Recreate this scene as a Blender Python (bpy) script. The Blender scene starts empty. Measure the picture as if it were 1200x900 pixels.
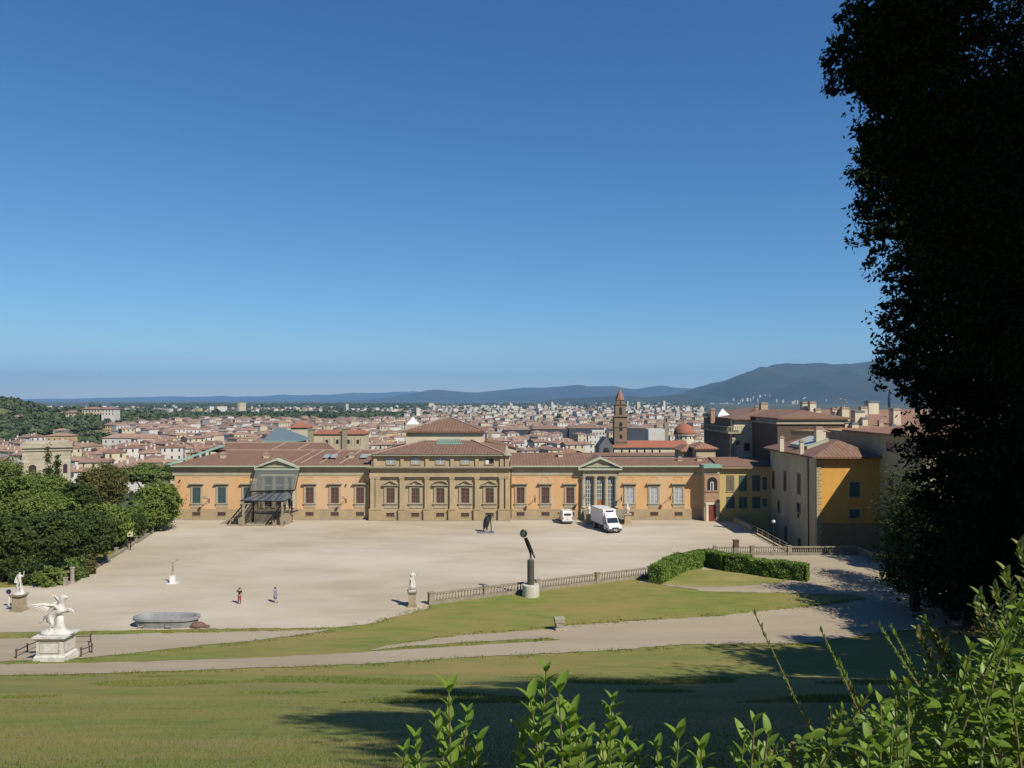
import bpy, math, random
import numpy as np
from mathutils import Vector, Matrix
from mathutils import noise as mnoise
from mathutils.geometry import delaunay_2d_cdt
R = math.radians
scene = bpy.context.scene
C = scene.collection
rng = random.Random(7)
nr = np.random.RandomState(11)

# ---------------------------------------------------------------- camera
F, CAMZ, PITCH = 930.0, 22.8, math.atan(18/930.0)
cam_d = bpy.data.cameras.new('camera'); cam = bpy.data.objects.new('camera', cam_d); C.objects.link(cam)
cam.location = (0, 0, CAMZ); cam.rotation_euler = (R(90)+PITCH, 0, 0)
cam_d.sensor_width = 36; cam_d.lens = F/1200*36; cam_d.clip_start = 0.05; cam_d.clip_end = 60000
scene.camera = cam
# ---------------------------------------------------------------- sky and sun
SUN = Vector((1.0, -1.13, 1.45)).normalized()       # towards the sun
elev = math.asin(SUN.z); az = math.atan2(SUN.x, SUN.y)
world = bpy.data.worlds.new("World"); scene.world = world; world.use_nodes = True
wn = world.node_tree; wn.nodes.clear()
sky = wn.nodes.new('ShaderNodeTexSky'); sky.sky_type = 'NISHITA'; sky.sun_disc = False
sky.sun_elevation = elev; sky.sun_rotation = az
sky.altitude = 100; sky.air_density = 0.75; sky.dust_density = 0.0; sky.ozone_density = 5.5
bg = wn.nodes.new('ShaderNodeBackground'); bg.inputs[1].default_value = 0.0525
wo = wn.nodes.new('ShaderNodeOutputWorld')
# colour response of the sky, channel by channel
sep_ = wn.nodes.new('ShaderNodeSeparateColor'); com_ = wn.nodes.new('ShaderNodeCombineColor')
wn.links.new(sky.outputs[0], sep_.inputs[0])
for i_, (g_, k_) in enumerate(((1.36, .76), (1.08, 1.28), (.82, 2.05))):
    pw_ = wn.nodes.new('ShaderNodeMath'); pw_.operation = 'POWER'; pw_.inputs[1].default_value = g_
    ml_ = wn.nodes.new('ShaderNodeMath'); ml_.operation = 'MULTIPLY'; ml_.inputs[1].default_value = k_
    wn.links.new(sep_.outputs[i_], pw_.inputs[0]); wn.links.new(pw_.outputs[0], ml_.inputs[0]); wn.links.new(ml_.outputs[0], com_.inputs[i_])
wn.links.new(com_.outputs[0], bg.inputs[0])
wn.links.new(bg.outputs[0], wo.inputs[0])
sl = bpy.data.lights.new('sun', 'SUN'); sl.energy = 4.8; sl.angle = R(0.53); sl.color = (1.0, 0.92, 0.80)
so = bpy.data.objects.new('sun', sl); C.objects.link(so)
so.rotation_euler = (-SUN).to_track_quat('-Z', 'Y').to_euler(); so.location = (60, -60, 150)
scene.view_settings.view_transform = 'Standard'; scene.view_settings.look = 'None'
scene.view_settings.exposure = 0.5; scene.view_settings.gamma = 1.0
scene.view_settings.use_curve_mapping = False
scene.render.engine = 'CYCLES'
scene.cycles.max_bounces = 6; scene.cycles.diffuse_bounces = 3; scene.cycles.glossy_bounces = 2
scene.cycles.transparent_max_bounces = 8; scene.cycles.volume_bounces = 0
scene.cycles.use_adaptive_sampling = True

# ---------------------------------------------------------------- measuring helpers
CP_, SP_ = math.cos(PITCH), math.sin(PITCH)
def ray(px, py):
    x = (px-600)/F; y = (450-py)/F
    return x, CP_-y*SP_, SP_+y*CP_
def U(px, py, Y):
    """point at depth Y seen in that direction -> (x, z)"""
    a, b, c = ray(px, py)
    return a/b*Y, CAMZ+c/b*Y
def UX(px, Y): return U(px, 468, Y)[0]
def UZ(py, Y): return U(600, py, Y)[1]

# ---------------------------------------------------------------- terrain height
_ty = [-200,-60,-10,0,3,8,15,25,40,58,64,70,78,90,176,230,300,20000]
_tz = [40,28,22.6,21.3,20.6,18.7,16.0,12.5,7.7,2.7,1.75,.9,0,0,0,-12,-24,-24]
def _lin(y):
    return float(np.interp(y, _ty, _tz))
_tab_y = np.arange(-200, 420, .5)
_raw = np.interp(_tab_y, _ty, _tz)
_k = np.ones(11)/11
_tab_z = np.convolve(np.pad(_raw, 5, mode='edge'), _k, mode='valid')
_flat = (_tab_y > 80.5) & (_tab_y < 172)
_tab_z[_flat] = 0
def sstep(a, b, v):
    t = min(1, max(0, (v-a)/(b-a))); return t*t*(3-2*t)
def terr(x, y):
    if y > 400: z = -24.0
    else: z = float(np.interp(y, _tab_y, _tab_z))
    # wooded slope falling away on the left of the parterre
    if y > 85:
        xb = -57-(y-98)*.18
        z -= 14*sstep(0, 60, (xb-3)-x)*sstep(85, 120, y) if z > -10 else 0
        if z > -10: z -= 6.0*sstep(41.6, 43.0, x)*sstep(118.5, 120, y)
    # small undulation of the lawn
    if y < 76:
        w = sstep(76, 66, y)
        z += w*.12*mnoise.noise(Vector((x*.06, y*.06, 3.1)))
    return z
def G(px, py, y0=4.0, y1=600.0):
    a, b, c = ray(px, py)
    y = y0; last = y0
    while y < y1:
        if CAMZ+c/b*y < terr(a/b*y, y): break
        last = y; y *= 1.01
    lo, hi = last, y
    for _ in range(30):
        m = (lo+hi)/2
        if CAMZ+c/b*m < terr(a/b*m, m): hi = m
        else: lo = m
    return a/b*hi, hi

# ---------------------------------------------------------------- materials
MT = {}; ALB = .74
def mat(name, c1, c2=None, c3=None, s1=2.0, s2=.15, rough=.85, bump=0, bs=20, stretch=None, metal=0, spec=None,
        wave=None, trans=0, detail=4, amt2=.5):
    """two colours mixed by a fine noise, third by a broad one; optional tile wave and bump"""
    if name in MT: return MT[name]
    m = bpy.data.materials.new(name); m.use_nodes = True; n = m.node_tree; n.nodes.clear()
    out = n.nodes.new('ShaderNodeOutputMaterial'); b = n.nodes.new('ShaderNodeBsdfPrincipled')
    n.links.new(b.outputs[0], out.inputs[0])
    b.inputs['Roughness'].default_value = rough; b.inputs['Metallic'].default_value = metal
    if spec is not None: b.inputs['Specular IOR Level'].default_value = spec
    c1 = tuple(v*ALB for v in c1); c2 = c2 and tuple(v*ALB for v in c2); c3 = c3 and tuple(v*ALB for v in c3)
    c4 = lambda c: (*c, 1)
    tc = n.nodes.new('ShaderNodeTexCoord'); src = tc.outputs['Object']
    if stretch:
        mp = n.nodes.new('ShaderNodeMapping'); mp.inputs['Scale'].default_value = stretch
        n.links.new(src, mp.inputs[0]); srcs = mp.outputs[0]
    else: srcs = src
    if c2 is None: c2 = tuple(v*.8 for v in c1)
    def noise_(scale, s, det=detail, ro=.6):
        t = n.nodes.new('ShaderNodeTexNoise'); t.inputs['Scale'].default_value = scale
        t.inputs['Detail'].default_value = det; t.inputs['Roughness'].default_value = ro
        n.links.new(s, t.inputs['Vector']); return t
    def ramp(fac, a, z):
        r = n.nodes.new('ShaderNodeMapRange'); r.inputs[1].default_value = a; r.inputs[2].default_value = z
        n.links.new(fac, r.inputs[0]); return r.outputs[0]
    def mix(fac, a, z, mode='MIX'):
        x = n.nodes.new('ShaderNodeMix'); x.data_type = 'RGBA'; x.blend_type = mode
        if isinstance(fac, float): x.inputs[0].default_value = fac
        else: n.links.new(fac, x.inputs[0])
        for i, v in ((6, a), (7, z)):
            if isinstance(v, tuple): x.inputs[i].default_value = c4(v)
            else: n.links.new(v, x.inputs[i])
        return x.outputs[2]
    t1 = noise_(s1, srcs)
    col = mix(ramp(t1.outputs[0], .33, .67), c1, c2)
    if c3 is not None:
        t2 = noise_(s2, srcs, 5, .65)
        f = n.nodes.new('ShaderNodeMath'); f.operation = 'MULTIPLY'; f.inputs[1].default_value = amt2
        n.links.new(ramp(t2.outputs[0], .42, .66), f.inputs[0])
        col = mix(f.outputs[0], col, c3)
    hgt = None
    if wave:
        axis, per, depth = wave
        w = n.nodes.new('ShaderNodeTexWave'); w.wave_type = 'BANDS'; w.bands_direction = axis
        w.inputs['Scale'].default_value = math.pi/10/per*1.0
        w.inputs['Distortion'].default_value = .6; w.inputs['Detail Scale'].default_value = 1.5
        n.links.new(src, w.inputs['Vector'])
        r = ramp(w.outputs[0], 0, 1)
        mm = n.nodes.new('ShaderNodeMath'); mm.operation = 'MULTIPLY'; mm.inputs[1].default_value = depth
        n.links.new(r, mm.inputs[0])
        col = mix(mm.outputs[0], col, tuple(v*.45 for v in c2))
        hgt = w.outputs[0]
    n.links.new(col, b.inputs['Base Color'])
    if bump:
        t3 = noise_(bs, src, 3)
        bp = n.nodes.new('ShaderNodeBump'); bp.inputs['Strength'].default_value = bump; bp.inputs['Distance'].default_value = .05
        n.links.new(t3.outputs[0], bp.inputs['Height']); n.links.new(bp.outputs[0], b.inputs['Normal'])
    if trans:
        tr = n.nodes.new('ShaderNodeBsdfTranslucent'); n.links.new(col, tr.inputs[0])
        ms = n.nodes.new('ShaderNodeMixShader'); ms.inputs[0].default_value = trans
        n.links.new(b.outputs[0], ms.inputs[1]); n.links.new(tr.outputs[0], ms.inputs[2])
        n.links.new(ms.outputs[0], out.inputs[0])
    MT[name] = m; return m

grass_m = mat('grass_turf', (.13,.175,.018), (.225,.225,.04), (.31,.225,.07), s1=.9, s2=.16, rough=.95, bump=.8, bs=7, stretch=(.4,1,1), detail=9, amt2=.8)
bank_m = mat('bank_turf', (.135,.18,.02), (.245,.225,.04), (.36,.285,.11), s1=.5, s2=.12, rough=.95, bump=.6, bs=6, stretch=(.5,1,1), amt2=.9)
gravel_m = mat('fine_gravel', (.51,.44,.32), (.41,.345,.25), (.61,.55,.45), s1=.22, s2=.06, rough=.95, bump=.35, bs=14, stretch=(.4,1,1), detail=8, amt2=.8)
path_m = mat('dirt_path', (.40,.325,.22), (.335,.27,.18), (.45,.39,.28), s1=.7, s2=.09, rough=.95, bump=.5, bs=10, stretch=(.25,1,1), detail=8, amt2=.8)
plain_m = mat('plain_ground', (.035,.05,.022), (.07,.08,.04), (.13,.12,.08), s1=.02, s2=.004, rough=1)
stucco = mat('orange_stucco', (.69,.42,.20), (.61,.36,.165), (.62,.44,.27), s1=.9, s2=.22, rough=.9, bump=.1, stretch=(1,1,.3), detail=8, amt2=.9)
ochre = mat('ochre_stucco', (.74,.40,.075), (.66,.34,.06), (.52,.31,.10), s1=.7, s2=.2, rough=.9, stretch=(1,1,.4), amt2=.7)
yellow = mat('yellow_stucco', (.60,.45,.17), (.54,.39,.14), (.5,.40,.2), s1=.7, s2=.2, rough=.9, stretch=(1,1,.4), amt2=.7)
cream = mat('cream_plaster', (.60,.50,.33), (.52,.43,.28), (.42,.35,.24), s1=.6, s2=.18, rough=.9, stretch=(1,1,.35), amt2=.7)
palecream = mat('pale_plaster', (.72,.65,.48), (.66,.58,.42), (.5,.44,.33), s1=.5, s2=.15, rough=.9, stretch=(1,1,.35), amt2=.6)
stone = mat('pietra_stone', (.52,.41,.25), (.44,.34,.20), (.33,.27,.17), s1=1.3, s2=.3, rough=.9, bump=.15, stretch=(1,1,.6), amt2=.7)
stonelt = mat('light_stone', (.46,.41,.29), (.39,.34,.235), (.32,.29,.2), s1=1.3, s2=.3, rough=.9, bump=.15, amt2=.6)
plinth_m = mat('plinth_stone', (.48,.36,.205), (.40,.30,.17), (.32,.26,.17), s1=1.0, s2=.35, rough=.9, bump=.2, amt2=.7)
greystone = mat('grey_stone', (.30,.27,.21), (.22,.2,.16), (.38,.34,.27), s1=2.5, s2=.6, rough=.95, bump=.4, amt2=.7)
marble = mat('white_marble', (.76,.75,.71), (.62,.60,.55), (.36,.35,.31), s1=5, s2=2.2, rough=.7, detail=7, amt2=.7)
gutter = mat('cornice_paint', (.50,.50,.36), (.44,.45,.33), (.36,.44,.33), s1=.6, s2=.12, rough=.7, amt2=.6)
copper = mat('green_copper', (.27,.46,.36), (.23,.40,.32), rough=.6)
lead = mat('lead_sheet', (.16,.21,.24), (.12,.165,.19), rough=.5)
tileX = mat('roof_tiles', (.36,.17,.10), (.12,.062,.042), (.27,.205,.15), s1=3.6, s2=.9, rough=.95, bump=.4, bs=5, wave=('X', .62, .42), amt2=.75)
tileY = mat('roof_tiles_side', (.36,.17,.10), (.12,.062,.042), (.27,.205,.15), s1=3.6, s2=.9, rough=.95, bump=.4, bs=5, wave=('Y', .62, .42), amt2=.75)
tileR = mat('red_roof_tiles', (.42,.15,.075), (.32,.11,.06), (.25,.12,.08), s1=1.6, s2=.35, rough=.95, amt2=.5)
ridge_m = mat('ridge_mortar', (.45,.33,.25), (.35,.25,.19), s1=3, rough=.9)
shut_g = mat('shutter_bluegreen', (.075,.12,.12), (.06,.10,.105), rough=.6)
shut_b = mat('shutter_brown', (.11,.045,.03), (.085,.035,.025), rough=.55)
shut_y = mat('shutter_taupe', (.20,.17,.12), (.17,.145,.1), rough=.7)
glass = mat('window_glass', (.05,.065,.08), (.035,.045,.06), rough=.08, spec=.8)
glasspale = mat('curtained_glass', (.42,.45,.46), (.30,.33,.35), s1=1.2, rough=.25)
darkm = mat('dark_opening', (.018,.016,.014), (.012,.011,.01), rough=.9)
reddoor = mat('red_door', (.23,.045,.03), (.19,.035,.025), rough=.55)
iron = mat('dark_iron', (.035,.037,.04), (.025,.025,.028), rough=.5, metal=.6)
white_p = mat('white_paint', (.80,.80,.80), (.76,.76,.77), rough=.35)
sand = mat('sandstone', (.40,.33,.22), (.33,.27,.18), (.22,.19,.14), s1=3, s2=1.2, rough=.95, bump=.3, amt2=.7)
brick = mat('worn_brick', (.45,.29,.18), (.36,.23,.15), s1=3, rough=.95)
bark = mat('bark', (.09,.07,.05), (.05,.04,.03), s1=4, rough=1)

# ---------------------------------------------------------------- mesh building
def hsh(i): return ((i*2654435761) & 0xffffffff)/4294967296.0
class MB:
    def __init__(s): s.V=[]; s.F=[]; s.M=[]; s.mi=0
    def add(s, vs, fs, mi=None):
        o=len(s.V); s.V += [tuple(v) for v in vs]; s.F += [tuple(o+i for i in f) for f in fs]
        s.M += [s.mi if mi is None else mi]*len(fs); return s
    def box(s, x0,x1,y0,y1,z0,z1, mi=None):
        return s.add([(x0,y0,z0),(x1,y0,z0),(x1,y1,z0),(x0,y1,z0),(x0,y0,z1),(x1,y0,z1),(x1,y1,z1),(x0,y1,z1)],
            [(0,3,2,1),(4,5,6,7),(0,1,5,4),(1,2,6,5),(2,3,7,6),(3,0,4,7)], mi)
    def rbox(s, cx,cy,z0,z1,wx,wy,ang=0,mi=None,top=1.0):
        c,n=math.cos(ang),math.sin(ang); vs=[]
        for z,k in ((z0,1.0),(z1,top)):
            for dx,dy in ((-1,-1),(1,-1),(1,1),(-1,1)):
                a,b=dx*wx/2*k,dy*wy/2*k; vs.append((cx+a*c-b*n, cy+a*n+b*c, z))
        return s.add(vs,[(0,3,2,1),(4,5,6,7),(0,1,5,4),(1,2,6,5),(2,3,7,6),(3,0,4,7)],mi)
    def beam(s, p, q, w, h=None, mi=None):
        p,q=Vector(p),Vector(q); d=(q-p).normalized(); h=h or w
        u=d.cross(Vector((0,0,1)));
        if u.length<1e-3: u=Vector((1,0,0))
        u.normalize(); v=u.cross(d); vs=[]
        for c in (p,q):
            for a,b in ((-1,-1),(1,-1),(1,1),(-1,1)): vs.append(c+u*a*w/2+v*b*h/2)
        return s.add(vs,[(0,3,2,1),(4,5,6,7),(0,1,5,4),(1,2,6,5),(2,3,7,6),(3,0,4,7)],mi)
    def tube(s, pts, rad, n=8, mi=None, cap=True):
        pts=[Vector(p) for p in pts]; rad=rad if isinstance(rad,(list,tuple)) else [rad]*len(pts)
        vs=[];fs=[]
        for i,p in enumerate(pts):
            d=(pts[min(i+1,len(pts)-1)]-pts[max(i-1,0)]).normalized()
            u=d.cross(Vector((0,1,0)) if abs(d.y)<.9 else Vector((1,0,0))).normalized(); v=d.cross(u)
            for k in range(n):
                a=2*math.pi*k/n; vs.append(p+(u*math.cos(a)+v*math.sin(a))*rad[i])
        for i in range(len(pts)-1):
            for k in range(n):
                a=i*n+k; b=i*n+(k+1)%n; fs.append((a,b,b+n,a+n))
        if cap:
            fs.append(tuple(range(n))); fs.append(tuple(range((len(pts)-1)*n+n-1,(len(pts)-1)*n-1,-1)))
        return s.add(vs,fs,mi)
    def lathe(s, prof, c=(0,0,0), n=16, mi=None, sx=1, sy=1, rot=0):
        vs=[];fs=[]
        for r,z in prof:
            for k in range(n):
                a=2*math.pi*k/n+rot; vs.append((c[0]+r*math.cos(a)*sx, c[1]+r*math.sin(a)*sy, c[2]+z))
        for i in range(len(prof)-1):
            for k in range(n):
                a=i*n+k; b=i*n+(k+1)%n; fs.append((a,b,b+n,a+n))
        fs.append(tuple(range(n-1,-1,-1))); fs.append(tuple(range((len(prof)-1)*n,(len(prof)-1)*n+n)))
        return s.add(vs,fs,mi)
    def ball(s, c, r, n=10, m=7, mi=None, sc=(1,1,1)):
        prof=[(max(1e-3,math.sin(math.pi*i/m))*r, -math.cos(math.pi*i/m)*r) for i in range(m+1)]
        vs=[];fs=[]
        for rr,z in prof:
            for k in range(n):
                a=2*math.pi*k/n; vs.append((c[0]+rr*math.cos(a)*sc[0], c[1]+rr*math.sin(a)*sc[1], c[2]+z*sc[2]))
        for i in range(m):
            for k in range(n):
                a=i*n+k; b=i*n+(k+1)%n; fs.append((a,b,b+n,a+n))
        return s.add(vs,fs,mi)
    def prism(s, poly, y0, y1, mi=None):
        """polygon in x-z, pushed from y0 (front) to y1"""
        n=len(poly); vs=[(x,y0,z) for x,z in poly]+[(x,y1,z) for x,z in poly]
        fs=[tuple(range(n)),tuple(range(2*n-1,n-1,-1))]+[(i,(i+1)%n+0,(i+1)%n+n,i+n)[::-1] for i in range(n)]
        return s.add(vs,fs,mi)
    def slab(s, poly, z0, z1, mi=None):
        n=len(poly); vs=[(x,y,z0) for x,y in poly]+[(x,y,z1) for x,y in poly]
        fs=[tuple(range(n-1,-1,-1)),tuple(range(n,2*n))]+[(i,(i+1)%n,(i+1)%n+n,i+n) for i in range(n)]
        return s.add(vs,fs,mi)
    def hip(s, x0,x1,y0,y1,ze,zr,t=.25,gx=None,gy=None, mx=0,my=1):
        """hipped roof on a thin eave slab; gx/gy = how far the ridge ends stand in"""
        w,d=x1-x0,y1-y0; cx,cy=(x0+x1)/2,(y0+y1)/2
        s.box(x0,x1,y0,y1,ze-t,ze,mx)
        z=ze+.003
        if w>=d:
            g=d/2 if gx is None else gx
            vs=[(x0,y0,z),(x1,y0,z),(x1,y1,z),(x0,y1,z),(x0+g,cy,zr),(x1-g,cy,zr)]
            s.add(vs,[(0,1,5,4),(2,3,4,5)],mx); s.add(vs,[(1,2,5),(3,0,4)],my)
        else:
            g=w/2 if gy is None else gy
            vs=[(x0,y0,z),(x1,y0,z),(x1,y1,z),(x0,y1,z),(cx,y0+g,zr),(cx,y1-g,zr)]
            s.add(vs,[(1,2,5,4),(3,0,4,5)],my); s.add(vs,[(0,1,4),(2,3,5)],mx)
        return s
    def build(s, name, mats, parent=None, smooth=False):
        me=bpy.data.meshes.new(name); me.from_pydata(s.V,[],s.F)
        for m in (mats if isinstance(mats,(list,tuple)) else [mats]): me.materials.append(m)
        if len(me.materials)>1: me.polygons.foreach_set('material_index', s.M)
        if smooth: me.polygons.foreach_set('use_smooth',[True]*len(me.polygons))
        me.update(); o=bpy.data.objects.new(name,me); C.objects.link(o)
        if parent is not None: o.parent=parent; o.matrix_parent_inverse=Matrix.Translation(-parent.location) if parent.get('world') else Matrix()
        return o
def fastmesh(name, verts, nface, k, mats, parent=None, mi=None, smooth=False):
    """verts (nface*k,3) array, every face its own k corners"""
    me=bpy.data.meshes.new(name); nv=len(verts)
    me.vertices.add(nv); me.vertices.foreach_set('co', np.asarray(verts,dtype=np.float32).ravel())
    me.loops.add(nface*k); me.loops.foreach_set('vertex_index', np.arange(nface*k,dtype=np.int32))
    me.polygons.add(nface); me.polygons.foreach_set('loop_start', np.arange(0,nface*k,k,dtype=np.int32))
    for m in (mats if isinstance(mats,(list,tuple)) else [mats]): me.materials.append(m)
    if mi is not None: me.polygons.foreach_set('material_index', np.asarray(mi,dtype=np.int32))
    me.update(calc_edges=True)
    o=bpy.data.objects.new(name,me); C.objects.link(o)
    if parent is not None:
        o.parent=parent
        if parent.get('world'): o.matrix_parent_inverse=Matrix.Translation(-parent.location)
    return o
def tag(o, label, cat, group=None, kind=None):
    if label: o['label']=label
    if cat: o['category']=cat
    if group: o['group']=group
    if kind: o['kind']=kind
    return o
def empty(name, loc, label, cat, group=None, rz=0):
    o=bpy.data.objects.new(name,None); C.objects.link(o); o.location=loc; o.rotation_euler=(0,0,rz); o.empty_display_size=.3
    return tag(o,label,cat,group)
def wempty(name, loc, label, cat, group=None):
    """an Empty at the base of a thing whose parts are written in world coordinates"""
    o=empty(name,loc,label,cat,group); o['world']=1; return o
def copy_tree(o, parent=None):
    c=o.copy(); C.objects.link(c)
    if parent is not None: c.parent=parent; c.matrix_parent_inverse=o.matrix_parent_inverse.copy()
    for ch in list(o.children): copy_tree(ch,c)
    return c
# ================================================================ ground
def axis(parts):
    out=[]
    for a,b,st in parts:
        n=max(1,int(round((b-a)/st))); out += [a+(b-a)*i/n for i in range(n)]
    return out+[parts[-1][1]]
xs=axis([(-16000,-2000,2000),(-2000,-300,170),(-300,-110,10),(-110,90,1.0),(90,300,10),(300,2000,170),(2000,16000,2000),(16000,48000,8000)])
xs=[-48000,-32000]+xs
ys=axis([(-200,-20,10),(-20,4,2),(4,170,1.0),(170,300,6),(300,2000,170),(2000,20000,2000),(20000,44000,4000)])
vs=[(x,y,terr(x,y)) for y in ys for x in xs]
nx=len(xs); b=MB(); b.V=vs
for j in range(len(ys)-1):
    for i in range(nx-1):
        b.F.append((j*nx+i,j*nx+i+1,(j+1)*nx+i+1,(j+1)*nx+i)); b.M.append(0 if ys[j]<170 else 1)
g=b.build('ground',[grass_m,plain_m],smooth=True); g['kind']='structure'

def sheet(name, pts, m, zoff, step=1.0, wob=.12, seed=0):
    """a surface of its own lying on the terrain, outline in ground x,y"""
    out=[]
    n=len(pts)
    for i in range(n):
        a=Vector(pts[i]); c=Vector(pts[(i+1)%n]); L=(c-a).length; k=max(1,int(L/.6)) if L<400 else max(1,int(L/5))
        nrm=Vector((-(c-a).y,(c-a).x)).normalized() if L>0 else Vector((0,0))
        for j in range(k):
            p=a+(c-a)*j/k
            w=wob*(1.5*mnoise.noise(Vector((p.x*1.3,p.y*1.3,seed)))+.8*mnoise.noise(Vector((p.x*.25,p.y*.25,seed+4))))
            out.append(p+nrm*w*2)
    x0=min(p.x for p in out); x1=max(p.x for p in out); y0=min(p.y for p in out); y1=max(p.y for p in out)
    verts=list(out); nb=len(out)
    x0g=math.ceil(max(x0,-110)); x1g=math.floor(min(x1,90))
    y=math.ceil(y0)
    while y<=min(y1,168):
        # scanline insides
        xsn=[]
        for i in range(nb):
            a,c=out[i],out[(i+1)%nb]
            if (a.y<=y)!=(c.y<=y): xsn.append(a.x+(y-a.y)/(c.y-a.y)*(c.x-a.x))
        xsn.sort()
        for q in range(0,len(xsn)-1,2):
            xx=math.ceil(max(xsn[q]+.25,x0g))
            while xx<min(xsn[q+1]-.25,x1g): verts.append(Vector((xx,y))); xx+=step
        y+=1
    edges=[(i,(i+1)%nb) for i in range(nb)]
    vo,eo,fo,_,_,_=delaunay_2d_cdt(verts,edges,[list(range(nb))],1,1e-5)
    me=bpy.data.meshes.new(name); me.from_pydata([(v.x,v.y,terr(v.x,v.y)+zoff) for v in vo],[],[tuple(f) for f in fo])
    me.materials.append(m)
    if len(me.polygons) and me.polygons[0].normal.z<0: me.flip_normals()
    me.polygons.foreach_set('use_smooth',[True]*len(me.polygons)); me.update()
    o=bpy.data.objects.new(name,me); C.objects.link(o); o['kind']='structure'; return o
PG=lambda L:[G(x,y) for x,y in L]
# balustrade line by its top rail (1.25 m above the parterre)
def at_h(px,py,h):
    a,bb,c=ray(px,py); t=(h-CAMZ)/c; return a*t,bb*t
BH=1.25
BAL=[at_h(505,695.2,BH),at_h(569,687.2,BH),at_h(630,680.2,BH),at_h(700,672,BH),at_h(762,664.6,BH)]
BAR=[at_h(838,640.8,BH),at_h(925,640.4,BH),at_h(1004,640.2,BH)]
BARR=[BAR[-1],at_h(1024,648.5,BH)]
sheet('forecourt_gravel',[(-64,151.5),(-54.2,98.5)]+[(-62,96.5),(-95,95.5),(-140,96)]+[(-140,78.5)]+PG([(0,741.5),(100,740),(230,737.5),(395,735.6),(440,730),(467,722),(502,713)])
      +BAL+[(24,108)]+BAR+[(BAR[1][0]-2,119),(41.6,119),(41.6,151.5)],gravel_m,.03,wob=.15)
sheet('lane',[(-140,G(0,751)[1]+3)]+PG([(-60,752),(0,749.5),(50,747),(100,744.5),(230,741.5),(392,737.8),(300,750.5),(230,757),(180,763),(150,766.5),(100,771),(0,776),(-60,778)])+[(-140,G(0,776)[1])],path_m,.035,wob=.16,seed=3)
TR=[(747,682.5),(763,684),(827,693),(922,695),(1001,697.5),(1018,701)]
sheet('path',PG([(-60,780),(0,779),(90,777.5),(180,775),(300,771.5),(420,765),(440,763.5),(540,757.5),(640,751.5),(657,750),(640,748.2),(560,752),(480,757.5),(430,762.5),(460,756),(540,744.5),(600,740),(640,737.5),(673,733),(700,731.5),(770,726.5),(840,722),(922,714),(980,708),(1018,702.5)]
      +TR[::-1][1:])+[(BAL[-1][0]+.3,BAL[-1][1]-.6),(25,106),(BAR[0][0],BAR[0][1]-.3),(BAR[1][0],BAR[1][1]-.3),(BAR[2][0],BAR[2][1]-.3),(BARR[1][0],BARR[1][1]),(85,100),(85,66)]
      +PG([(1160,731),(1077,738),(1033,741),(950,753.5),(870,755),(800,755),(740,760.5),(640,766),(540,771),(440,778),(300,783),(180,787.5),(90,790),(0,792),(-60,794)]),path_m,.034,wob=.16,seed=9)
# turf mound inside the hedge
sheet('hedge_turf',PG([(768,683.2),(785,678),(800,669),(850,668),(925,676),(930,679),(918,682.5),(880,686),(828,688.5),(790,686.5)]),bank_m,.05,wob=.14,seed=5)

# ---- grass growing on the slope: blades near, tufts further down
def in_view(x,y,z):
    px=600+F*x/y; py=468-F*(z-CAMZ)/y
    return -60<px<1260 and 700<py<930
def blades(name, n, y0, y1, h0, h1, w, m, seed, cond=None, power=1.0):
    r=np.random.RandomState(seed); V=[]
    cnt=0; tries=0
    while cnt<n and tries<n*6:
        tries+=1
        y=y0+(y1-y0)*r.rand()**power; x=(r.rand()*2-1)*.70*y
        if cond and not cond(x,y,r): continue
        z=terr(x,y); a=r.rand()*6.283; h=h0+(h1-h0)*r.rand()**2; ww=w*(.6+.8*r.rand())
        dx,dy=math.cos(a)*ww/2,math.sin(a)*ww/2; lx,ly=r.randn()*h*.35,r.randn()*h*.35
        V += [(x-dx,y-dy,z-.02),(x+dx,y+dy,z-.02),(x+lx,y+ly,z+h)]; cnt+=1
    o=fastmesh(name,np.array(V),cnt,3,m)
    return o
blade_m=mat('grass_blades',(.16,.24,.028),(.29,.29,.06),(.11,.18,.02),s1=.6,s2=.15,rough=.8,trans=.3,amt2=.8)
tag(blades('grass',90000,10,46,.03,.11,.02,blade_m,1,power=1.25),'short dry green grass blades covering the lawn slope','grass',kind='stuff')
def tuft_cond(x,y,r):
    px=600+F*x/y
    return mnoise.noise(Vector((x*.11,y*.16,8)))>.12
tag(blades('grass',34000,38,57.5,.05,.16,.05,blade_m,2,cond=tuft_cond),'longer grass tufts scattered over the lower lawn','grass',kind='stuff')

# ragged weeds along the edges of the paths and over the bank
def edge_tufts(lines,n,seed,h0=.05,h1=.22,w=.07,spread=.5):
    r=np.random.RandomState(seed); V=[]
    segs=[(G(*a),G(*b)) for L in lines for a,b in zip(L[:-1],L[1:])]
    wt=np.array([math.hypot(b[0]-a[0],b[1]-a[1]) for a,b in segs]); wt/=wt.sum()
    for i in r.choice(len(segs),n,p=wt):
        a,b=segs[i]; t=r.rand(); x=a[0]+(b[0]-a[0])*t+r.randn()*spread*.6; y=a[1]+(b[1]-a[1])*t+r.randn()*spread
        if mnoise.noise(Vector((x*.5,y*.7,2)))<-.05: continue
        z=terr(x,y)
        for k in range(3):
            an=r.rand()*6.28; h=h0+(h1-h0)*r.rand()**2; dx,dy=math.cos(an)*w/2,math.sin(an)*w/2
            V+=[(x-dx,y-dy,z),(x+dx,y+dy,z),(x+r.randn()*.05,y+r.randn()*.05,z+h)]
    return fastmesh('weeds',np.array(V),len(V)//3,3,blade_m)
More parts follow.
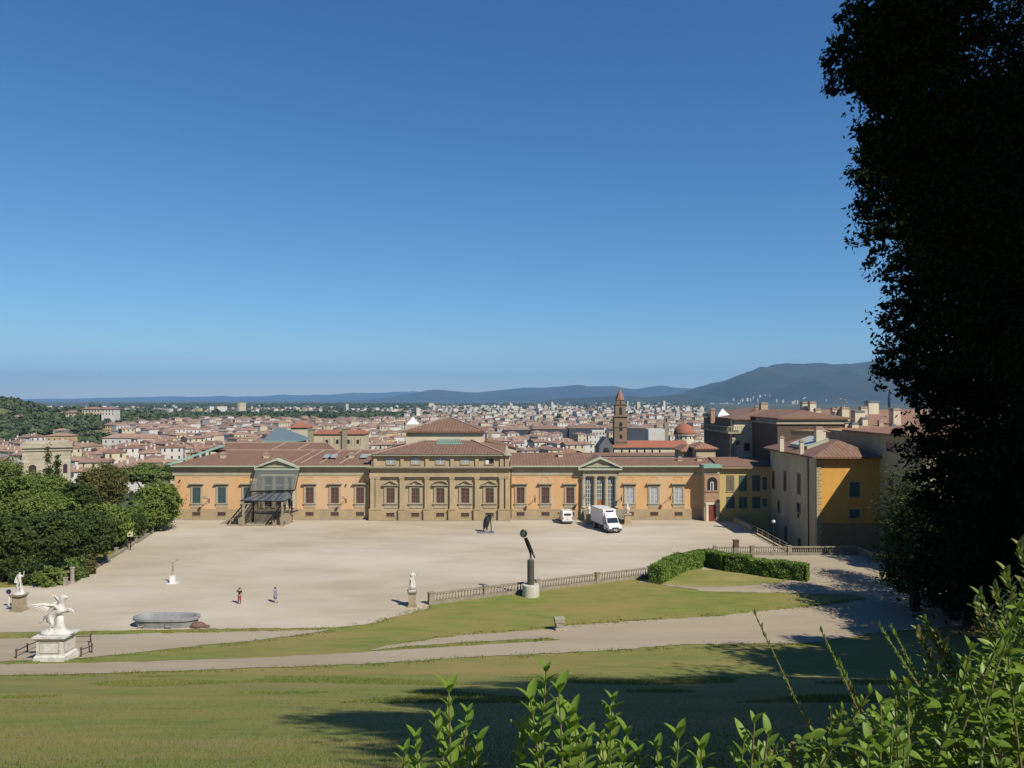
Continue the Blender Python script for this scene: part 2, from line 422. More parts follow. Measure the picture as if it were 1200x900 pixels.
tag(edge_tufts([[(0,793),(180,788.5),(440,779),(540,772),(640,767),(740,761.5),(870,756),(950,754.5)],[(0,777),(100,772.5),(180,764.5),(300,752),(393,739)],[(0,748),(100,743),(230,740.5),(390,737.5)],[(430,763),(560,753),(655,749)],[(460,755),(540,743.5),(600,739),(700,730.5),(840,721),(922,713),(1015,702)],[(505,711),(467,721),(440,729),(400,735)]],7000,5),'ragged green weeds along the edges of the paths','weeds',kind='stuff')
# ================================================================ long garden palace
YF=151.0
pal=wempty('palace',(0,YF,0),'long low palace with orange walls, tiled roofs and a stone centre block','palace')
def X_(px): return UX(px,YF)
def Z_(py): return UZ(py,YF)
xL,xR=X_(205.5),X_(825)
cx0,cx1=X_(435.5),X_(597.5)
ze=Z_(545)
def P(mb,name,mats,label=None,parent=None):
    o=mb.build(name,mats,parent or pal)
    if label: o['label']=label
    return o
def sub(mb,name,mats,parent):
    o=mb.build(name,mats); o.parent=parent; o.matrix_parent_inverse=parent.matrix_parent_inverse.copy() if False else Matrix()
    return o
# walls
P(MB().box(xL,cx0,YF,YF+20,-1.5,ze-.3),'wall',stucco,'orange wall of the left wing')
P(MB().box(cx1,xR,YF,YF+18,-1.5,ze-.3),'wall',stucco,'orange wall of the right wing')
P(MB().box(xL-.1,cx0,YF-.14,YF,-1.5,Z_(596.5)).box(xL-.14,xL,YF-.14,YF+20,-1.5,Z_(596.5)),'plinth',plinth_m)
P(MB().box(cx1,xR,YF-.14,YF,-1.5,Z_(596.5)),'plinth',plinth_m)
def ledge(x0,x1,y,left=False):
    m=MB()
    m.box(x0,x1,y-.10,y,Z_(557.2),Z_(554),0)          # architrave
    m.box(x0,x1,y-.05,y,Z_(554)+.002,ze-.5,1)          # frieze
    m.box(x0,x1,y-.5,y,ze-.55,ze-.28,0)
    m.box(x0-.0,x1,y-1.0,y+.3,ze-.278,ze-.02,2)        # gutter
    return m
P(ledge(xL-.4,cx0,YF),'cornice',[stonelt,stone,gutter])
P(ledge(cx1,xR,YF),'cornice',[stonelt,stone,gutter])
# footing kerb
for kx0,kx1,ky0,ky1 in ((xL-1,cx0-.0,YF-.9,YF-.16),(cx0,cx1,YF-2.1,YF-1.3),(cx1,X_(680),YF-.9,YF-.16),(X_(736),xR-3,YF-.9,YF-.16)): P(MB().box(kx0,kx1,ky0,ky1,-.1,.12),'kerb',greystone)
# roofs of the wings
def roofpoly(name,vs,fs,mats,mi,label=None):
    m=MB(); 
    for f,k in zip(fs,mi): m.add([vs[i] for i in f],[tuple(range(len(f)))],k)
    return P(m,name,mats,label)
yE=YF-.95; zr=UZ(527.5,YF+10)
xl=xL-.9
def wingroof(x0,x1,hipl,yr,yb,zr,nm):
    m=MB(); z=ze
    a=(x0,yE,z); bq=(x1,yE,z); c=(x1,yr,zr); d=(x0+hipl,yr,zr)
    e=(x1,yb,z); f=(x0,yb,z)
    m.add([a,bq,c,d],[(0,1,2,3)],0); m.add([d,c,e,f],[(0,1,2,3)],0)
    m.add([f,a,d],[(0,1,2)],1)
    m.add([a,bq,e,f],[(3,2,1,0)],0)
    return P(m,nm,[tileX,tileY])
wingroof(xl,cx0+.0,7.2,YF+10,YF+21,zr,'roof')
rr=wingroof(cx1,X_(702),0,YF+8.5,YF+18,UZ(530.3,YF+8.5),'roof'); wingroof(X_(702)+.01,X_(842)+1.5,0,YF+6.2,YF+14,UZ(536.2,YF+6.2),'roof')
# higher rear roof over the left wing
yb0=YF+11; zr2=UZ(519,YF+19)
m=MB(); x0=xl+1.0; x1=X_(362)
m.add([(x0,yb0,zr-.05),(x1,yb0,zr-.05),(x1-1,YF+19,zr2),(x0+3.5,YF+19,zr2)],[(0,1,2,3)],0)
m.add([(x0+3.5,YF+19,zr2),(x1-1,YF+19,zr2),(x1,YF+30,ze),(x0,YF+30,ze)],[(0,1,2,3)],0)
m.add([(x0,YF+30,ze),(x0,yb0,zr-.05),(x0+3.5,YF+19,zr2)],[(0,1,2)],1)
m.add([(x1,YF+30,ze),(x1,yb0,zr-.05),(x1-1,YF+19,zr2)],[(2,1,0)],1)
P(m,'roof',[tileX,tileY],'raised rear roof of the left wing')
P(MB().box(x0,x1,YF+20.5,YF+29.5,-2,ze),'wall',cream,'rear wall')
# green copper hip of the left end
P(MB().beam((xl,yE,ze+.12),(xl+5.6,YF+12.5,zr2-.15),1.0,.12),'hip_flashing',copper)
# mortar ridges
m=MB()
for px in (340,352,374,398):
    m.beam((X_(px),yE+1,ze+.28),(X_(px)+2.5,YF+9.8,zr+.08),.28,.12)
m.beam((X_(298),YF+11,zr+.05),(X_(303),YF+18.5,zr2+.05),.3,.15); m.beam((X_(330),YF+11,zr+.05),(X_(335),YF+18.5,zr2+.05),.3,.15)
m.beam((xl+7.2,YF+10,zr+.05),(cx0,YF+10,zr+.05),.35,.2); m.beam((xl+4.5,YF+19,zr2+.05),(x1-1,YF+19,zr2+.05),.35,.2)
P(m,'ridge_tiles',ridge_m)
def chimney(px,py,w,h,Y,parent,mats=None,d=None,cap=True):
    x,z=U(px,py,Y); mb=MB(); d=d or w
    mb.box(x-w/2,x+w/2,Y,Y+d,z-1.5,z+h,0)
    if cap: mb.box(x-w/2-.12,x+w/2+.12,Y-.12,Y+d+.12,z+h+.002,z+h+.18,1); mb.box(x-w/3,x+w/3,Y+.1,Y+d-.1,z+h+.182,z+h+.4,1)
    o=mb.build('chimney',mats or [cream,ridge_m],parent); return o
for px,py in ((260.5,535.5),(311.5,535.5),(411.5,535.5)): chimney(px,py,.95,.45,YF+4,pal)
chimney(657,535,1.0,.5,YF+5,pal); chimney(820,539.5,.9,.4,YF+3,pal); chimney(797,539.5,.9,.3,YF+3,pal)
for px in (384,391,427):
    x,z=U(px,535,YF+4); P(MB().add([(x-.7,YF+3.2,z-.05),(x+.7,YF+3.2,z-.05),(x+.7,YF+4.8,z+.42),(x-.7,YF+4.8,z+.42)],[(0,1,2,3)]).box(x-.75,x+.75,YF+3.15,YF+3.25,z-.2,z-.03),'skylight',[glasspale])
warmglass=mat('dim_window',(.07,.05,.045),(.035,.028,.028),s1=1.1,rough=.15,spec=.7); mat('shutter_brown_light',(.24,.10,.06),(.19,.08,.05),rough=.6)
# ---- windows of the wings
def wing_window(px,style,Y=YF,hood=True,y0=571,y1=589.5):
    x=X_(px); w=.76; z0,z1=Z_(y1),Z_(y0)
    f=MB(); g=.34
    f.box(x-w-g,x-w,Y-.16,Y,z0-.0,z1+.001); f.box(x+w,x+w+g,Y-.16,Y,z0,z1+.001)
    f.box(x-w-g,x+w+g,Y-.16,Y,z1+.002,z1+.36); f.box(x-w-g-.15,x+w+g+.15,Y-.24,Y,z0-.22,z0-.002)
    f.box(x-w-g-.02,x+w+g+.02,Y-.10,Y,Z_(595),z0-.222)
    if hood:
        f.box(x-w-.62,x+w+.62,Y-.55,Y,Z_(567.3),Z_(566)); f.box(x-w-.5,x+w+.5,Y-.3,Y,Z_(568),Z_(567.3)-.002)
    o=f.build('window',stonelt,pal)
    s=MB()
    if style=='glass':
        s.mi=0; s.box(x-w,x+w,Y-.03,Y-.01,z0,z1)
        s.mi=1
        for xx in (x-w+.04,x,x+w-.04): s.box(xx-.045,xx+.045,Y-.07,Y-.031,z0,z1)
        for k in range(5): zz=z0+(z1-z0)*k/4; s.box(x-w,x+w,Y-.065,Y-.032,zz-.03,zz+.03)
        p=s.build('pane',[glasspale,white_p])
    elif style=='brown':
        s.box(x-w,x+w,Y-.03,Y-.01,z0,z1,0)
        for xx in (x-w+.05,x-.0,x+w-.05): s.box(xx-.055,xx+.055,Y-.08,Y-.031,z0,z1,1)
        for xx in (x-w*.5,x+w*.5): s.box(xx-.02,xx+.02,Y-.06,Y-.032,z0,z1,1)
        for k in range(5): zz=z0+(z1-z0)*k/4; s.box(x-w,x+w,Y-.075,Y-.032,zz-.035,zz+.035,1)
        p=s.build('pane',[warmglass,MT['shutter_brown_light']])
    else:
        mm=shut_g
        for sd in (-1,1):
            a=x-w if sd<0 else x+.02; c=x-.02 if sd<0 else x+w
            s.box(a,a+.09,Y-.09,Y-.02,z0,z1); s.box(c-.09,c,Y-.09,Y-.02,z0,z1)
            for k in range(14):
                zz=z0+(z1-z0)*(k+.5)/14; s.box(a+.09,c-.09,Y-.08,Y-.03,zz-.07,zz+.045)
        s.mi=0; s.box(x-w,x+w,Y-.018,Y-.005,z0,z1)
        p=s.build('shutter',mm)
    p.parent=o
    q=MB()
    q.box(x-.75,x+.75,Y-.05,Y,Z_(559.2),Z_(558.6)); q.box(x-.75,x-.62,Y-.05,Y,Z_(563.5),Z_(559.2)-.001); q.box(x+.62,x+.75,Y-.05,Y,Z_(563.5),Z_(559.2)-.001)
    q.build('moulding',stucco,pal)
def base_window(px,Y=YF-.14):
    x=X_(px); m=MB(); z0,z1=Z_(604.3),Z_(599.8); w=.76
    m.box(x-w,x+w,Y-.012,Y-.002,z0,z1,0)
    for k in range(5): xx=x-w+(k+.5)*2*w/5; m.box(xx-.025,xx+.025,Y-.03,Y-.013,z0,z1,1)
    m.box(x-w-.12,x+w+.12,Y-.05,Y,z1+.001,z1+.1,2); m.box(x-w-.12,x+w+.12,Y-.05,Y,z0-.1,z0-.001,2)
    o=m.build('basement_window',[darkgrille,iron,plinth_m],pal)
darkgrille=mat('grille_panel',(.10,.065,.045),(.08,.05,.035),rough=.9)
for px,st in ((231.4,'green'),(261,'green'),(291,'green'),(363.6,'brown'),(393,'brown'),(422.6,'brown'),
              (610,'brown'),(639,'brown'),(668,'brown'),(737.6,'glass'),(766,'glass'),(794.6,'glass')):
    wing_window(px,st); base_window(px)
# ---- the centre block
YC=YF-1.0
zc=Z_(531.5); zat=Z_(546.5)
P(MB().box(cx0,cx1,YC,YF+12,-1.5,zat).box(cx0+.15,cx1-.15,YC+.25,YF+12,zat+.001,zc-.3),'wall',stone,'stone wall of the centre block')
m=MB()
m.box(cx0-.15,cx1+.15,YC-.28,YC,-1.5,Z_(597))
def plinth_proj(px,w): m.box(X_(px)-w/2,X_(px)+w/2,YC-.72,YC-.282,-1.5,Z_(596.3)); m.box(X_(px)-w/2-.06,X_(px)+w/2+.06,YC-.78,YC-.3,Z_(596.3)+.001,Z_(595.4))
for px,w in ((441,2.1),(472.4,1.25),(501.4,1.25),(530.4,1.25),(559.4,1.25),(591,2.3)): plinth_proj(px,w)
P(m,'plinth',plinth_m)
for px in (438.3,444.3,472.4,501.4,530.4,559.4,588,594.8):
    x=X_(px); m=MB()
    m.box(x-.40,x+.40,YC-.5,YC,Z_(594),Z_(560)); m.box(x-.48,x+.48,YC-.56,YC,Z_(595.3),Z_(594)-.001); m.box(x-.52,x+.52,YC-.58,YC,Z_(560)+.001,Z_(558.2))
    m.build('pilaster',stone,pal)
m=MB()
m.box(cx0-.1,cx1+.1,YC-.55,YC+.2,Z_(558)+.001,Z_(553.3),0)
m.box(cx0,cx1,YC-.45,YC,Z_(553.3)+.002,Z_(548.8),0)
m.box(cx0-.35,cx1+.35,YC-1.1,YC,Z_(548.8)+.002,Z_(547.4),0); m.box(cx0-.5,cx1+.5,YC-1.3,YC,Z_(547.4)+.002,Z_(546.2),1)
P(m,'cornice',[stone,greystone])
for px in (441,472.4,501.4,530.4,559.4,588,594):
    x=X_(px); MB().box(x-.33,x+.33,YC-.05,YC+.25,zat+.002,Z_(534.6)).build('attic_pilaster',stone,pal)
P(MB().box(cx0-.1,cx1+.1,YC-.25,YC+.5,Z_(534.6)+.002,Z_(533.2),0).box(cx0-.3,cx1+.3,YC-.6,YC+.6,Z_(533.2)+.002,zc,1),'attic_cornice',[stone,gutter])
for i,px in enumerate((459,488,516.8,545.6,574)):
    x=X_(px); w=.78; z0,z1=Z_(588.4),Z_(571.2); Y=YC
    f=MB(); g=.4
    f.box(x-w-g,x-w,Y-.2,Y,z0,z1+.001); f.box(x+w,x+w+g,Y-.2,Y,z0,z1+.001); f.box(x-w-g,x+w+g,Y-.2,Y,z1+.002,z1+.38)
    f.box(x-w-g-.18,x+w+g+.18,Y-.3,Y,z0-.24,z0-.002); f.box(x-w-g,x+w+g,Y-.1,Y,Z_(594.5),z0-.242)
    zb=Z_(568.2); hw=w+.75
    f.box(x-hw,x+hw,Y-.5,Y,zb,zb+.16)
    if i==2: pts=[(x-hw,zb+.162)]+[(x+hw*math.sin(t),zb+.162+.75*(math.cos(t)-.0)*1.0*(1 if abs(t)<1.57 else 0)) for t in [(-1.3+2.6*k/10) for k in range(11)]]+[(x+hw,zb+.162)]
    else: pts=[(x-hw,zb+.162),(x+hw,zb+.162),(x,zb+.95)]
    f.prism(pts if i!=2 else pts[::-1],Y-.16,Y,1)
    arc_=pts[1:-1] if i==2 else [(x-hw,zb+.2),(x,zb+.98),(x+hw,zb+.2)]
    for p_,q_ in zip(arc_[:-1],arc_[1:]): f.beam((p_[0],Y-.26,p_[1]),(q_[0],Y-.26,q_[1]),.52,.13,0)
    o=f.build('window',[stonelt,stone],pal)
    s=MB()
    s.box(x-w,x+w,Y-.03,Y-.01,z0,z1,0)
    for xx in (x-w+.05,x-.0,x+w-.05): s.box(xx-.055,xx+.055,Y-.08,Y-.031,z0,z1,1)
    for xx in (x-w*.5,x+w*.5): s.box(xx-.02,xx+.02,Y-.06,Y-.032,z0,z1,1)
    for k in range(5): zz=z0+(z1-z0)*k/4; s.box(x-w,x+w,Y-.075,Y-.032,zz-.035,zz+.035,1)
    p=s.build('pane',[warmglass,MT['shutter_brown_light']]); p.parent=o
    base_window(px,YC-.28)
    x=X_(px); a0,a1=Z_(543),Z_(536.8); s=MB()
    for q in (x-.95,x+.78): s.box(q,q+.17,YC+.12,YC+.25,a0-.15,a1+.15)
    s.box(x-.95,x+.95,YC+.1,YC+.25,a0-.2,a0-.002); s.box(x-.95,x+.95,YC+.1,YC+.25,a1+.002,a1+.2)
    o=s.build('attic_window',stonelt,pal)
    p=MB().box(x-.77,x+.77,YC+.2,YC+.24,a0,a1,0).box(x-.05,x+.05,YC+.15,YC+.2,a0,a1,1).box(x-.77,x+.77,YC+.16,YC+.2,(a0+a1)/2-.04,(a0+a1)/2+.04,1)
    if i==4: p=MB().box(x-.77,x+.77,YC+.2,YC+.24,a0,a1,0).box(x-.72,x-.15,YC+.14,YC+.2,a0,a1-.3,1)
    p=p.build('pane',[glasspale if i<4 else darkm,white_p]); p.parent=o
# centre roofs
m=MB(); y0=YC-.75; yr=YF+13; zrc=UZ(516,yr)
a,bq=(cx0-.45+.0,y0,zc+.03),(cx1-.9,y0,zc+.03); c=(X_(553)*yr/YF,yr,zrc); d=(X_(498)*yr/YF,yr,zrc)
a=(cx0+1.2,y0,zc+.03)
a=(X_(438),y0,zc+.03)
yb=YF+26
m.add([a,bq,c,d],[(0,1,2,3)],0); m.add([(a[0],yb,zc),a,d],[(0,1,2)],1); m.add([bq,(bq[0],yb,zc),c],[(0,1,2)],1); m.add([d,c,(bq[0],yb,zc),(a[0],yb,zc)],[(0,1,2,3)],0)
m.add([a,bq,(bq[0],yb,zc+.03),(a[0],yb,zc+.03)],[(3,2,1,0)],0)
P(m,'roof',[tileX,tileY])
P(MB().box(cx0+.5,cx1-.5,YF+12.002,YF+26,-1.5,zc-.05),'wall',cream,'rear wall of the centre block')
def on_roof(px,py):  # plane of the front slope
    n=(Vector(bq)-Vector(a)).cross(Vector(d)-Vector(a)); r=Vector(ray(px,py)); o=Vector((0,0,CAMZ))
    return o+r*((Vector(a)-o).dot(n)/r.dot(n))
q=[on_roof(*p) for p in ((511.5,521),(541,521),(539,515.8),(513,515.8))]
q=[v+Vector((0,-.1,.15)) for v in q]
gm=MB(); gm.add(q,[(0,1,2,3)],0)
for k in range(13):
    t=k/12; gm.beam(q[0].lerp(q[1],t)+Vector((0,0,.04)),q[3].lerp(q[2],t)+Vector((0,0,.04)),.1,.06,1)
gm.beam(q[0],q[1],.14,.2,1); gm.beam(q[3],q[2],.14,.2,1)
P(gm,'skylight',[mat('greenhouse_glass',(.30,.34,.29),(.22,.26,.22),rough=.2),copper],'long glazed skylight on the centre roof')
# upper block
yu=YF+14; xu0,xu1=UX(476,yu),UX(564.5,yu); zu=UZ(506,yu)
P(MB().box(xu0,xu1,yu,yu+18,zc-2,zu-.05),'wall',palecream,'cream wall of the upper storey')
m=MB(); m.hip(xu0-.7,xu1+.7,yu-.7,yu+18.7,zu+.15,UZ(489.6,yu+9),.3,gx=7.8); 
P(m,'roof',[tileX,tileY],'hipped roof of the upper storey')
zt=UZ(489.6,yu+9)
m=MB(); m.beam((xu0-.6,yu-.6,zu+.25),(xu0+7.1,yu+9,zt+.08),.25,.15); m.beam((xu1+.6,yu-.6,zu+.25),(xu1-7.1,yu+9,zt+.08),.25,.15); m.beam((xu0+7.1,yu+9,zt+.08),(xu1-7.1,yu+9,zt+.08),.3,.15)
m.beam(a,Vector(d)+Vector((0,0,.1)),.35,.2); m.beam(bq,Vector(c)+Vector((0,0,.1)),.35,.2)
P(m,'ridge_tiles',ridge_m)
# ---- porticoes
def portico(xa,xb,apex,label,cols,wins,curt):
    x0,x1=X_(xa),X_(xb); xm=(x0+x1)/2; Y=YF
    zb=Z_(548.5); zt=Z_(apex)
    m=MB()
    # entablature projecting .7
    m.box(x0+.9,x1-.9,Y-.75,Y,Z_(557.5),Z_(554),0); m.box(x0+.9,x1-.9,Y-.7,Y,Z_(554)+.002,zb-.3,0)
    m.prism([(x0,zb-.29),(x1,zb-.29),(x1,zb+.02),(x0,zb+.02)],Y-1.35,Y+.2,1)
    m.prism([(x0+.9,zb+.022),(x1-.9,zb+.022),(xm,zt-.35)],Y-.8,Y+8,0)
    for s in (-1,1):
        xe=x0 if s<0 else x1
        poly=[(xe,zb+.02),(xe,zb+.34),(xm,zt+.1),(xm,zt-.34)]
        if s>0: poly=poly[::-1]
        m.prism(poly,Y-1.4,Y-.3,1)
        poly=[(xe,zb+.02),(xe,zb+.30),(xm,zt+.06),(xm,zt-.34)]
        if s>0: poly=poly[::-1]
        m.prism(poly,Y-.298,Y+7.5,2)
    o=m.build('pediment',[stonelt,gutter,tileY],pal); o['label']=label
    for cxp in cols:
        x=X_(cxp); m=MB(); z0=Z_(594.5); z1=Z_(557.7)
        m.lathe([(.5,z0),(.5,z0+.2),(.42,z0+.3),(.42,z0+2),(.36,z1-.5),(.40,z1-.45),(.52,z1-.12),(.52,z1)],(x,Y-.42,0),14)
        m.build('column',stonelt,pal,smooth=False)
    for (wa,wb) in wins:
        a_,b_=X_(wa),X_(wb); Yw=Y-.02
        f=MB(); 
        for q in (a_-.12,b_-.0): f.box(q,q+.12,Yw-.12,Yw,Z_(594),Z_(558))
        f.box(a_,b_,Yw-.12,Yw,Z_(569.5),Z_(567.5)); f.box(a_,b_,Yw-.12,Yw,Z_(558.8),Z_(558)); f.box(a_,b_,Yw-.12,Yw,Z_(594),Z_(593))
        o=f.build('window',stonelt,pal)
        pm=MB(); pm.box(a_,b_,Yw-.03,Yw-.01,Z_(593)+.01,Z_(558.8),0)
        for k in range(4):
            xx=a_+(b_-a_)*k/3; pm.box(xx-.04,xx+.04,Yw-.06,Yw-.031,Z_(593)+.01,Z_(558.8),1)
        for k in range(8):
            zz=Z_(593)+(Z_(558.8)-Z_(593))*k/7; pm.box(a_,b_,Yw-.055,Yw-.032,zz-.03,zz+.03,1)
        p=pm.build('pane',[curt,white_p if curt is glasspale2 else iron]); p.parent=o
    for s_,xe in ((-1,x0+1.0),(1,x1-1.0)):
        MB().box(xe-.4,xe+.4,Y-.5,Y,Z_(594.5),Z_(557.8)).build('pilaster',stonelt,pal)
    P(MB().box(x0+.5,x1-.5,Y-.72,Y-.15,-.5,Z_(594.7)),'plinth',plinth_m)
glasspale2=mat('reflecting_glass',(.16,.19,.21),(.08,.10,.12),s1=.8,rough=.15)
portico(301,352.5,537,'shallow pediment of the left portico',(309.5,322,336,344.5),((311.5,319.5),(324.5,333),(338.5,343)),glass)
portico(677,728,535.2,'shallow pediment of the right portico',(683,696.8,709.6,721.5),((685.5,693.5),(699.2,706.8),(712,719.5)),glasspale2)
o=MB().box(X_(700),X_(706.5),YF-.1,YF-.06,Z_(594),Z_(586)).build('door',mat('orange_wood',(.42,.16,.05),(.35,.13,.04),rough=.6),pal)
# steps in front of the right portico with two pedestals
m=MB(); zt=Z_(596.5)
n=11
for k in range(n):
    m.box(X_(683),X_(731),YF-.73-(n-k)*.42,YF-.73-(n-k-1)*.42+.0,-.4,zt*(k+.5)/n)
P(m,'staircase',greystone)
for px,lab in ((687,'left'),(730,'right')):
    x=X_(px); y=YF-5.6
    q=wempty('pedestal_statue',(x,y,0),'pale bust on a stone pedestal by the portico steps, %s of the box truck'%lab,'statue')
    pm=MB().box(x-.7,x+.7,y-.7,y+.7,-.2,.35).box(x-.58,x+.58,y-.58,y+.58,.352,1.75).box(x-.7,x+.7,y-.7,y+.7,1.752,1.95); pm.build('pedestal',stone,q)
    MB().lathe([(.3,0),(.22,.2),(.18,.35),(.42,.7),(.45,1.0),(.2,1.2),(.13,1.3),(.19,1.5),(.17,1.68),(.05,1.78)],(x,y,1.952),12,sy=.75).build('figure',marble,q,smooth=True)
# ---- floodlights on arms
fl=empty('floodlight',(0,0,0),'floodlight on a thin arm reaching out from the palace wall, beside a window','floodlight','floodlights on arms along the palace wall')
MB().beam((0,0,0),(-.15,-1.9,.55),.07).beam((0,0,-.6),(-.1,-1.3,.36),.04).box(-.12,.12,-.03,.02,-.7,.12).build('arm',mat('rusty_arm',(.2,.08,.05),(.15,.06,.04)),fl)
MB().box(-.32,.05,-2.2,-1.85,.35,.8).box(-.36,.09,-2.24,-2.15,.32,.83).build('lamp_head',sand,fl)
fls=[(246,585,'first','left-hand blue-green shutters'),(406,585,'',''),(627,584,'',''),(684,583,'',''),(728,583,'',''),(785,582,'','')]
wh=['between the first two blue-green shutters on the left','left of the stone centre block, beside brown shutters','right of the stone centre block, above the black sculpture side','left of the columned right portico above the white van','right of the columned right portico','between the two rightmost white-framed windows']
for i,(px,py,_,_) in enumerate(fls):
    o=fl if i==0 else copy_tree(fl); o.location=(X_(px),YF,Z_(py))
    o['label']='floodlight on an arm, '+wh[i]
for x,z in ((xL+1.0,563),(X_(408)-.3,568)):
    o=MB().box(x-.1,x+.1,YF-.35,YF,Z_(z)-.1,Z_(z)+.1).beam((x,YF-.2,Z_(z)),(x,YF-.2,Z_(z)-.3),.08).build('wall_camera',iron,pal)
P(MB().tube([(X_(433.5),YF-.15,0),(X_(433.5),YF-.15,Z_(549))],.08,6),'downpipe',mat('brown_pipe',(.12,.05,.035),(.1,.04,.03)))
P(MB().tube([(X_(599),YF-.15,0),(X_(599),YF-.15,Z_(549))],.07,6),'downpipe',MT['brown_pipe'])
# ---- corner tower with the red door and the yellow wing
tx0,tx1=xR-.0,X_(843); Yt=YF-2.3
T=lambda py:UZ(py,Yt)
tx0,tx1=UX(825,Yt),UX(843,Yt)
P(MB().box(tx0,tx1,Yt,YF+10,-1.5,T(548)),'corner_tower',[cream])
x=(tx0+tx1)/2
f=MB(); w=.72
f.box(x-w-.45,x-w,Yt-.15,Yt,0,T(591.5)); f.box(x+w,x+w+.45,Yt-.15,Yt,0,T(591.5)); f.box(x-w-.55,x+w+.55,Yt-.2,Yt,T(591.5)+.002,T(588.6))
f.build('door_surround',palecream,pal)
d=MB().box(x-w,x+w,Yt-.06,Yt-.01,.02,T(591.5)); 
for sx in (-.36,.36):
    for zz in (.5,1.5): d.box(x+sx-.22,x+sx+.22,Yt-.1,Yt-.061,zz,zz+.75)
dd=P(d,'door',reddoor,'red panelled door')
m=MB(); z0,z1=T(574.5),T(565); hw=.95
m.box(x-1.45,x-hw,Yt-.12,Yt,z0-.4,T(558)); m.box(x+hw,x+1.45,Yt-.12,Yt,z0-.4,T(558)); m.box(x-hw-.3,x+hw+.3,Yt-.2,Yt-.0,z0-.3,z0-.05)
arc=[(x+hw*math.cos(t),z1+hw*math.sin(t)) for t in [math.pi*k/12 for k in range(13)]]
poly=arc+[(x-hw,T(558)),(x+hw,T(558))]
m.prism(poly[::-1],Yt-.12,Yt)
o=m.build('arched_window',brick,pal)
arc2=[(x+hw*.98*math.cos(t),z1+hw*.98*math.sin(t)) for t in [math.pi*k/12 for k in range(13)]]+[(x-hw*.98,z0),(x+hw*.98,z0)]
p=MB().prism(arc2[::-1],Yt-.03,Yt-.01,0); p.box(x-.35,x-.25,Yt-.08,Yt-.04,z0,z1,1); p.box(x+.2,x+.3,Yt-.08,Yt-.04,z0,z1,1); p.box(x-.35,x+.3,Yt-.08,Yt-.04,z1-.1,z1+.05,1); p.box(x-.03,x+.04,Yt-.075,Yt-.04,z0,z1,1)
p=p.build('pane',[darkm,white_p]); p.parent=o
P(MB().box(tx0+.1,tx1-.1,Yt-.07,Yt,T(588),T(576),0).box(tx0-.35,tx1+.2,Yt-1.0,YF,T(548)+.002,T(544.5),1).box(tx0-.1,tx1,Yt-.15,Yt,T(556),T(554.5),2),'cornice',[brick,copper,stone])
Yy=YF-2.0; yx0,yx1=tx1+.002,UX(903,Yy)+.3
YY=lambda py:UZ(py,Yy)
P(MB().box(yx0,yx1,Yy,YF+10,-7,YY(548.5)),'wall',yellow,'yellow wall of the side wing')
P(MB().box(yx0,yx1+.0,Yy-.9,YF+2,YY(548.5)+.002,YY(546.6),0),'cornice',[stone])
m=MB(); zz=YY(546.4); yr=YF+5; zq=UZ(535.5,yr); x0,x1=UX(843,Yy)-.3,UX(904,Yy)+.8
m.add([(x0,Yy-1,zz),(x1,Yy-1,zz),(x1,yr,zq),(x0,yr,zq)],[(0,1,2,3)],0); m.add([(x0,yr,zq),(x1,yr,zq),(x1,YF+12,zz),(x0,YF+12,zz)],[(0,1,2,3)],0); m.add([(x0,Yy-1,zz),(x0,yr,zq),(x0,YF+12,zz)],[(2,1,0)],1); m.add([(x1,Yy-1,zz),(x1,yr,zq),(x1,YF+12,zz)],[(0,1,2)],1)
P(m,'roof',[tileX,tileY])
for px,w in ((855.3,.75),(870,.75),(885.4,.75),(895.4,.4)):
    for (ya,yb) in ((557,575.5),(582,595.5)):
        if w<.5: ya+=2; yb-=2
        x=UX(px,Yy); s=MB()
        s.box(x-w-.1,x+w+.1,Yy-.12,Yy,YY(yb)-.15,YY(yb)-.002); o=s.build('window',stonelt,pal)
        s=MB()
        for sd in (-1,1):
            a_=x-w if sd<0 else x+.02; c_=x-.02 if sd<0 else x+w
            s.box(a_,c_,Yy-.035,Yy-.01,YY(yb),YY(ya))
            nn=int((YY(ya)-YY(yb))/.22)
            for k in range(nn):
                q=YY(yb)+(YY(ya)-YY(yb))*(k+.5)/nn; s.box(a_+.05,c_-.05,Yy-.07,Yy-.036,q-.06,q+.04)
        p=s.build('shutter',shut_y if px<860 and ya<560 else shut_g); p.parent=o
# left hand scaffold canopy over the twin stair
netsheet=mat('zinc_mesh',(.20,.22,.25),(.13,.145,.165),s1=2.5,rough=.6,stretch=(3,1,1))
_n=netsheet.node_tree; _o=[x for x in _n.nodes if x.type=='OUTPUT_MATERIAL'][0]; _b=[x for x in _n.nodes if x.type=='BSDF_PRINCIPLED'][0]
_t=_n.nodes.new('ShaderNodeBsdfTransparent'); _m=_n.nodes.new('ShaderNodeMixShader'); _m.inputs[0].default_value=.62
_n.links.new(_t.outputs[0],_m.inputs[1]); _n.links.new(_b.outputs[0],_m.inputs[2]); _n.links.new(_m.outputs[0],_o.inputs[0])
sc=wempty('entrance_canopy',(X_(310),YF-6,0),'grey sheet canopy on posts over the railed stairs of the left portico','canopy')
yc0,yc1=YF-8.2,YF-1.2
def q3(px,py,Y): x,z=U(px,py,Y); return Vector((x,Y,z))
A=[q3(281.5,586.6,yc0),q3(331,587.2,yc0),q3(342.5,583,yc1-2),q3(339,576,yc1),q3(302,577.5,yc1)]
fm=MB()
for i in range(5): fm.beam(A[i]+Vector((0,0,-.05)),A[(i+1)%5]+Vector((0,0,-.05)),.12,.16)
for k in range(1,5): fm.beam(A[0].lerp(A[1],k/5),A[4].lerp(A[3],k/5),.07,.1)
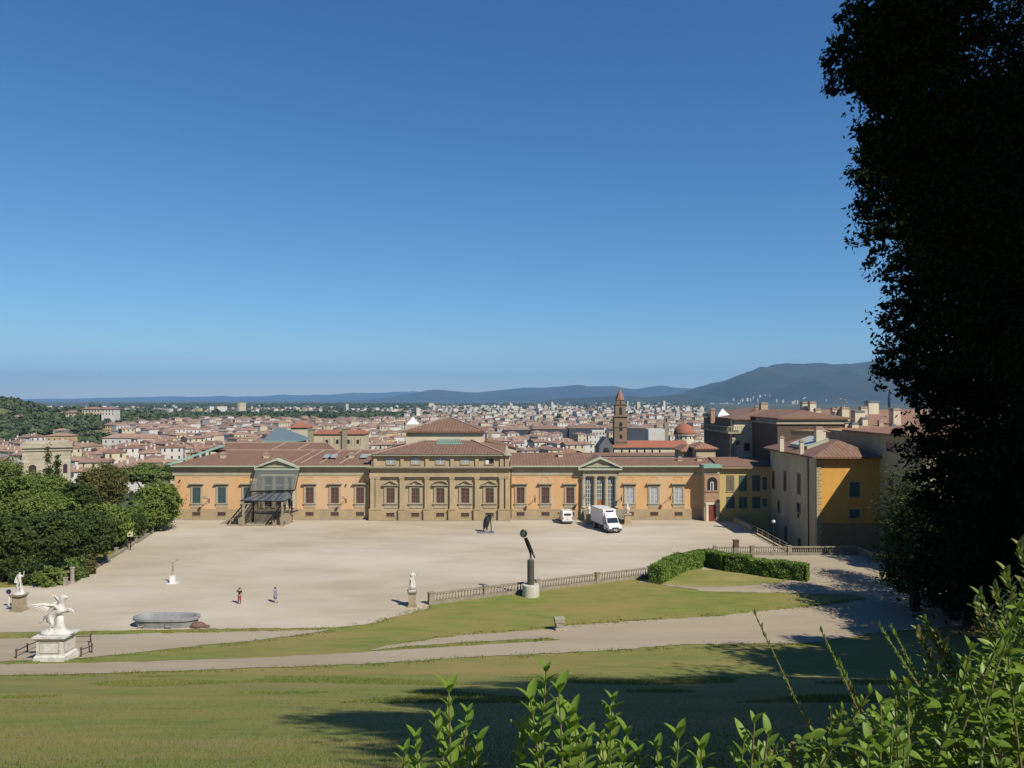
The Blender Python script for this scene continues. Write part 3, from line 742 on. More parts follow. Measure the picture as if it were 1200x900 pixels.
for p_,q_ in (((286,619,yc0+.2),(297,588,YF-3.4)),((331,619,yc0+.2),(342,588,YF-3.4)),((286,600,yc0+.2),(331,600,yc0+.2)),((297,600,YF-3.4),(342,599,YF-3.4)),((283,612,yc0+.1),(300,590,YF-5))): fm.beam(q3(*p_),q3(*q_),.09,.09)
fm.build('frame',iron,sc)
m=MB(); m.add(A,[(0,1,2,3,4)])
m.build('roof_sheet',netsheet,sc)
for px,py in ((285.5,618.5),(331,619.5)):
    v=q3(px,587,yc0+.2); MB().box(v.x-.16,v.x+.16,yc0,yc0+.32,0,v.z-.2).box(v.x-.4,v.x+.4,yc0-.2,yc0+.6,0,.3).build('post',sand,sc)
for px in (297,342):
    v=q3(px,585,YF-3.5); MB().box(v.x-.12,v.x+.12,YF-3.6,YF-3.36,0,v.z-.2).build('post',iron,sc)
# netting frame above
netm=bpy.data.materials.new('sheer_netting'); netm.use_nodes=True; nt=netm.node_tree; nt.nodes.clear()
no=nt.nodes.new('ShaderNodeOutputMaterial'); d1=nt.nodes.new('ShaderNodeBsdfDiffuse'); d1.inputs[0].default_value=(.17,.19,.18,1); tr=nt.nodes.new('ShaderNodeBsdfTransparent'); mx=nt.nodes.new('ShaderNodeMixShader'); mx.inputs[0].default_value=.55
nt.links.new(tr.outputs[0],mx.inputs[1]); nt.links.new(d1.outputs[0],mx.inputs[2]); nt.links.new(mx.outputs[0],no.inputs[0])
m=MB(); 
B=[q3(299,551.5,YF-1.6),q3(351,551.5,YF-1.6),q3(345.5,574.5,YF-1.9),q3(292,576,YF-1.9)]
m.add(B,[(0,1,2,3)],0); m.beam(B[3],B[2],.25,.25,1); m.beam(B[2],B[1],.15,.15,1); m.beam(B[3],B[0],.1,.1,1)
m.build('netting',[netm,iron],sc)
# stair: landing, left outer flight, middle railing flight
st=wempty('entrance_stair',(X_(310),YF-5,0),'sandstone double stair with dark railings under the grey canopy','staircase')
ya,yb=YF-6.8,YF-.16
m=MB(); xa,xb=X_(299),X_(343)
zl=Z_(597)+.05
m.box(xa,xb,YF-3.2,yb,0,zl)
for k in range(8): m.box(X_(322)+k*.55,X_(322)+(k+1)*.55,ya,YF-3.21,0,zl*(k+1)/8)
for k in range(8): m.box(xa-.55*(k+1),xa-.55*k,ya+1,YF-1.2,0,zl*(8-k)/8-.05)
m.box(X_(283),xb,ya-1.2,ya-.01,0,.14)
m.build('steps',sand,st)
m=MB()
for (p,q) in (((266,614,ya+.5),(287,589,YF-3)),((270,616,ya),(290,591,YF-3.2)),((311,615.5,ya-.6),(331,590,YF-4)),((314.5,616,ya-.6),(334,592,YF-4)),((300,601.5,ya),(323,602.5,ya)),((322,607,ya-.3),(349,598,YF-4)),((264,617,ya),(290,617,ya-.5))):
    m.beam(q3(*p),q3(*q),.14,.22)
m.build('railing',iron,st)
m=MB()
for k in range(7):
    p=q3(268+k*3,614-k*3.8,ya+.3); m.box(p.x-.04,p.x+.04,p.y,p.y+.08,max(0,p.z-1.2),p.z)
for k in range(7):
    p=q3(312.5+k*2.8,615-k*3.6,ya-.6); m.box(p.x-.04,p.x+.04,p.y,p.y+.08,max(0,p.z-1.2),p.z)
m.build('railing_bars',iron,st)
# building with the lead pyramid roof behind
yp=YF+32; q=wempty('pavilion',(UX(327.5,yp),yp,0),'square pavilion with a grey pyramid roof rising behind the palace left wing','pavilion')
x0,x1=UX(307,yp),UX(348,yp); z1=UZ(516.3,yp)
MB().box(x0+.6,x1-.6,yp+.6,yp+11,0,z1-.3).build('wall',palecream,q)
MB().box(x0,x1,yp,yp+12,z1-.3,z1).build('cornice',copper,q)
m=MB(); xm=UX(327,yp+6); zt=UZ(500.3,yp+6)
m.add([(x0,yp,z1+.01),(x1,yp,z1+.01),(x1,yp+12,z1+.01),(x0,yp+12,z1+.01),(xm-.3,yp+6,zt),(xm+.3,yp+6,zt)],[(0,1,5,4),(1,2,5),(2,3,4,5),(3,0,4)])
m.build('roof',lead,q)
# triangular and cream gable remnants right of the centre roof
yg=YF+30
q=wempty('house',(UX(590,yg),yg,0),'low cream building with tiled lean-to just right of the palace centre roof','house')
x0,x1=UX(566,yg),UX(606,yg)
MB().prism([(x0,0),(x1,0),(x1,UZ(533,yg)),(x1-.5,UZ(524,yg)),(x0,UZ(516,yg))],yg,yg+9).build('wall',palecream,q)
MB().prism([(x1+.3,UZ(526,yg)),(x1+.3,UZ(525,yg)),(x0-.3,UZ(514.8,yg)),(x0-.3,UZ(516,yg))],yg-.3,yg+9.3).build('roof',tileX,q)
MB().box(UX(572,yg+3),UX(576,yg+3),yg+3,yg+4.2,UZ(518,yg),UZ(508,yg)).build('chimney',sand,q)
# ================================================================ tall buildings on the right
def face_window(parent,x,y,z0,z1,w,axis,mats,shutter=None,arch=False,frame=.12,blind=False):
    """window on a wall; axis 'y' faces the camera, axis 'x' faces left"""
    def bx(mb,a0,a1,d0,d1,za,zb,mi=None):
        if axis=='y': mb.box(x+a0,x+a1,y-d1,y-d0,za,zb,mi)
        else: mb.box(x-d1,x-d0,y+a0,y+a1,za,zb,mi)
    f=MB(); bx(f,-w-frame,-w,0,.1,z0,z1); bx(f,w,w+frame,0,.1,z0,z1); bx(f,-w-frame,w+frame,0,.11,z1+.002,z1+.18); bx(f,-w-frame-.05,w+frame+.05,0,.16,z0-.16,z0-.002)
    o=f.build('window',mats,parent)
    g=MB(); bx(g,-w,w,.004,.03,z0,z1)
    if shutter:
        n=int((z1-z0)/.2)
        for k in range(n):
            zz=z0+(z1-z0)*(k+.5)/n; bx(g,-w+.04,-.03,.031,.07,zz-.06,zz+.03); bx(g,.03,w-.04,.031,.07,zz-.06,zz+.03)
        p=g.build('shutter',shutter)
    else: p=g.build('pane',glass)
    p.parent=o; return o
mat('orange_tiles',(.46,.24,.14),(.29,.14,.085),(.34,.24,.16),s1=1.6,s2=.3,rough=.95,wave=('X',.65,.6),amt2=.6)
# A: ochre corner building
AX,AY=48.4,126.4; az_=13.75; AX1=58.3
A_=wempty('corner_building',(AX,AY,-6),'ochre building with cream left side and low tiled roof, right of the forecourt','building')
MB().box(AX,AX1,AY,148.9,-7,az_).build('wall',cream,A_)
o=MB().box(AX+.5,AX1,AY-.05,AY-.002,-7,az_-.05).build('wall',ochre,A_); o['label']='ochre front wall'
MB().box(AX+.0,AX1,AY-.12,AY-.052,-7,UZ(613,AY)).build('plinth',mat('brown_render',(.36,.23,.11),(.30,.19,.09),s1=1,rough=.95),A_)
m=MB(); k=0; zz=-6.5
while zz<az_-.6:
    w=.75 if k%2 else .5
    m.box(AX-.04,AX+w,AY-.14,AY-.053,zz,zz+.42); m.box(AX-.06,AX-.002,AY-.1,AY+w,zz,zz+.42); zz+=.47; k+=1
m.build('quoins',stone,A_)
m=MB(); ex0,ex1,ey0,ey1=AX-1.05,AX1+.0,AY-1.3,150
zt=UZ(515.5,AY+5)
ridx=54.0
m.box(ex0,ex1,ey0,ey1,az_-.28,az_,0)
rp=(ridx,AY+5.2,zt); rb=(ridx,146,zt-.2); z=az_+.003
m.add([(ex0,ey0,z),(ex1,ey0,z),rp],[(0,1,2)],0); m.add([(ex0,ey1,z),(ex0,ey0,z),rp,rb],[(0,1,2,3)],1); m.add([(ex1,ey0,z),(ex1,ey1,z),rb,rp],[(0,1,2,3)],1); m.add([(ex1,ey1,z),(ex0,ey1,z),rb],[(0,1,2)],0)
m.build('roof',[tileX,tileY],A_)
def onleft(px,py):
    a,b_,c=ray(px,py); t=AX/a; return b_*t, CAMZ+c*t
for px,pa,pb,w in ((920,553,575,.55),(936.5,556,578.5,.6),(906.5,553,572,.6)):
    y,za=onleft(px,pa); _,zb=onleft(px,pb); face_window(A_,AX,y,zb,za,w,'x',sand,shut_b)
for px,pa,pb,w in ((936,590,600,.75),(913,587,600,.5),(921,617,635,.5),(937,632,640,.6),(936,602,606,.35)):
    y,za=onleft(px,pa); _,zb=onleft(px,pb); face_window(A_,AX,y,zb,za,w,'x',sand,None)
y,_=onleft(948,600)
MB().tube([(AX-.12,y,-6),(AX-.12,y,az_-.3)],.09,6).build('downpipe',MT['brown_pipe'],A_)
for px,pa,pb,w in ((1001,565,582,.8),(1001,597,607,.8)):
    x,za=U(px,pa,AY); _,zb=U(px,pb,AY); face_window(A_,x,AY-.05,zb,za,w,'y',stone,shut_g)
# glazed dormer and chimneys on A
def rz(x,y): # left slope of roof A
    t=(x-ex0)/(ridx-ex0); return az_+t*(zt-az_)
gv=[(AX+1.0,141,rz(AX+1,141)+.5),(AX+1.0,133,rz(AX+1,133)+.5),(AX+4.6,133,rz(AX+4.6,133)+.55),(AX+4.6,141,rz(AX+4.6,141)+.55)]
m=MB(); m.add(gv,[(0,1,2,3)],0)
for i in range(4):
    a_,b_=Vector(gv[i]),Vector(gv[(i+1)%4]); m.add([a_,b_,b_-Vector((0,0,.55)),a_-Vector((0,0,.55))],[(3,2,1,0)],1)
for k in range(5):
    t=k/4; m.beam(Vector(gv[0]).lerp(Vector(gv[1]),t)+Vector((0,0,.04)),Vector(gv[3]).lerp(Vector(gv[2]),t)+Vector((0,0,.04)),.12,.06,1)
m.build('skylight',[mat('frosted_glass',(.62,.68,.72),(.52,.58,.62),rough=.25),gutter],A_)
def rchim(px,pyb,pyt,w,Y,parent,mats=None):
    x,z0=U(px,pyb,Y); _,z1=U(px,pyt,Y); m=MB(); m.box(x-w/2,x+w/2,Y,Y+w,z0-1.5,z1-.35,0); m.box(x-w/2-.1,x+w/2+.1,Y-.1,Y+w+.1,z1-.348,z1-.2,1); m.box(x-w/2+.05,x+w/2-.05,Y+.05,Y+w-.05,z1-.198,z1,1)
    return m.build('chimney',mats or [palecream,ridge_m],parent)
rchim(960.8,517,500,1.15,AY+7,A_); rchim(916.5,519,511,.7,AY+12,A_); rchim(940,523,515.5,.6,AY+4,A_); rchim(966,506,503,.5,AY+9,A_)
# B: wing behind the trees, projecting forward
BX,BY=58.35,112.5
bz=UZ(509,AY)
B_=wempty('side_wing',(BX,BY,-6),'tall pale ochre wing half hidden by the dark trees on the right','building')
MB().box(BX,90,BY,150,-7,bz).build('wall',mat('pale_ochre',(.50,.40,.23),(.44,.35,.2),(.36,.29,.18),s1=.6,s2=.2,stretch=(1,1,.4)),B_)
m=MB(); m.hip(BX-.65,91,BY-.8,139,bz+.3,bz+1.7,.28,gx=9); m.build('roof',[MT['orange_tiles']]*2,B_)
for py_ in ((518.5,529),(560,575)):
    for yy in (122.5,117):
        za=CAMZ-(py_[0]-468)/F*yy; zb=CAMZ-(py_[1]-468)/F*yy
        face_window(B_,BX,yy,zb,za,1.2 if py_[0]<540 else .7,'x',stone,None)
# C : far block left with balcony terrace ; D : dark block ; E : big roofs
CX,CY=45.7,165.0; cz=18.6
C_=wempty('palace_block',(CX,CY,-5),'cream block with rusticated corner and brown shaded flank behind the yellow wing','building')
cx1_=UX(884,CY)
MB().box(CX,cx1_+8,CY,189,-8,cz).build('wall',palecream,C_)
o=MB().box(CX-.05,CX-.002,CY+1.2,189,-8,cz-.1).build('wall',mat('shaded_brown_wall',(.20,.13,.08),(.17,.11,.07),rough=.95),C_); o['label']='side wall in shade-coloured dark brown'  # dark brown sheet puts the shade of the left flank into its colour
m=MB(); zz=0;k=0
while zz<cz-3.5:
    w=1.5 if k%2 else .95
    m.box(CX-.2,CX+w*.6,CY-.18,CY-.002,zz,zz+.62); m.box(CX-.22,CX-.055,CY-.18,CY+w,zz,zz+.62); zz+=.72;k+=1
m.build('quoins',stonelt,C_)
m=MB(); m.box(CX-1.0,CX+2.0,CY-.8,188,cz-2.9,cz-2.5,0)
for k in range(30): m.box(CX-.95,CX-.85,CY-.6+k*.8,CY-.45+k*.8,cz-2.5,cz-1.6,0)
for k in range(7): m.box(CX-.9+k*.45,CX-.78+k*.45,CY-.8,CY-.7,cz-2.5,cz-1.6,0)
m.box(CX-1.0,CX-.8,CY-.82,188,cz-1.598,cz-1.4,0); m.box(CX-.8,CX+2,CY-.82,CY-.62,cz-1.598,cz-1.4,0)
m.build('balcony',stonelt,C_)
m=MB(); m.hip(UX(850,CY+4),cx1_+14,CY-.8,CY+20,cz+.25,UZ(479.5,CY+10),.3,gx=8); m.build('roof',[tileX,tileY],C_)
MB().tube([(UX(859,CY),CY-.1,0),(UX(859,CY),CY-.1,cz-.3)],.09,6).build('downpipe',MT['brown_pipe'],C_)
for px,pa,pb in ((863,517,521),(875,519.5,528)):
    x,za=U(px,pa,CY); _,zb=U(px,pb,CY); face_window(C_,x,CY,zb,za,.55,'y',stone,shut_b)
rchim(896,480,471.5,1.5,CY+9,C_,[cream,ridge_m]); rchim(835.5,488,478.5,.9,CY+10,C_,[brick,ridge_m]); rchim(887,481,475,.6,CY+9,C_,[brick,ridge_m])
m=MB(); x,z=U(847,484.5,CY+12); m.add([(x-1.3,CY+11,z-.4),(x+1.3,CY+11,z-.4),(x+1.3,CY+13.6,z-.4),(x-1.3,CY+13.6,z-.4),(x,CY+12.3,z+1.1)],[(0,1,4),(1,2,4),(2,3,4),(3,0,4)]); m.box(x-1.3,x+1.3,CY+11,CY+13.6,z-3,z-.41); m.build('lantern',white_p,C_)
# D
DX,DY=49.9,144.3; dz=UZ(494.3,165)
D_=wempty('rear_block',(DX,DY,-5),'shade-coloured brown block with flat parapet between the cream block and the ochre corner roof','building')
MB().box(DX,DX+14,DY+5,200,-8,dz).build('wall',mat('shaded_umber',(.13,.085,.055),(.10,.07,.05),rough=.95),D_)  # umber base colour holds the shade this wall stands in
m=MB(); m.box(DX-.3,DX+14,DY+4.7,200,dz+.002,dz+.35); m.build('parapet',stonelt,D_)
m=MB(); m.box(DX+.5,DX+13.5,DY+5.5,200,dz+.352,dz+.9,0); m.build('wall',palecream,D_)
MB().hip(DX-.2,DX+14,DY+4.4,200,dz+1.15,UZ(480,160),.25,gx=7).build('roof',[tileX,tileY],D_)
# E
E_=wempty('great_roofs',(70,150,-5),'broad run of orange tiled palace roofs crowded with chimneys on the right','building')
ex=UX(920,158)
MB().box(57,110,150.5,205,-8,16.3).build('wall',cream,E_)
m=MB(); zb=16.9
def rp3(px,py,Y): x,z=U(px,py,Y); return (x,Y,z)
r0=[rp3(921,504,150),rp3(1025,508.5,139),rp3(1090,506,139),rp3(1090,480,182),rp3(948,480,182)]
m.add(r0,[(0,1,2,3,4)],0)
m.add([r0[4],r0[3],(r0[3][0],215,14),(r0[4][0],215,14)],[(0,1,2,3)],0)
m.add([r0[0],r0[4],(r0[4][0],215,14),(r0[0][0],215,14)],[(0,1,2,3)],1)
m.add([(v[0],v[1],v[2]-.3) for v in r0],[(4,3,2,1,0)],0)
m.build('roof',[mat('orange_tiles',(.36,.155,.08),(.25,.11,.065),(.17,.095,.06),s1=.8,s2=.2,rough=.95,wave=('X',.6,.5),amt2=.6),tileY],E_)
m=MB(); q=[rp3(968,507,150.2),rp3(1030,512,138.6),rp3(1090,508,138.6)]
MB().add([rp3(925,504.2,149.6),rp3(1023,509.4,139.2),rp3(1023,520,139.2),rp3(925,520,149.6)],[(3,2,1,0)]).build('wall',MT['pale_ochre'],E_)
for (px,pb,pt,w,Y) in ((945,484,471,1.6,168),(953,484,470.5,1.3,166),(959,492,478.5,1.1,160),(955,508,499,.9,150),(967,497,485,.9,158),(979,491,478,1.1,160),(985,491,477,1.3,160),(991,492,477,1.4,159),(978,505,491,.8,152),(985,505,494,1.0,150),(994,505,494,1.1,149),(1002.5,506,495,1.2,148),(1008,500,481,1.9,152),(1014,500,489,1.0,151),(1024,480,470,2.2,172),(1013,481,476.5,1.4,170),(1051.5,495,478.5,1.4,152),(946,497,484.5,.6,156),(1033,496,492,.8,150),(1048,500,497,.8,148)):
    rchim(px,pb,pt,w,Y,E_,[palecream if w>.95 else cream,ridge_m if int(px)%2 else lead])
rng2=random.Random(5)
for px,py in ((938,489),(968,489.5),(975,494),(1003,490.5),(1038,489),(990,473)):
    x,z=U(px,py,158); m=MB()
    m.lathe([(.02,0),(.4,.1),(.55,.3)],(x,158,z),10).beam((x,158.1,z-1.2),(x,158.1,z+.1),.06); o=m.build('satellite_dish',white_p,E_)
x,z=U(1042,459,150)
fp=wempty('furled_flag',(x,150,16),'furled blue flag on a pole above the tiled roofs beside the tree','flag')
MB().tube([(x,150,15),(x,150,z+.2)],.07,6).build('pole',iron,fp)
MB().lathe([(.1,-3.0),(.3,-2.7),(.28,-1.5),(.17,-.5),(.05,0)],(x,150,z),8,sy=.7).build('cloth',mat('blue_cloth',(.012,.03,.13),(.01,.025,.1)),fp)
# ================================================================ balustrades
def baluster_mesh():
    m=MB(); m.box(-.09,.09,-.09,.09,0,.08)
    m.lathe([(.05,.08),(.105,.22),(.10,.32),(.045,.58),(.04,.66),(.075,.70),(.05,.74)],(0,0,0),8); m.box(-.085,.085,-.085,.085,.74,.80)
    return m
_bm=None
def balustrade(pts,label,matl,postat=None,step=.36,h=BH):
    global _bm
    o=wempty('balustrade',(pts[0][0],pts[0][1],0),label,'balustrade')
    P3=[Vector((p[0],p[1],0)) for p in pts]
    base=MB(); rail=MB()
    for a_,c_ in zip(P3[:-1],P3[1:]):
        base.beam(a_+Vector((0,0,.15)),c_+Vector((0,0,.15)),.42,.46); rail.beam(a_+Vector((0,0,h-.08)),c_+Vector((0,0,h-.08)),.34,.16)
    base.build('base_course',matl,o); rail.build('top_rail',matl,o)
    nb=0
    for i,(a_,c_) in enumerate(zip(P3[:-1],P3[1:])):
        L=(c_-a_).length; n=int(L/step); ang=math.atan2((c_-a_).y,(c_-a_).x)
        for k in range(1,n):
            p=a_+(c_-a_)*k/n
            if nb>=98: break
            if _bm is None:
                b_=baluster_mesh().build('baluster',matl); _bm=b_
            else: b_=_bm.copy(); C.objects.link(b_)
            b_.parent=o; b_.matrix_parent_inverse=Matrix.Translation(-o.location); b_.location=(p.x,p.y,.38); b_.rotation_euler=(0,0,ang); b_.scale=(1.1,1.1,(h-.16-.38)/.8); nb+=1
    for i,p in enumerate(P3):
        d=(P3[min(i+1,len(P3)-1)]-P3[max(i-1,0)]); ang=math.atan2(d.y,d.x)
        m=MB(); m.rbox(p.x,p.y,-.2,h+.04,.56,.5,ang); m.rbox(p.x,p.y,h+.042,h+.14,.66,.6,ang); m.rbox(p.x,p.y,-.2,.42,.64,.58,ang)
        m.build('post',matl,o)
    return o
bal_stone=mat('weathered_stone',(.36,.31,.22),(.25,.22,.16),(.17,.155,.12),s1=4,s2=1.2,rough=.95,bump=.3,amt2=.7)
def lerp2(a,b,t): return (a[0]+(b[0]-a[0])*t,a[1]+(b[1]-a[1])*t)
balustrade(BAL,'long curving weathered stone balustrade between the white statue and the clipped hedge',bal_stone)
balustrade([BAR[0],lerp2(BAR[0],BAR[1],.5),BAR[1],BAR[2]],'straight stone balustrade beyond the hedge, in front of the ochre corner building',bal_stone,step=.33)
balustrade(BARR,'short shaded run of stone balustrade turning towards the dark trees',bal_stone,step=.4)
# urn like box on the balustrade
x,y=lerp2(BAR[0],BAR[1],.28)
o=MB().box(x-.42,x+.42,y-.42,y+.42,BH+.0,BH+.12).box(x-.35,x+.35,y-.35,y+.35,BH+.122,BH+.85).box(x-.42,x+.42,y-.42,y+.42,BH+.852,BH+1.0).build('planter_box',mat('dark_terracotta',(.13,.07,.05),(.1,.055,.04)))
tag(o,'dark square planter box standing on the stone balustrade behind the hedge','planter')
MB().box(x-.38,x+.38,y-.38,y+.38,-.2,BH-.01).build('post',bal_stone,bpy.data.objects['balustrade.001'])
# parapet and rail down the right side of the forecourt
pr=wempty('parapet',(41.2,150,0),'low stone parapet with a metal handrail along the right edge of the forecourt','wall')
MB().box(41.1,41.5,137,148.6,-6,.9).box(41.1,41.5,119,136.9,-6,.25).box(41.0,41.6,136.95,148.6,.902,1.02).build('wall',stone,pr)
m=MB(); 
for k in range(7): m.box(41.25,41.33,120+k*2.8,120.08+k*2.8,.25,1.15)
m.beam((41.3,119.5,1.17),(41.3,137,1.17),.09,.07); m.beam((41.3,119.5,.7),(41.3,137,.7),.05,.05)
m.build('handrail',bal_stone,pr)
# lamp
x,y=at_h(905.5,641,.0); y=119.5; x=UX(905.5,y)
lp=empty('street_lamp',(x,y,-.2),'slim dark lamp post with a white globe, in the shade by the ochre corner building','lamp')
MB().lathe([(.16,0),(.16,.3),(.09,.5),(.06,.6),(.05,4.3),(.09,4.4)],(0,0,0),10).build('post',iron,lp)
MB().ball((0,0,4.68),.27,14,10).build('globe',mat('opal_globe',(.8,.8,.78),(.78,.78,.76),rough=.2),lp,smooth=True)
MB().lathe([(.2,4.92),(.1,5.0),(.02,5.1)],(0,0,0),10).build('cap',iron,lp)
# low wall with posts on the left edge of the forecourt
lw=wempty('garden_wall',(-56,110,0),'low stone kerb wall with small piers along the left edge of the gravel, under the trees','wall')
a_,c_=Vector((-54.6,97.5,0)),Vector((-64.2,151,0))
m=MB(); m.beam(a_+Vector((0,0,.05)),c_+Vector((0,0,.05)),.5,.5); m.build('wall',greystone,lw)
for k in range(12):
    p=a_.lerp(c_,k/11); MB().rbox(p.x,p.y,-.2,.95,.4,.4,.1).rbox(p.x,p.y,.952,1.05,.5,.5,.1).build('pier',greystone,lw)
m=MB()
m.beam(a_+Vector((0,0,.8)),c_+Vector((0,0,.8)),.05,.05); m.build('rail',iron,lw)
# ================================================================ skinned figures
def skin(name,V,E_,Rr,mats,parent,sub=2):
    me=bpy.data.meshes.new(name); me.from_pydata(V,E_,[]); me.materials.append(mats)
    o=bpy.data.objects.new(name,me); C.objects.link(o)
    if parent is not None:
        o.parent=parent
    sm=o.modifiers.new('skin','SKIN'); sm.use_smooth_shade=True
    if not me.skin_vertices: me.skin_vertices.new() if hasattr(me.skin_vertices,'new') else None
    for i,r in enumerate(Rr):
        sv=me.skin_vertices[0].data[i]; sv.radius=(r,r) if not isinstance(r,tuple) else r; sv.use_root=(i==0)
    ss=o.modifiers.new('sub','SUBSURF'); ss.levels=sub; ss.render_levels=sub
    # bake to a plain mesh
    dg=bpy.context.evaluated_depsgraph_get(); ev=o.evaluated_get(dg); nm=bpy.data.meshes.new_from_object(ev,depsgraph=dg)
    o.modifiers.clear(); o.data=nm
    if not nm.materials: nm.materials.append(mats)
    return o
def human(parent,H=1.72,arms=None,legs=None,mats=None,lean=0,fingers=True,name='body',female=False):
    """standing human, one skinned surface; arms = [(elbow,hand) left, right] offsets in head units"""
    s=H/1.72
    V=[(0,0,.95),(0,0,1.1),(0,0,1.28),(0,0,1.42),(0,0,1.50),(0,.0,1.60),(0,-.01,1.68)]
    Rr=[.13,.12,.15,.13,.055,.085,.075]; E_=[(0,1),(1,2),(2,3),(3,4),(4,5),(5,6)]
    for i,sd in enumerate((-1,1)):
        kn,ft=legs[i] if legs else ((sd*.1,-.02,.5),(sd*.11,.02,.09))
        a=len(V); V+=[(sd*.09,0,.88),kn,ft,(ft[0],ft[1]-.15,ft[2]-.05)]; Rr+=[.085,.055,.04,.032]; E_+=[(0,a),(a,a+1),(a+1,a+2),(a+2,a+3)]
        el,ha=arms[i] if arms else ((sd*.24,.02,1.12),(sd*.26,-.08,.88))
        a=len(V); sh=Vector((sd*.18,0,1.40)); el=Vector(el); ha=Vector(ha)
        V+=[tuple(sh),tuple(el),tuple(ha)]; Rr+=[.055,.042,.03]; E_+=[(3,a),(a,a+1),(a+1,a+2)]
        d=(ha-el).normalized(); up=Vector((0,-1,0)); side=d.cross(up).normalized() if d.cross(up).length>.1 else Vector((1,0,0))
        pm=ha+d*.07; b_=len(V); V.append(tuple(pm)); Rr.append(.034); E_.append((a+2,b_))
        for k in range(4):
            q=pm+side*(k-1.5)*.021+d*(.03); t=q+d*(.055+(.012 if k in(1,2) else 0))-up.cross(side)*.0+up*.015
            c0=len(V); V+=[tuple(q),tuple(t)]; Rr+=[.011,.009]; E_+=[(b_,c0),(c0,c0+1)]
        c0=len(V); q=ha+d*.03-side*.035; V+=[tuple(q),tuple(q+d*.05-side*.02)]; Rr+=[.012,.01]; E_+=[(a+2,c0),(c0,c0+1)]
    V=[(v[0]*s,v[1]*s,v[2]*s) for v in V]; Rr=[r*s for r in Rr]
    return skin(name,V,E_,Rr,mats,parent,2)
skinm=mat('skin_tone',(.50,.30,.20),(.46,.27,.18),rough=.6)
hairm=mat('dark_hair',(.03,.02,.015),(.02,.015,.01),rough=.6)
def limb(parent,name,V,Rr,m,E_=None): return skin(name,V,E_ or [(i,i+1) for i in range(len(V)-1)],Rr,m,parent,2)
x,y=G(280.6,707.8)
p1=empty('person',(x,y,terr(x,y)+.03),'person in a black top and magenta trousers with one arm raised','person',rz=R(15))
human(p1,1.75,arms=[((-.34,-.14,1.42),(-.16,-.26,1.60)),((.25,.03,1.12),(.24,-.1,.9))],mats=skinm)
limb(p1,'shirt',[(0,0,1.0),(0,0,1.15),(0,0,1.3),(0,0,1.44),(-.18,0,1.43),(-.35,-.14,1.44),(.18,0,1.43),(.26,.03,1.2)],[.155,.15,.17,.14,.08,.06,.08,.065],mat('black_cloth',(.012,.012,.014),(.01,.01,.012)),[(0,1),(1,2),(2,3),(3,4),(4,5),(3,6),(6,7)])
mg=mat('magenta_cloth',(.30,.035,.10),(.25,.03,.08))
limb(p1,'trousers',[(0,0,.98),(-.09,0,.88),(-.1,-.02,.5),(-.11,.02,.16),(.09,0,.88),(.1,-.02,.5),(.11,.02,.16)],[.15,.11,.085,.07,.11,.085,.07],mg,[(0,1),(1,2),(2,3),(0,4),(4,5),(5,6)])
MB().ball((0,.025,1.68),.115,12,8,sc=(1,1,1.05)).build('hair',hairm,p1,smooth=True)
MB().ball((-.11,-.04,.07),.06,8,6,sc=(1,2.2,1.1)).ball((.11,-.04,.07),.06,8,6,sc=(1,2.2,1.1)).build('shoe',hairm,p1,smooth=True)
x,y=G(322.7,706.5)
p2=empty('person',(x,y,terr(x,y)+.03),'person in a loose pale blue denim outfit walking on the gravel','person',rz=R(70))
human(p2,1.68,legs=[((-.08,-.10,.5),(-.09,.12,.1)),((.08,.05,.5),(.09,-.18,.09))],mats=skinm)
bl=mat('pale_denim',(.20,.27,.38),(.14,.20,.30),s1=6)
limb(p2,'dress',[(0,0,.38),(0,0,.7),(0,0,1.0),(0,0,1.2),(0,0,1.4),(-.18,0,1.38),(-.25,.0,1.1),(.18,0,1.38),(.25,0,1.1)],[.25,.22,.17,.155,.14,.08,.065,.08,.065],bl,[(0,1),(1,2),(2,3),(3,4),(4,5),(5,6),(4,7),(7,8)])
MB().ball((0,.03,1.62),.12,12,8,sc=(1,1.05,1.15)).build('hair',mat('brown_hair',(.09,.05,.03),(.07,.04,.02)),p2,smooth=True)
MB().ball((-.09,.08,.06),.05,8,6,sc=(1,2.2,1.1)).ball((.09,-.22,.06),.05,8,6,sc=(1,2.2,1.1)).build('shoe',hairm,p2,smooth=True)
# ---- classical statues
def drape(parent,s,m,seed=0,w=.34,z0=.05,z1=1.15):
    """pleated robe"""
    n=28; vs=[];fs=[]; prof=[(w,z0),(w*.93,.35),(w*.8,.7),(w*.66,.95),(w*.5,z1),(w*.56,1.32),(w*.35,1.46)]
    for r,z in prof:
        for k in range(n):
            a=6.283*k/n; rr=r*(1+.12*math.sin(a*7+seed+z*1.5)*(1.3-z*.5)); vs.append((rr*math.cos(a)*s,rr*.72*math.sin(a)*s,z*s))
    for i in range(len(prof)-1):
        for k in range(n):
            a=i*n+k; b_=i*n+(k+1)%n; fs.append((a,b_,b_+n,a+n))
    fs.append(tuple(range(n-1,-1,-1))); fs.append(tuple(range((len(prof)-1)*n,len(prof)*n)))
    mb=MB(); mb.add(vs,fs); return mb.build('robe',m,parent,smooth=True)
def pedestal(parent,w,h,m,m2=None):
    b_=MB(); b_.box(-w*.68,w*.68,-w*.68,w*.68,-.3,.16); b_.box(-w*.6,w*.6,-w*.6,w*.6,.162,.3)
    b_.box(-w*.5,w*.5,-w*.5,w*.5,.302,h-.26); b_.build('pedestal',m,parent)
    b_=MB(); b_.box(-w*.6,w*.6,-w*.6,w*.6,h-.258,h-.14); b_.box(-w*.7,w*.7,-w*.7,w*.7,h-.138,h); b_.build('pedestal_cap',m2 or m,parent)
def lift(o,z):
    o.location.z+=z; return o
x,y=G(483,711)
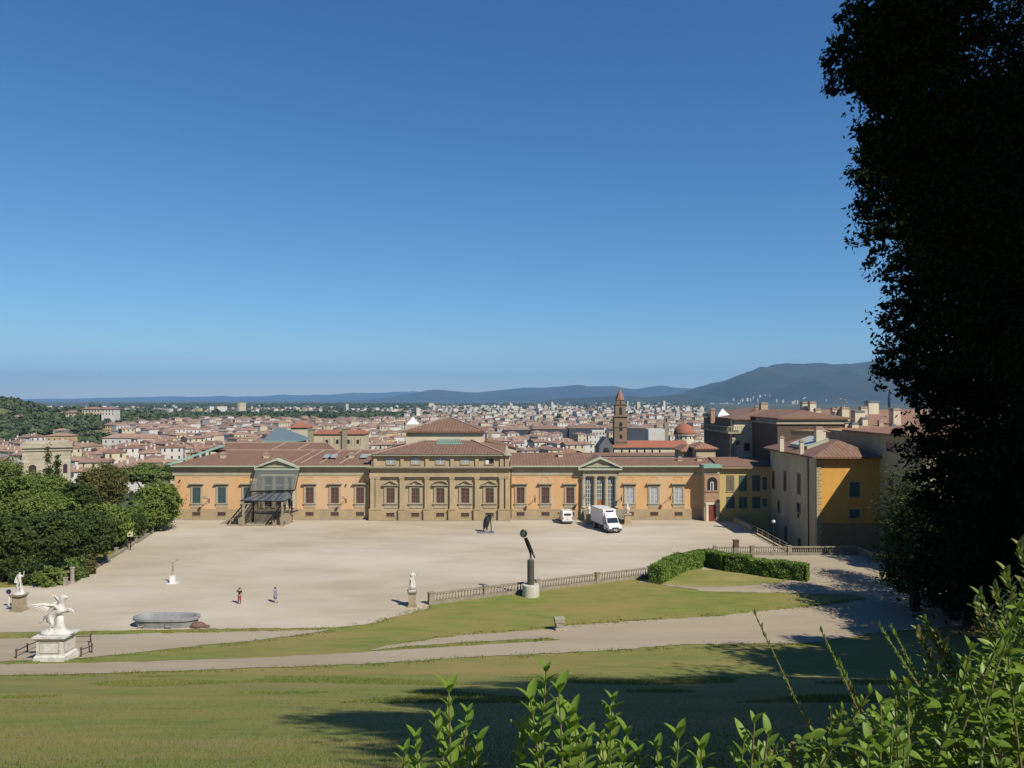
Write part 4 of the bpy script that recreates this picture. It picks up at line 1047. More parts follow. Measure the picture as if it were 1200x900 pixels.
s1=empty('statue',(x,y,terr(x,y)),'white robed marble statue with one raised hand, left of the balustrade end','statue',rz=R(8))
pedestal(s1,.78,1.75,sand,bal_stone)
sz=1.28
h_=human(s1,1.72*sz,arms=[((-.25,.0,1.14),(-.14,-.16,.98)),((.34,-.02,1.24),(.50,-.12,1.46))],mats=marble,name='figure'); lift(h_,1.80)
d_=drape(s1,sz,marble,1,.3); lift(d_,1.80)
MB().box(-.4,.4,-.35,.35,1.752,1.88).build('figure_base',marble,s1)
x,y=G(22.5,716)
s2=empty('statue',(x,y,terr(x,y)),'white marble statue twisting with a raised arm, at the left edge','statue',rz=R(-5))
pedestal(s2,1.0,1.85,sand,bal_stone)
h_=human(s2,1.72*1.34,arms=[((-.30,-.05,1.2),(-.24,-.2,1.02)),((.33,-.02,1.34),(.40,-.05,1.66))],legs=[((-.14,-.08,.52),(-.16,.05,.1)),((.1,-.02,.5),(.14,.0,.1))],mats=marble,name='figure'); lift(h_,1.9)
mm=MB(); mm.tube([(-.32,.12,1.1),(-.38,.1,1.5),(-.25,.12,1.95)],[.22,.2,.12],10); mm.tube([(.1,.2,0),(.08,.18,.6),(.12,.16,1.0)],[.22,.16,.1],10); o=mm.build('drapery',marble,s2,smooth=True); lift(o,1.9)
o=limb(s2,'companion',[(-.32,.05,.1),(-.30,.04,.5),(-.32,.05,.8),(-.3,.03,.95)],[.12,.12,.14,.1],marble); lift(o,1.9)
MB().lathe([(.62,1.852),(.6,1.95),(.45,2.0)],(0,0,0),12).build('figure_base',marble,s2)
# winged horse group
x,y=G(65.5,772.5)
pg=empty('winged_horse_statue',(x,y,terr(x,y)),'large white marble winged horse rearing over a carved white pedestal, lower left','statue')
ph=2.12; w=1.12
b_=MB(); b_.rbox(0,0,-.5,.22,2.6,2.3); b_.rbox(0,0,.222,.45,2.45,2.15); b_.rbox(0,0,.452,.6,2.45,2.15,0,None,.9); b_.rbox(0,0,.602,ph-.32,2.15,1.85); b_.rbox(0,0,ph-.318,ph-.16,2.3,2.0,0,None,1.12); b_.rbox(0,0,ph-.158,ph,2.62,2.3)
b_.build('pedestal',marble,pg)
fr=MB()
for z0_,z1_ in ((.75,.8),(ph-.5,ph-.45)): fr.box(-.8,.8,-.965,-.927,z0_,z1_)
for xx in (-.8,.75): fr.box(xx,xx+.05,-.965,-.927,.801,ph-.501)
fr.box(1.077,1.115,-.7,.7,.75,.8); fr.box(1.077,1.115,-.7,.7,ph-.5,ph-.45); fr.box(1.077,1.115,-.7,-.65,.801,ph-.501); fr.box(1.077,1.115,.65,.7,.801,ph-.501)
fr.build('panel_moulding',stonelt,pg)
# rock and supporting trunk
b_=MB(); b_.lathe([(1.1,0),(1.0,.12),(.62,.26),(.42,.42),(.33,.8),(.30,1.1),(.24,1.45)],(.30,0,ph),14,sx=1.05,sy=.7); b_.lathe([(1.0,0),(.8,.2),(.4,.35),(.1,.42)],(-.35,0,ph),10,sx=1,sy=.75)
b_.build('rock',marble,pg,smooth=True)
# horse: facing right, rearing, haunches low left
HV=[(-.62,0,1.42),(-.25,0,1.72),(.12,0,2.02),(.42,0,2.34),(.52,0,2.78),(.55,0,3.12),(.62,0,3.36),(.86,0,3.34),(1.10,0,3.27)]
HR=[.42,.40,.45,.41,.27,.21,.19,.15,.11]; HE=[(0,1),(1,2),(2,3),(3,4),(4,5),(5,6),(6,7),(7,8)]
def chain(root,pts,rs):
    a=len(HV); HV.extend(pts); HR.extend(rs); HE.append((root,a)); HE.extend((a+i,a+i+1) for i in range(len(pts)-1))
chain(0,[(-.42,-.24,1.12),(-.14,-.26,.86),(-.46,-.27,.55),(-.22,-.28,.28),(-.02,-.28,.16)],[.27,.17,.10,.075,.09])
chain(0,[(-.6,.24,1.1),(-.36,.26,.82),(-.66,.27,.5),(-.45,.28,.24),(-.27,.28,.14)],[.27,.17,.10,.075,.09])
chain(3,[(.68,-.2,2.12),(.98,-.22,2.08),(1.32,-.22,2.34),(1.62,-.22,2.12),(1.78,-.22,1.88)],[.23,.13,.095,.07,.08])
chain(3,[(.66,.2,2.05),(.95,.22,1.95),(1.2,.22,2.08),(1.42,.22,1.86),(1.48,.22,1.62)],[.23,.13,.095,.07,.08])
chain(0,[(-.95,0,1.5),(-1.22,.02,1.36),(-1.42,.03,1.08),(-1.62,.0,.92)],[.12,.14,.15,.06])
chain(6,[(.56,-.07,3.58)],[.035]); chain(6,[(.56,.07,3.58)],[.035])
sc_=.88
hv=[(v[0]*sc_,v[1]*sc_,v[2]*sc_) for v in HV]; hr=[r*sc_ for r in HR]
o=skin('horse_body',hv,HE,hr,marble,pg,2); lift(o,ph)
# mane
o=limb(pg,'mane',[(.32*sc_,0,2.7*sc_),(.33*sc_,0,3.0*sc_),(.42*sc_,0,3.4*sc_),(.6*sc_,0,3.55*sc_)],[(.1,.14),(.13,.13),(.11,.1),(.06,.05)],marble); lift(o,ph)
# wings: feathered fans sweeping back left
for sy in (-1,1):
    wv=MB()
    root=Vector((.22,sy*.3,2.35)); 
    tips=[(-1.72,2.66,.5),(-1.45,2.52,.5),(-1.2,2.38,.48),(-.95,2.26,.45),(-.75,2.16,.42),(-.5,2.1,.38)] if sy<0 else [(-.9,3.05,.6),(-.75,2.9,.6),(-.6,2.75,.55),(-.45,2.6,.5),(-.3,2.5,.5),(-.15,2.4,.45)]
    for i,(tx,tz,ty) in enumerate(tips):
        t=Vector((tx,sy*(.35+ty),tz)); r0=root+Vector((-.08*i,0,-.02*i+.16)); mid=r0.lerp(t,.5)+Vector((0,0,.12))
        wv.tube([r0,mid,t],[.09,.085,.02],6)
    for i in range(5):
        r0=root+Vector((.02-.1*i,sy*.02,.18-.03*i)); wv.tube([r0,r0+Vector((-.4,sy*.15,.1))],[.09,.05],6)
    wv.tube([root+Vector((.1,0,-.1)),root+Vector((-.1,sy*.15,.2)),Vector((tips[0][0]*.6,sy*.7,tips[0][1]+.02))],[.14,.12,.05],8)
    o=wv.build('wing',marble,pg,smooth=True); lift(o,ph-.18)
# fence round it
fe=wempty('low_fence',(x,y,terr(x,y)),'low dark rusty barrier rails with short posts round the winged horse pedestal','fence')
def gp(px,py,h=0):
    a,b__=G(px,py); return Vector((a,b__,terr(a,b__)+h))
def g2(px,py,h):
    X,Y=G(px,py); return Vector((X,Y,terr(X,Y)+h))
FP=[(95,770),(107.5,765.5),(106,753.5),(74,754.5),(52,756.5),(32,765),(19,772)]
m=MB()
for i,p in enumerate(FP):
    v=g2(p[0],p[1],0); m2=MB(); m2.lathe([(.07,-.1),(.07,.62),(.11,.66),(.09,.8)],tuple(v),6); m2.build('post',mat('rust_iron',(.10,.06,.05),(.07,.045,.04),rough=.8),fe)
for p,q in zip(FP[:-1],FP[1:]):
    m.beam(g2(*p,.62),g2(*q,.62),.07,.07)
m.build('rail',MT['rust_iron'],fe)
# ---- modern bronze on the lawn
x,y=G(622,698.5)
md=empty('bronze_sculpture',(x,y,terr(x,y)-.1),'tall dark bronze figure with a ring head on a column and white round base','sculpture')
sc=y/F
MB().lathe([(9.6*sc,0),(9.9*sc,.1),(9.9*sc,14.5*sc-.05),(9.5*sc,14.5*sc)],(0,0,0),28).build('base',mat('white_concrete',(.62,.60,.52),(.55,.53,.45),(.4,.39,.33),s1=2,s2=.8),md)
br=mat('dark_bronze',(.045,.05,.045),(.03,.035,.035),(.07,.09,.08),s1=3,s2=1,rough=.38,metal=.6)
z0=14.5*sc; z1=z0+28.5*sc
MB().lathe([(4.1*sc,z0),(4.1*sc,z1-.03),(3.9*sc,z1)],(0,0,0),20).build('column',mat('grey_column',(.085,.08,.075),(.07,.065,.06),rough=.55),md)
m=MB()
k_=lambda px,py,dy=0:((px-622)*sc,dy,z0+(684-py)*sc-.1)
m.tube([k_(621.8,656.5),k_(621.9,648),k_(620.5,643.5),k_(617.5,637),k_(614.8,629)],[.13,.11,.11,.10,.09],10)
m.build('leg',br,md,smooth=True)
m=MB(); m.tube([k_(616.5,628.5,-.15),k_(619.5,635,-.15),k_(623,643.5,-.15),k_(626.6,651.5,-.15)],[.12,.17,.14,.10],10); m.build('leg',br,md,smooth=True)
c_=k_(613.6,623.8); vs=[];fs=[]; n1,n2=24,10
for i in range(n1):
    A_1=6.283*i/n1
    for j in range(n2):
        B_1=6.283*j/n2; rr=.31+.12*math.cos(B_1); vs.append((c_[0]+rr*math.cos(A_1),c_[1]+.13*math.sin(B_1),c_[2]+rr*1.12*math.sin(A_1)))
for i in range(n1):
    for j in range(n2): fs.append((i*n2+j,((i+1)%n1)*n2+j,((i+1)%n1)*n2+(j+1)%n2,i*n2+(j+1)%n2))
m=MB(); m.add(vs,fs); hd=m.build('head',br,md,smooth=True)
MB().ball(c_,.25,14,9,sc=(1,.4,1.1)).build('face',mat('pale_bronze',(.16,.24,.25),(.1,.15,.16),rough=.3,metal=.5),md,smooth=True)
# ---- dark seated bronze by the palace
x,y=G(570.5,624.5)
ds=empty('dark_sculpture',(x,y+.5,0.03),'dark angular bronze creature on thin legs on a flat grey slab before the palace centre','sculpture')
MB().rbox(-.2,-.3,0,.14,3.2,2.2,.0).build('slab',mat('slate_slab',(.18,.20,.24),(.15,.17,.2),rough=.6),ds)
u=y/F
q=lambda px,py,dy=0:((px-570.5)*u,dy,(624.5-py)*u)
m=MB(); m.tube([q(568,620,-.2),q(569,615,-.1),q(570,610),q(571.5,605),q(571,601.5)],[.35,.55,.62,.5,.22],10); m.tube([q(571,607,.3),q(574,604,.3),q(576,607,.3)],[.4,.38,.2],8); m.tube([q(569,603),q(572.5,600.3),q(575.5,603)],[.22,.3,.2],8)
m.build('torso',br,ds,smooth=True)
for a_ in (((569,617),(566.5,620),(566,624)),((571,617),(571.5,624)),((575,606),(575.8,615),(576.2,624)),((570,616),(568.8,624))):
    MB().tube([q(*p,-.25+.3*(i%2)) for i,p in enumerate(a_)],.11,7).build('leg',br if len(a_)>2 else sand,ds,smooth=True)
# ---- small pale one with antlers
x,y=G(202.5,683.5)
an=empty('antler_sculpture',(x,y,.03),'small slender branching bronze on a white block, alone on the left of the gravel','sculpture',rz=R(10))
u=y/F
MB().rbox(0,0,0,.95,.62,.62).rbox(0,0,-.02,.05,1.3,1.1).build('block',white_p,an)
m=MB(); m.tube([(0,0,.95),(.02,0,1.5),(-.03,0,2.3),(0,0,2.55)],[.16,.13,.1,.05],8); m.build('stem',sand,an,smooth=True)
m=MB(); m.tube([(0,0,2.4),(-.25,0,2.65),(-.62,0,2.78)],[.05,.04,.03],6); m.tube([(0,0,2.4),(.3,0,2.7),(.68,0,2.86)],[.05,.04,.03],6); m.tube([(.4,0,2.75),(.5,0,2.95)],.03,5); m.build('antler',sand,an,smooth=True)
# ---- granite basin
x0,y0=G(187,738.5); cy=y0+1.65; zg=terr(x0,cy)-.18
bs=empty('granite_basin',(x0,cy,zg),'long oval grey granite basin standing on the gravel edge near the winged horse','basin')
hw=38.6*(cy-1)/F; hd=1.42
def ov(sx,sy,z,n=36):
    out=[]
    for k in range(n):
        a=6.283*k/n; c1,s1_=math.cos(a),math.sin(a)
        out.append((math.copysign(abs(c1)**.62,c1)*hw*sx,math.copysign(abs(s1_)**.85,s1_)*hd*sy,z))
    return out
rings=[ov(.88,.78,-.2),ov(.9,.8,.1),ov(.94,.9,.75),ov(.95,.92,.92),ov(1.0,1.0,.95),ov(1.0,1.0,1.17),ov(.97,.96,1.2),ov(.9,.84,1.2),ov(.88,.8,1.1),ov(.84,.7,.5),ov(.6,.5,.42)]
m=MB(); vs=[v for r_ in rings for v in r_]; fs=[]
for i in range(len(rings)-1):
    for k in range(36): fs.append((i*36+k,i*36+(k+1)%36,(i+1)*36+(k+1)%36,(i+1)*36+k))
fs.append(tuple(range(10*36,11*36))); m.add(vs,fs)
m.build('bowl',mat('grey_granite',(.30,.31,.32),(.20,.21,.225),(.36,.36,.35),s1=9,s2=1.2,rough=.7,amt2=.6),bs,smooth=False)
for sx in (-.6,.22):
    m=MB(); m.tube([(sx*hw-.28,-hd*.93,.72),(sx*hw-.25,-hd*1.0,.5),(sx*hw+.25,-hd*1.0,.5),(sx*hw+.28,-hd*.93,.72)],.06,7); m.build('ring_handle',MT['grey_granite'],bs,smooth=True)
x,y=G(232,735.5)
o=MB().lathe([(.1,-.1),(.72,0),(.8,.25),(.5,.5),(.2,.58)],(x,y,terr(x,y)),12,sx=1,sy=.7).lathe([(.2,0),(.3,.15),(.15,.3)],(x+.95,y-.1,terr(x,y)),8).build('stone_mound',mat('brown_rock',(.19,.11,.08),(.13,.08,.06),s1=3,bump=.5))
tag(o,'low rounded brown stone lying beside the right end of the granite basin','stone')
# ---- broken capital seat at the path edge
x,y=G(655,738.5); u=y/F
o=MB(); o.rbox(.05,0,-.1,.3,1.05,.8,.2); o.rbox(0,0,.28,.72,.72,.6,.3,None,1.1); o.rbox(.03,0,.7,1.28,.95,.75,.15,None,1.12); o.rbox(.55,-.2,-.1,.16,.5,.35,.5)
o=o.build('carved_block',mat('lichen_stone',(.38,.36,.30),(.24,.22,.19),(.42,.40,.26),s1=4,s2=1.6,rough=.95,bump=.6,amt2=.7)); o.location=(x,y,terr(x,y))
bv=o.modifiers.new('bevel','BEVEL'); bv.width=.08; bv.segments=2
tag(o,'weathered carved stone block on the edge between the lawn and the wide path','stone block')
# ---- signs
x,y=G(10.5,712.5)
sg=empty('round_sign',(x,y,terr(x,y)),'thin pale pole with a small dark blue round sign beside the left statue','sign')
MB().tube([(0,0,0),(0,0,2.1)],.05,8).build('pole',white_p,sg); pl_=MB().lathe([(.03,-.03),(.27,-.03),(.27,.03),(.03,.03)],(0,0,0),16).build('plate',mat('navy_plate',(.02,.025,.09),(.02,.02,.08)),sg)
pl_.rotation_euler=(R(90),0,0); pl_.location=(0,-.09,1.8)
x,y=G(153,645)
sg=empty('notice_sign',(x,y,0),'pale yellow notice board on a post below the left trees','sign')
MB().box(-.05,.05,-.05,.05,0,2.4).build('post',iron,sg); MB().box(-.5,.35,-.1,-.052,2.1,2.9).build('board',mat('yellow_board',(.65,.60,.35),(.6,.55,.3)),sg)
x,y=G(84.5,684)
o=MB().lathe([(.42,0),(.36,.2),(.26,.35),(.25,1.8),(.33,1.95),(.3,2.05)],(x,y,0),12).build('stone_post',greystone); tag(o,'short round grey stone post among the bushes at the left gravel corner','post')
# ================================================================ vehicles
tyre=mat('tyre_rubber',(.02,.02,.02),(.015,.015,.015),rough=.9)
def wheel(parent,x,y,r=.36,w=.24):
    t=MB(); t.lathe([(r*.6,-w/2),(r*.95,-w/2),(r,-w/4),(r,w/4),(r*.95,w/2),(r*.6,w/2)],(0,0,0),20); o=t.build('wheel',tyre,parent); o.rotation_euler=(0,R(90),0); o.location=(x,y,r)
    h=MB().lathe([(.02,-w*.52),(r*.55,-w*.50),(r*.6,0),(r*.55,w*.5),(.02,w*.52)],(0,0,0),14).build('rim',mat('steel_rim',(.4,.4,.42),(.35,.35,.37),rough=.4,metal=.8)); h.parent=o
def profile_body(mb,prof,w,taper=None):
    """side outline in y-z (front = -y), extruded across x; top points lean inwards"""
    n=len(prof); zs=[p[1] for p in prof]; zm=max(zs); vs=[]
    for s in (-1,1):
        for y_,z_ in prof:
            k=1-(.10 if taper is None else taper)*max(0,(z_-1.0))/(zm-1.0) if z_>1.0 else 1
            vs.append((s*w/2*k,y_,z_))
    fs=[tuple(range(n)),tuple(range(2*n-1,n-1,-1))]+[(i,i+n,(i+1)%n+n,(i+1)%n) for i in range(n)]
    return mb.add(vs,fs)
def vehicle_glass(): return mat('dark_car_glass',(.03,.04,.055),(.025,.03,.04),rough=.06,spec=.8)
headm=mat('lamp_lens',(.6,.62,.65),(.5,.52,.55),rough=.1)
def front_bits(t,w,yf,zb):
    for s in (-1,1):
        MB().add([(s*w*.47,yf+.12,zb+.48),(s*w*.30,yf-.03,zb+.46),(s*w*.30,yf-.02,zb+.68),(s*w*.46,yf+.16,zb+.78)],[(0,1,2,3)] if s<0 else [(3,2,1,0)]).build('headlight',headm,t)
        m=MB(); m.beam((s*w*.48,yf+1.0,1.42),(s*(w*.5+.18),yf+.95,1.45),.05); m.box(s*(w*.5+.2)-.1,s*(w*.5+.2)+.1,yf+.9,yf+1.0,1.3,1.62); m.build('wing_mirror',tyre,t)
    MB().box(-w*.26,w*.26,yf-.05,yf-.02,zb+.40,zb+.58).build('grille',darkm,t)
    b_=MB().box(-w*.49,w*.49,yf-.10,yf+.12,zb+.02,zb+.36); b_.build('bumper',mat('grey_plastic',(.07,.07,.075),(.06,.06,.065),rough=.6),t)
    MB().box(-.26,.26,yf-.125,yf-.105,zb+.14,zb+.25).build('number_plate',white_p,t)
# van: front towards the camera
vx,vy=G(664,614.5); van=empty('van',(vx,vy+2.55,.03),'white panel van parked beside the palace, left of the box truck','van',rz=R(184))
w=1.95
prof=[(-2.5,.35),(-2.55,.75),(-2.5,1.0),(-1.75,1.25),(-1.05,2.05),(-.8,2.28),(2.3,2.36),(2.55,2.2),(2.6,1.0),(2.6,.35)]
m=MB(); profile_body(m,prof,w); bo=m.build('body',white_p,van)
bv=bo.modifiers.new('bevel','BEVEL'); bv.width=.06; bv.segments=2
ws=lambda t_: None
def screen(t,w,ya,za,yb_,zb_,k0,k1):
    n=Vector((0,-(zb_-za),(yb_-ya))).normalized()*.015
    MB().add([(-w/2*k0,ya,za),(w/2*k0,ya,za),(w/2*k1,yb_,zb_),(-w/2*k1,yb_,zb_)],[(0,1,2,3)]).build('windscreen',vehicle_glass(),t).location=n
screen(van,w,-1.70,1.31,-1.08,2.02,.86,.80)
for s in (-1,1):
    MB().add([(s*w*.489,-1.45,1.25),(s*w*.489,-.55,1.25),(s*w*.455,-.55,1.9),(s*w*.463,-.95,1.9)],[(0,1,2,3)] if s>0 else [(3,2,1,0)]).build('side_window',vehicle_glass(),van).location=(s*.02,0,0)
    for yy in (-1.65,1.65): wheel(van,s*(w/2-.1),yy)
front_bits(van,w,-2.52,.3)
MB().box(-.62,-.04,2.585,2.60,1.55,1.95).build('rear_window',vehicle_glass(),van); MB().box(.04,.62,2.585,2.60,1.55,1.95).build('rear_window',vehicle_glass(),van)
MB().box(-.95,.95,2.52,2.68,.3,.55).build('bumper',MT['grey_plastic'],van); MB().box(-.26,.26,2.60,2.615,.85,.97).build('number_plate',mat('plate_cream',(.6,.6,.5)),van)
for s in (-1,1): MB().box(s*.86-.07,s*.86+.07,2.585,2.615,.9,1.3).build('tail_light',mat('tail_red',(.4,.02,.02),(.3,.02,.02),rough=.3),van)
MB().box(-.012,.012,2.60,2.612,.6,2.1).build('door_seam',darkm,van)
# truck
tx,ty=G(718,625.5); tr_=empty('box_truck',(tx-.6,ty+4.1,.03),'white box truck with a tall cargo body parked in front of the columned portico','truck',rz=R(15))
w=2.1
prof=[(-3.75,.4),(-3.8,.85),(-3.72,1.15),(-2.95,1.40),(-2.3,2.25),(-2.0,2.42),(-1.5,2.45),(-1.45,.4)]
m=MB(); profile_body(m,prof,w); bo=m.build('cab',white_p,tr_); bv=bo.modifiers.new('bevel','BEVEL'); bv.width=.06; bv.segments=2
screen(tr_,w,-2.90,1.47,-2.33,2.2,.88,.82)
for s in (-1,1):
    MB().add([(s*w*.489,-2.6,1.35),(s*w*.489,-1.75,1.35),(s*w*.455,-1.75,2.1),(s*w*.463,-2.2,2.1)],[(0,1,2,3)] if s>0 else [(3,2,1,0)]).build('side_window',vehicle_glass(),tr_).location=(s*.02,0,0)
    wheel(tr_,s*(w/2-.1),-2.85,.38); wheel(tr_,s*(w/2-.15),2.3,.38,.4)
front_bits(tr_,w,-3.77,.35)
tb=MB().box(-1.1,1.1,-1.35,4.0,.95,3.35); o=tb.build('cargo_box',white_p,tr_); bv=o.modifiers.new('bevel','BEVEL'); bv.width=.04; bv.segments=2
m=MB()
for s in (-1,1):
    for zz in (.96,3.3): m.box(s*1.1-.02,s*1.1+.02,-1.33,3.98,zz-.03,zz+.05)
    for yy in (-1.34,3.95): m.box(s*1.1-.025,s*1.1+.025,yy-.02,yy+.05,1.0,3.3)
m.build('box_trim',mat('aluminium_trim',(.45,.46,.47),(.4,.41,.42),rough=.4,metal=.7),tr_)
MB().add([(-.95,-2.0,2.46),(.95,-2.0,2.46),(.8,-1.42,3.0),(-.8,-1.42,3.0),(-.95,-1.37,2.46),(.95,-1.37,2.46)],[(0,1,2,3),(0,3,4),(1,5,2),(2,5,4,3)]).build('wind_deflector',white_p,tr_)
MB().box(-.6,.6,-1.5,-1.36,2.98,3.22).build('cooling_unit',vehicle_glass(),tr_)
MB().box(-.9,.9,-1.4,3.9,.6,.93).build('chassis',tyre,tr_)

tr_.scale=(1.1,1.1,1.1)
ds.scale=(.9,.9,.88)
# ================================================================ trees, hedge and foreground plants
leaf_dark=mat('holm_oak_leaves',(.055,.085,.02),(.09,.125,.03),(.035,.055,.015),s1=.8,s2=.25,rough=.75,spec=.2,trans=.2,amt2=.7)
leaf_mid=mat('mid_green_leaves',(.135,.20,.036),(.20,.255,.055),(.09,.135,.028),s1=.8,s2=.2,rough=.75,spec=.2,trans=.14,amt2=.7)
leaf_olive=mat('olive_brown_leaves',(.125,.125,.035),(.18,.16,.05),(.075,.085,.025),s1=.8,s2=.3,rough=.75,spec=.2,trans=.18,amt2=.7)
leaf_bright=mat('bright_pine_leaves',(.10,.16,.03),(.16,.22,.045),(.07,.12,.02),s1=.8,s2=.3,rough=.6,trans=.2,amt2=.6)
leaf_black=mat('shaded_green_leaves',(.014,.020,.007),(.020,.029,.009),(.035,.048,.014),s1=.5,s2=.2,rough=.9,spec=.05,trans=.04,amt2=.4)  # near-black green carries the shade on the right-hand trees in its colour
def leaves_in(blobs,n,size,seed,clump=.16,inner=.25,flat=.6):
    """n rhombic leaf sprays scattered in clumps over ellipsoid blobs [(c,(rx,ry,rz))]"""
    r=np.random.RandomState(seed)
    wts=np.array([b[1][0]*b[1][2] for b in blobs]); wts=wts/wts.sum(); out=[]
    for (c,rad),wt in zip(blobs,wts):
        k=int(n*wt); nc=max(8,int(k/45)); rad=np.array(rad); c=np.array(c)
        d=r.randn(nc,3); d/=np.linalg.norm(d,axis=1)[:,None]; rr=.72+.3*r.rand(nc); rr[r.rand(nc)<inner]*=.65
        cc=c+d*rad*rr[:,None]
        idx=r.randint(0,nc,k); cr=rad.mean()*clump*(.6+.9*r.rand(nc))
        p=cc[idx]+np.clip(r.randn(k,3),-1.7,1.7)*cr[idx][:,None]*np.array([1,1,flat])
        out.append((p,d[idx]))
    p=np.concatenate([o[0] for o in out]); d=np.concatenate([o[1] for o in out]); k=len(p)
    nrm=d*.6+r.randn(k,3)*.8+np.array([0,0,.5]); nrm/=np.linalg.norm(nrm,axis=1)[:,None]
    t=np.cross(nrm,r.randn(k,3)); t/=np.linalg.norm(t,axis=1)[:,None]+1e-9; b_=np.cross(nrm,t)
    s=size*(.6+.8*r.rand(k))[:,None]
    V=np.stack([p-t*s,p-b_*s*.5,p+t*s,p+b_*s*.5],1)
    return V.reshape(-1,3),k
def make_tree(loc,h,blobs,n,size,seed,label,leafm,group=None,name='tree',trunk_r=.3,zt=None,cat='tree',core=True,**kw):
    t=empty(name,loc,label,cat,group)
    V,k=leaves_in(blobs,n,size,seed,**kw); cr=fastmesh('crown',V,k,4,leafm,t)
    r=random.Random(seed); m=MB(); top=zt or h*.55
    m.tube([(0,0,-1.0),(0,0,.2),(r.uniform(-.1,.1)*h*.1,0,top*.5),(r.uniform(-.2,.2)*h*.1,0,top)],[trunk_r*1.4,trunk_r*1.05,trunk_r*.85,trunk_r*.6],9)
    for (c,rad) in (blobs[:7] if h!=30 else blobs[-3:]):
        s=Vector((0,0,top*r.uniform(.45,.95))); e=Vector(c); m.tube([s,s.lerp(e,.5)+Vector((0,0,-.05*h)),e],[trunk_r*.5,trunk_r*.32,trunk_r*.1],6)
    m.build('trunk',bark,t)
    return t
def dome_blobs(r,h,seed):
    q=random.Random(seed); B=[((0,0,h*.56),(r*.86,r*.86,h*.42))]
    for i in range(11):
        a=6.283*i/11*2.4; el=q.uniform(-.25,1.2); s=r*q.uniform(.26,.38)
        B.append(((r*.66*math.cos(a)*math.cos(el),r*.66*math.sin(a)*math.cos(el),h*.58+h*.30*math.sin(el)),(s,s,s*.8)))
    return B
def round_blobs(r,h,seed,k=9,low=.3):
    q=random.Random(seed); B=[((0,0,h*.62),(r*.78,r*.78,h*.33))]
    for i in range(k):
        a=6.283*i/k+q.random(); rr=r*q.uniform(.35,.62); z=h*q.uniform(low+.08,.82); s=r*q.uniform(.34,.5)
        B.append(((rr*math.cos(a),rr*math.sin(a),z),(s,s,s*.85)))
    return B
# left grove (px centre, py base-ish, width px, top py, distance, material, label)
grove=[
 (52,580,92,124,9.5,leaf_mid,'big rounded tree nearest the left corner of the gravel, behind the white statue'),
 (122,590,62,120,8,leaf_mid,'rounded green tree right of the biggest one on the left edge'),
 (186,564,56,138,9,leaf_mid,'single rounded tree touching the left end of the palace'),
 (120,542,60,150,9,leaf_olive,'olive brown crowned tree rising behind the rounded ones on the left'),
 (176,545,70,165,8,leaf_bright,'bright yellow green spreading pine just left of the palace roof'),
 (8,535,70,132,11,leaf_mid,'tall green tree cut by the left edge of the view'),
 (48,552,80,150,10,leaf_mid,'wide green tree below the square stone tower'),
 (2,600,60,100,9,leaf_dark,'dark tree at the far left edge beside the twisting statue'),
 (88,566,60,140,9,leaf_dark,'dark green tree between the olive one and the big rounded one'),
 (150,600,40,128,6,leaf_dark,'small dark tree behind the yellow notice board'),
 (-60,560,110,118,12,leaf_mid,'broad green tree just past the left border of the view'),
 (98,597,74,108,7,leaf_dark,'leafy green tree leaning over the kerb wall at the gravel corner'),
 (62,600,70,106,8,leaf_dark,'shaded green tree just behind the corner bushes'),
 (132,606,52,124,6,leaf_mid,'low rounded tree beside the kerb wall, left of the notice board'),
 (160,596,46,134,6,leaf_mid,'low rounded tree beside the kerb wall, right of the notice board'),
]
for i,(px,pt,wpx,Y,ny,lm,lab) in enumerate(grove):
    x,zt=U(px,pt,Y); zg=terr(x,Y); r=wpx/2*Y/F; h=zt-zg
    if i==4: bl=[((0,0,h-1.6),(r,r*.8,1.6))]+[((r*.6*math.cos(a),r*.6*math.sin(a),h-1.5-.6*(k%2)),(r*.45,r*.45,1.1)) for k,a in enumerate([0,1,2.1,3.2,4.1,5.2])]
    else: bl=dome_blobs(r,h,i+3)
    if i in (0,1,2): bl+= [((0,0,h*.30),(r*.75,r*.75,h*.25))]
    make_tree((x,Y,zg),h,bl,int(17000*(wpx/60)**1.3),.21,40+i,lab,lm,'trees left of the forecourt',clump=.13,inner=.12)
# low shrubs in front of the grove
shr=[(70,660,688,26,97.2,leaf_mid,'dark clipped bush behind the left statue'),(97,655,683,18,100,leaf_bright,'bright bush at the corner of the gravel'),(108,652,679,14,102,leaf_bright,'second small bright bush from the gravel corner'),(120,650,675,10,104,leaf_olive,'small olive bush by the kerb wall'),(40,655,690,40,99,leaf_dark,'shaded bush mass right behind the twisting statue'),(10,660,690,40,101,leaf_dark,'dark bush mass at the far left edge')]
for i,(px,pt,pb,wpx,Y,lm,lab) in enumerate(shr):
    x,zt=U(px,pt,Y); x-=1.5; r=wpx/2*Y/F; h=zt+.4
    t=empty('bush',(x,Y,-.4),lab,'bush','bushes along the left gravel edge')
    V,k=leaves_in([((0,0,h*.5),(r,r*.8,h*.5)),((r*.4,0,h*.35),(r*.7,r*.7,h*.35))],2600,.16,90+i); fastmesh('foliage',V,k,4,lm,t)
    MB().tube([(0,0,-.2),(0,0,h*.6)],[.12,.05],6).build('stem',bark,t)
# cypresses by the stone tower
def cypress(px,pt,Y,wpx,lab,seed):
    x,zt=U(px,pt,Y); zg=terr(x,Y); h=zt-zg; r=wpx/2*Y/F
    B=[((0,0,h*f),(r*k,r*k,h*.16)) for f,k in ((.1,.8),(.2,.95),(.3,1),(.4,1),(.5,.95),(.6,.85),(.7,.7),(.8,.52),(.88,.38),(.95,.2))]
    make_tree((x,Y,zg),h,B,6000,.2,seed,lab,leaf_dark,name='cypress',trunk_r=.2,cat='cypress',clump=.3,inner=.5)
cypress(56.5,529,178,12,'taller cypress in front of the square stone tower',71)
cypress(67,535,180,7,'slim cypress right of the taller one before the stone tower',72)
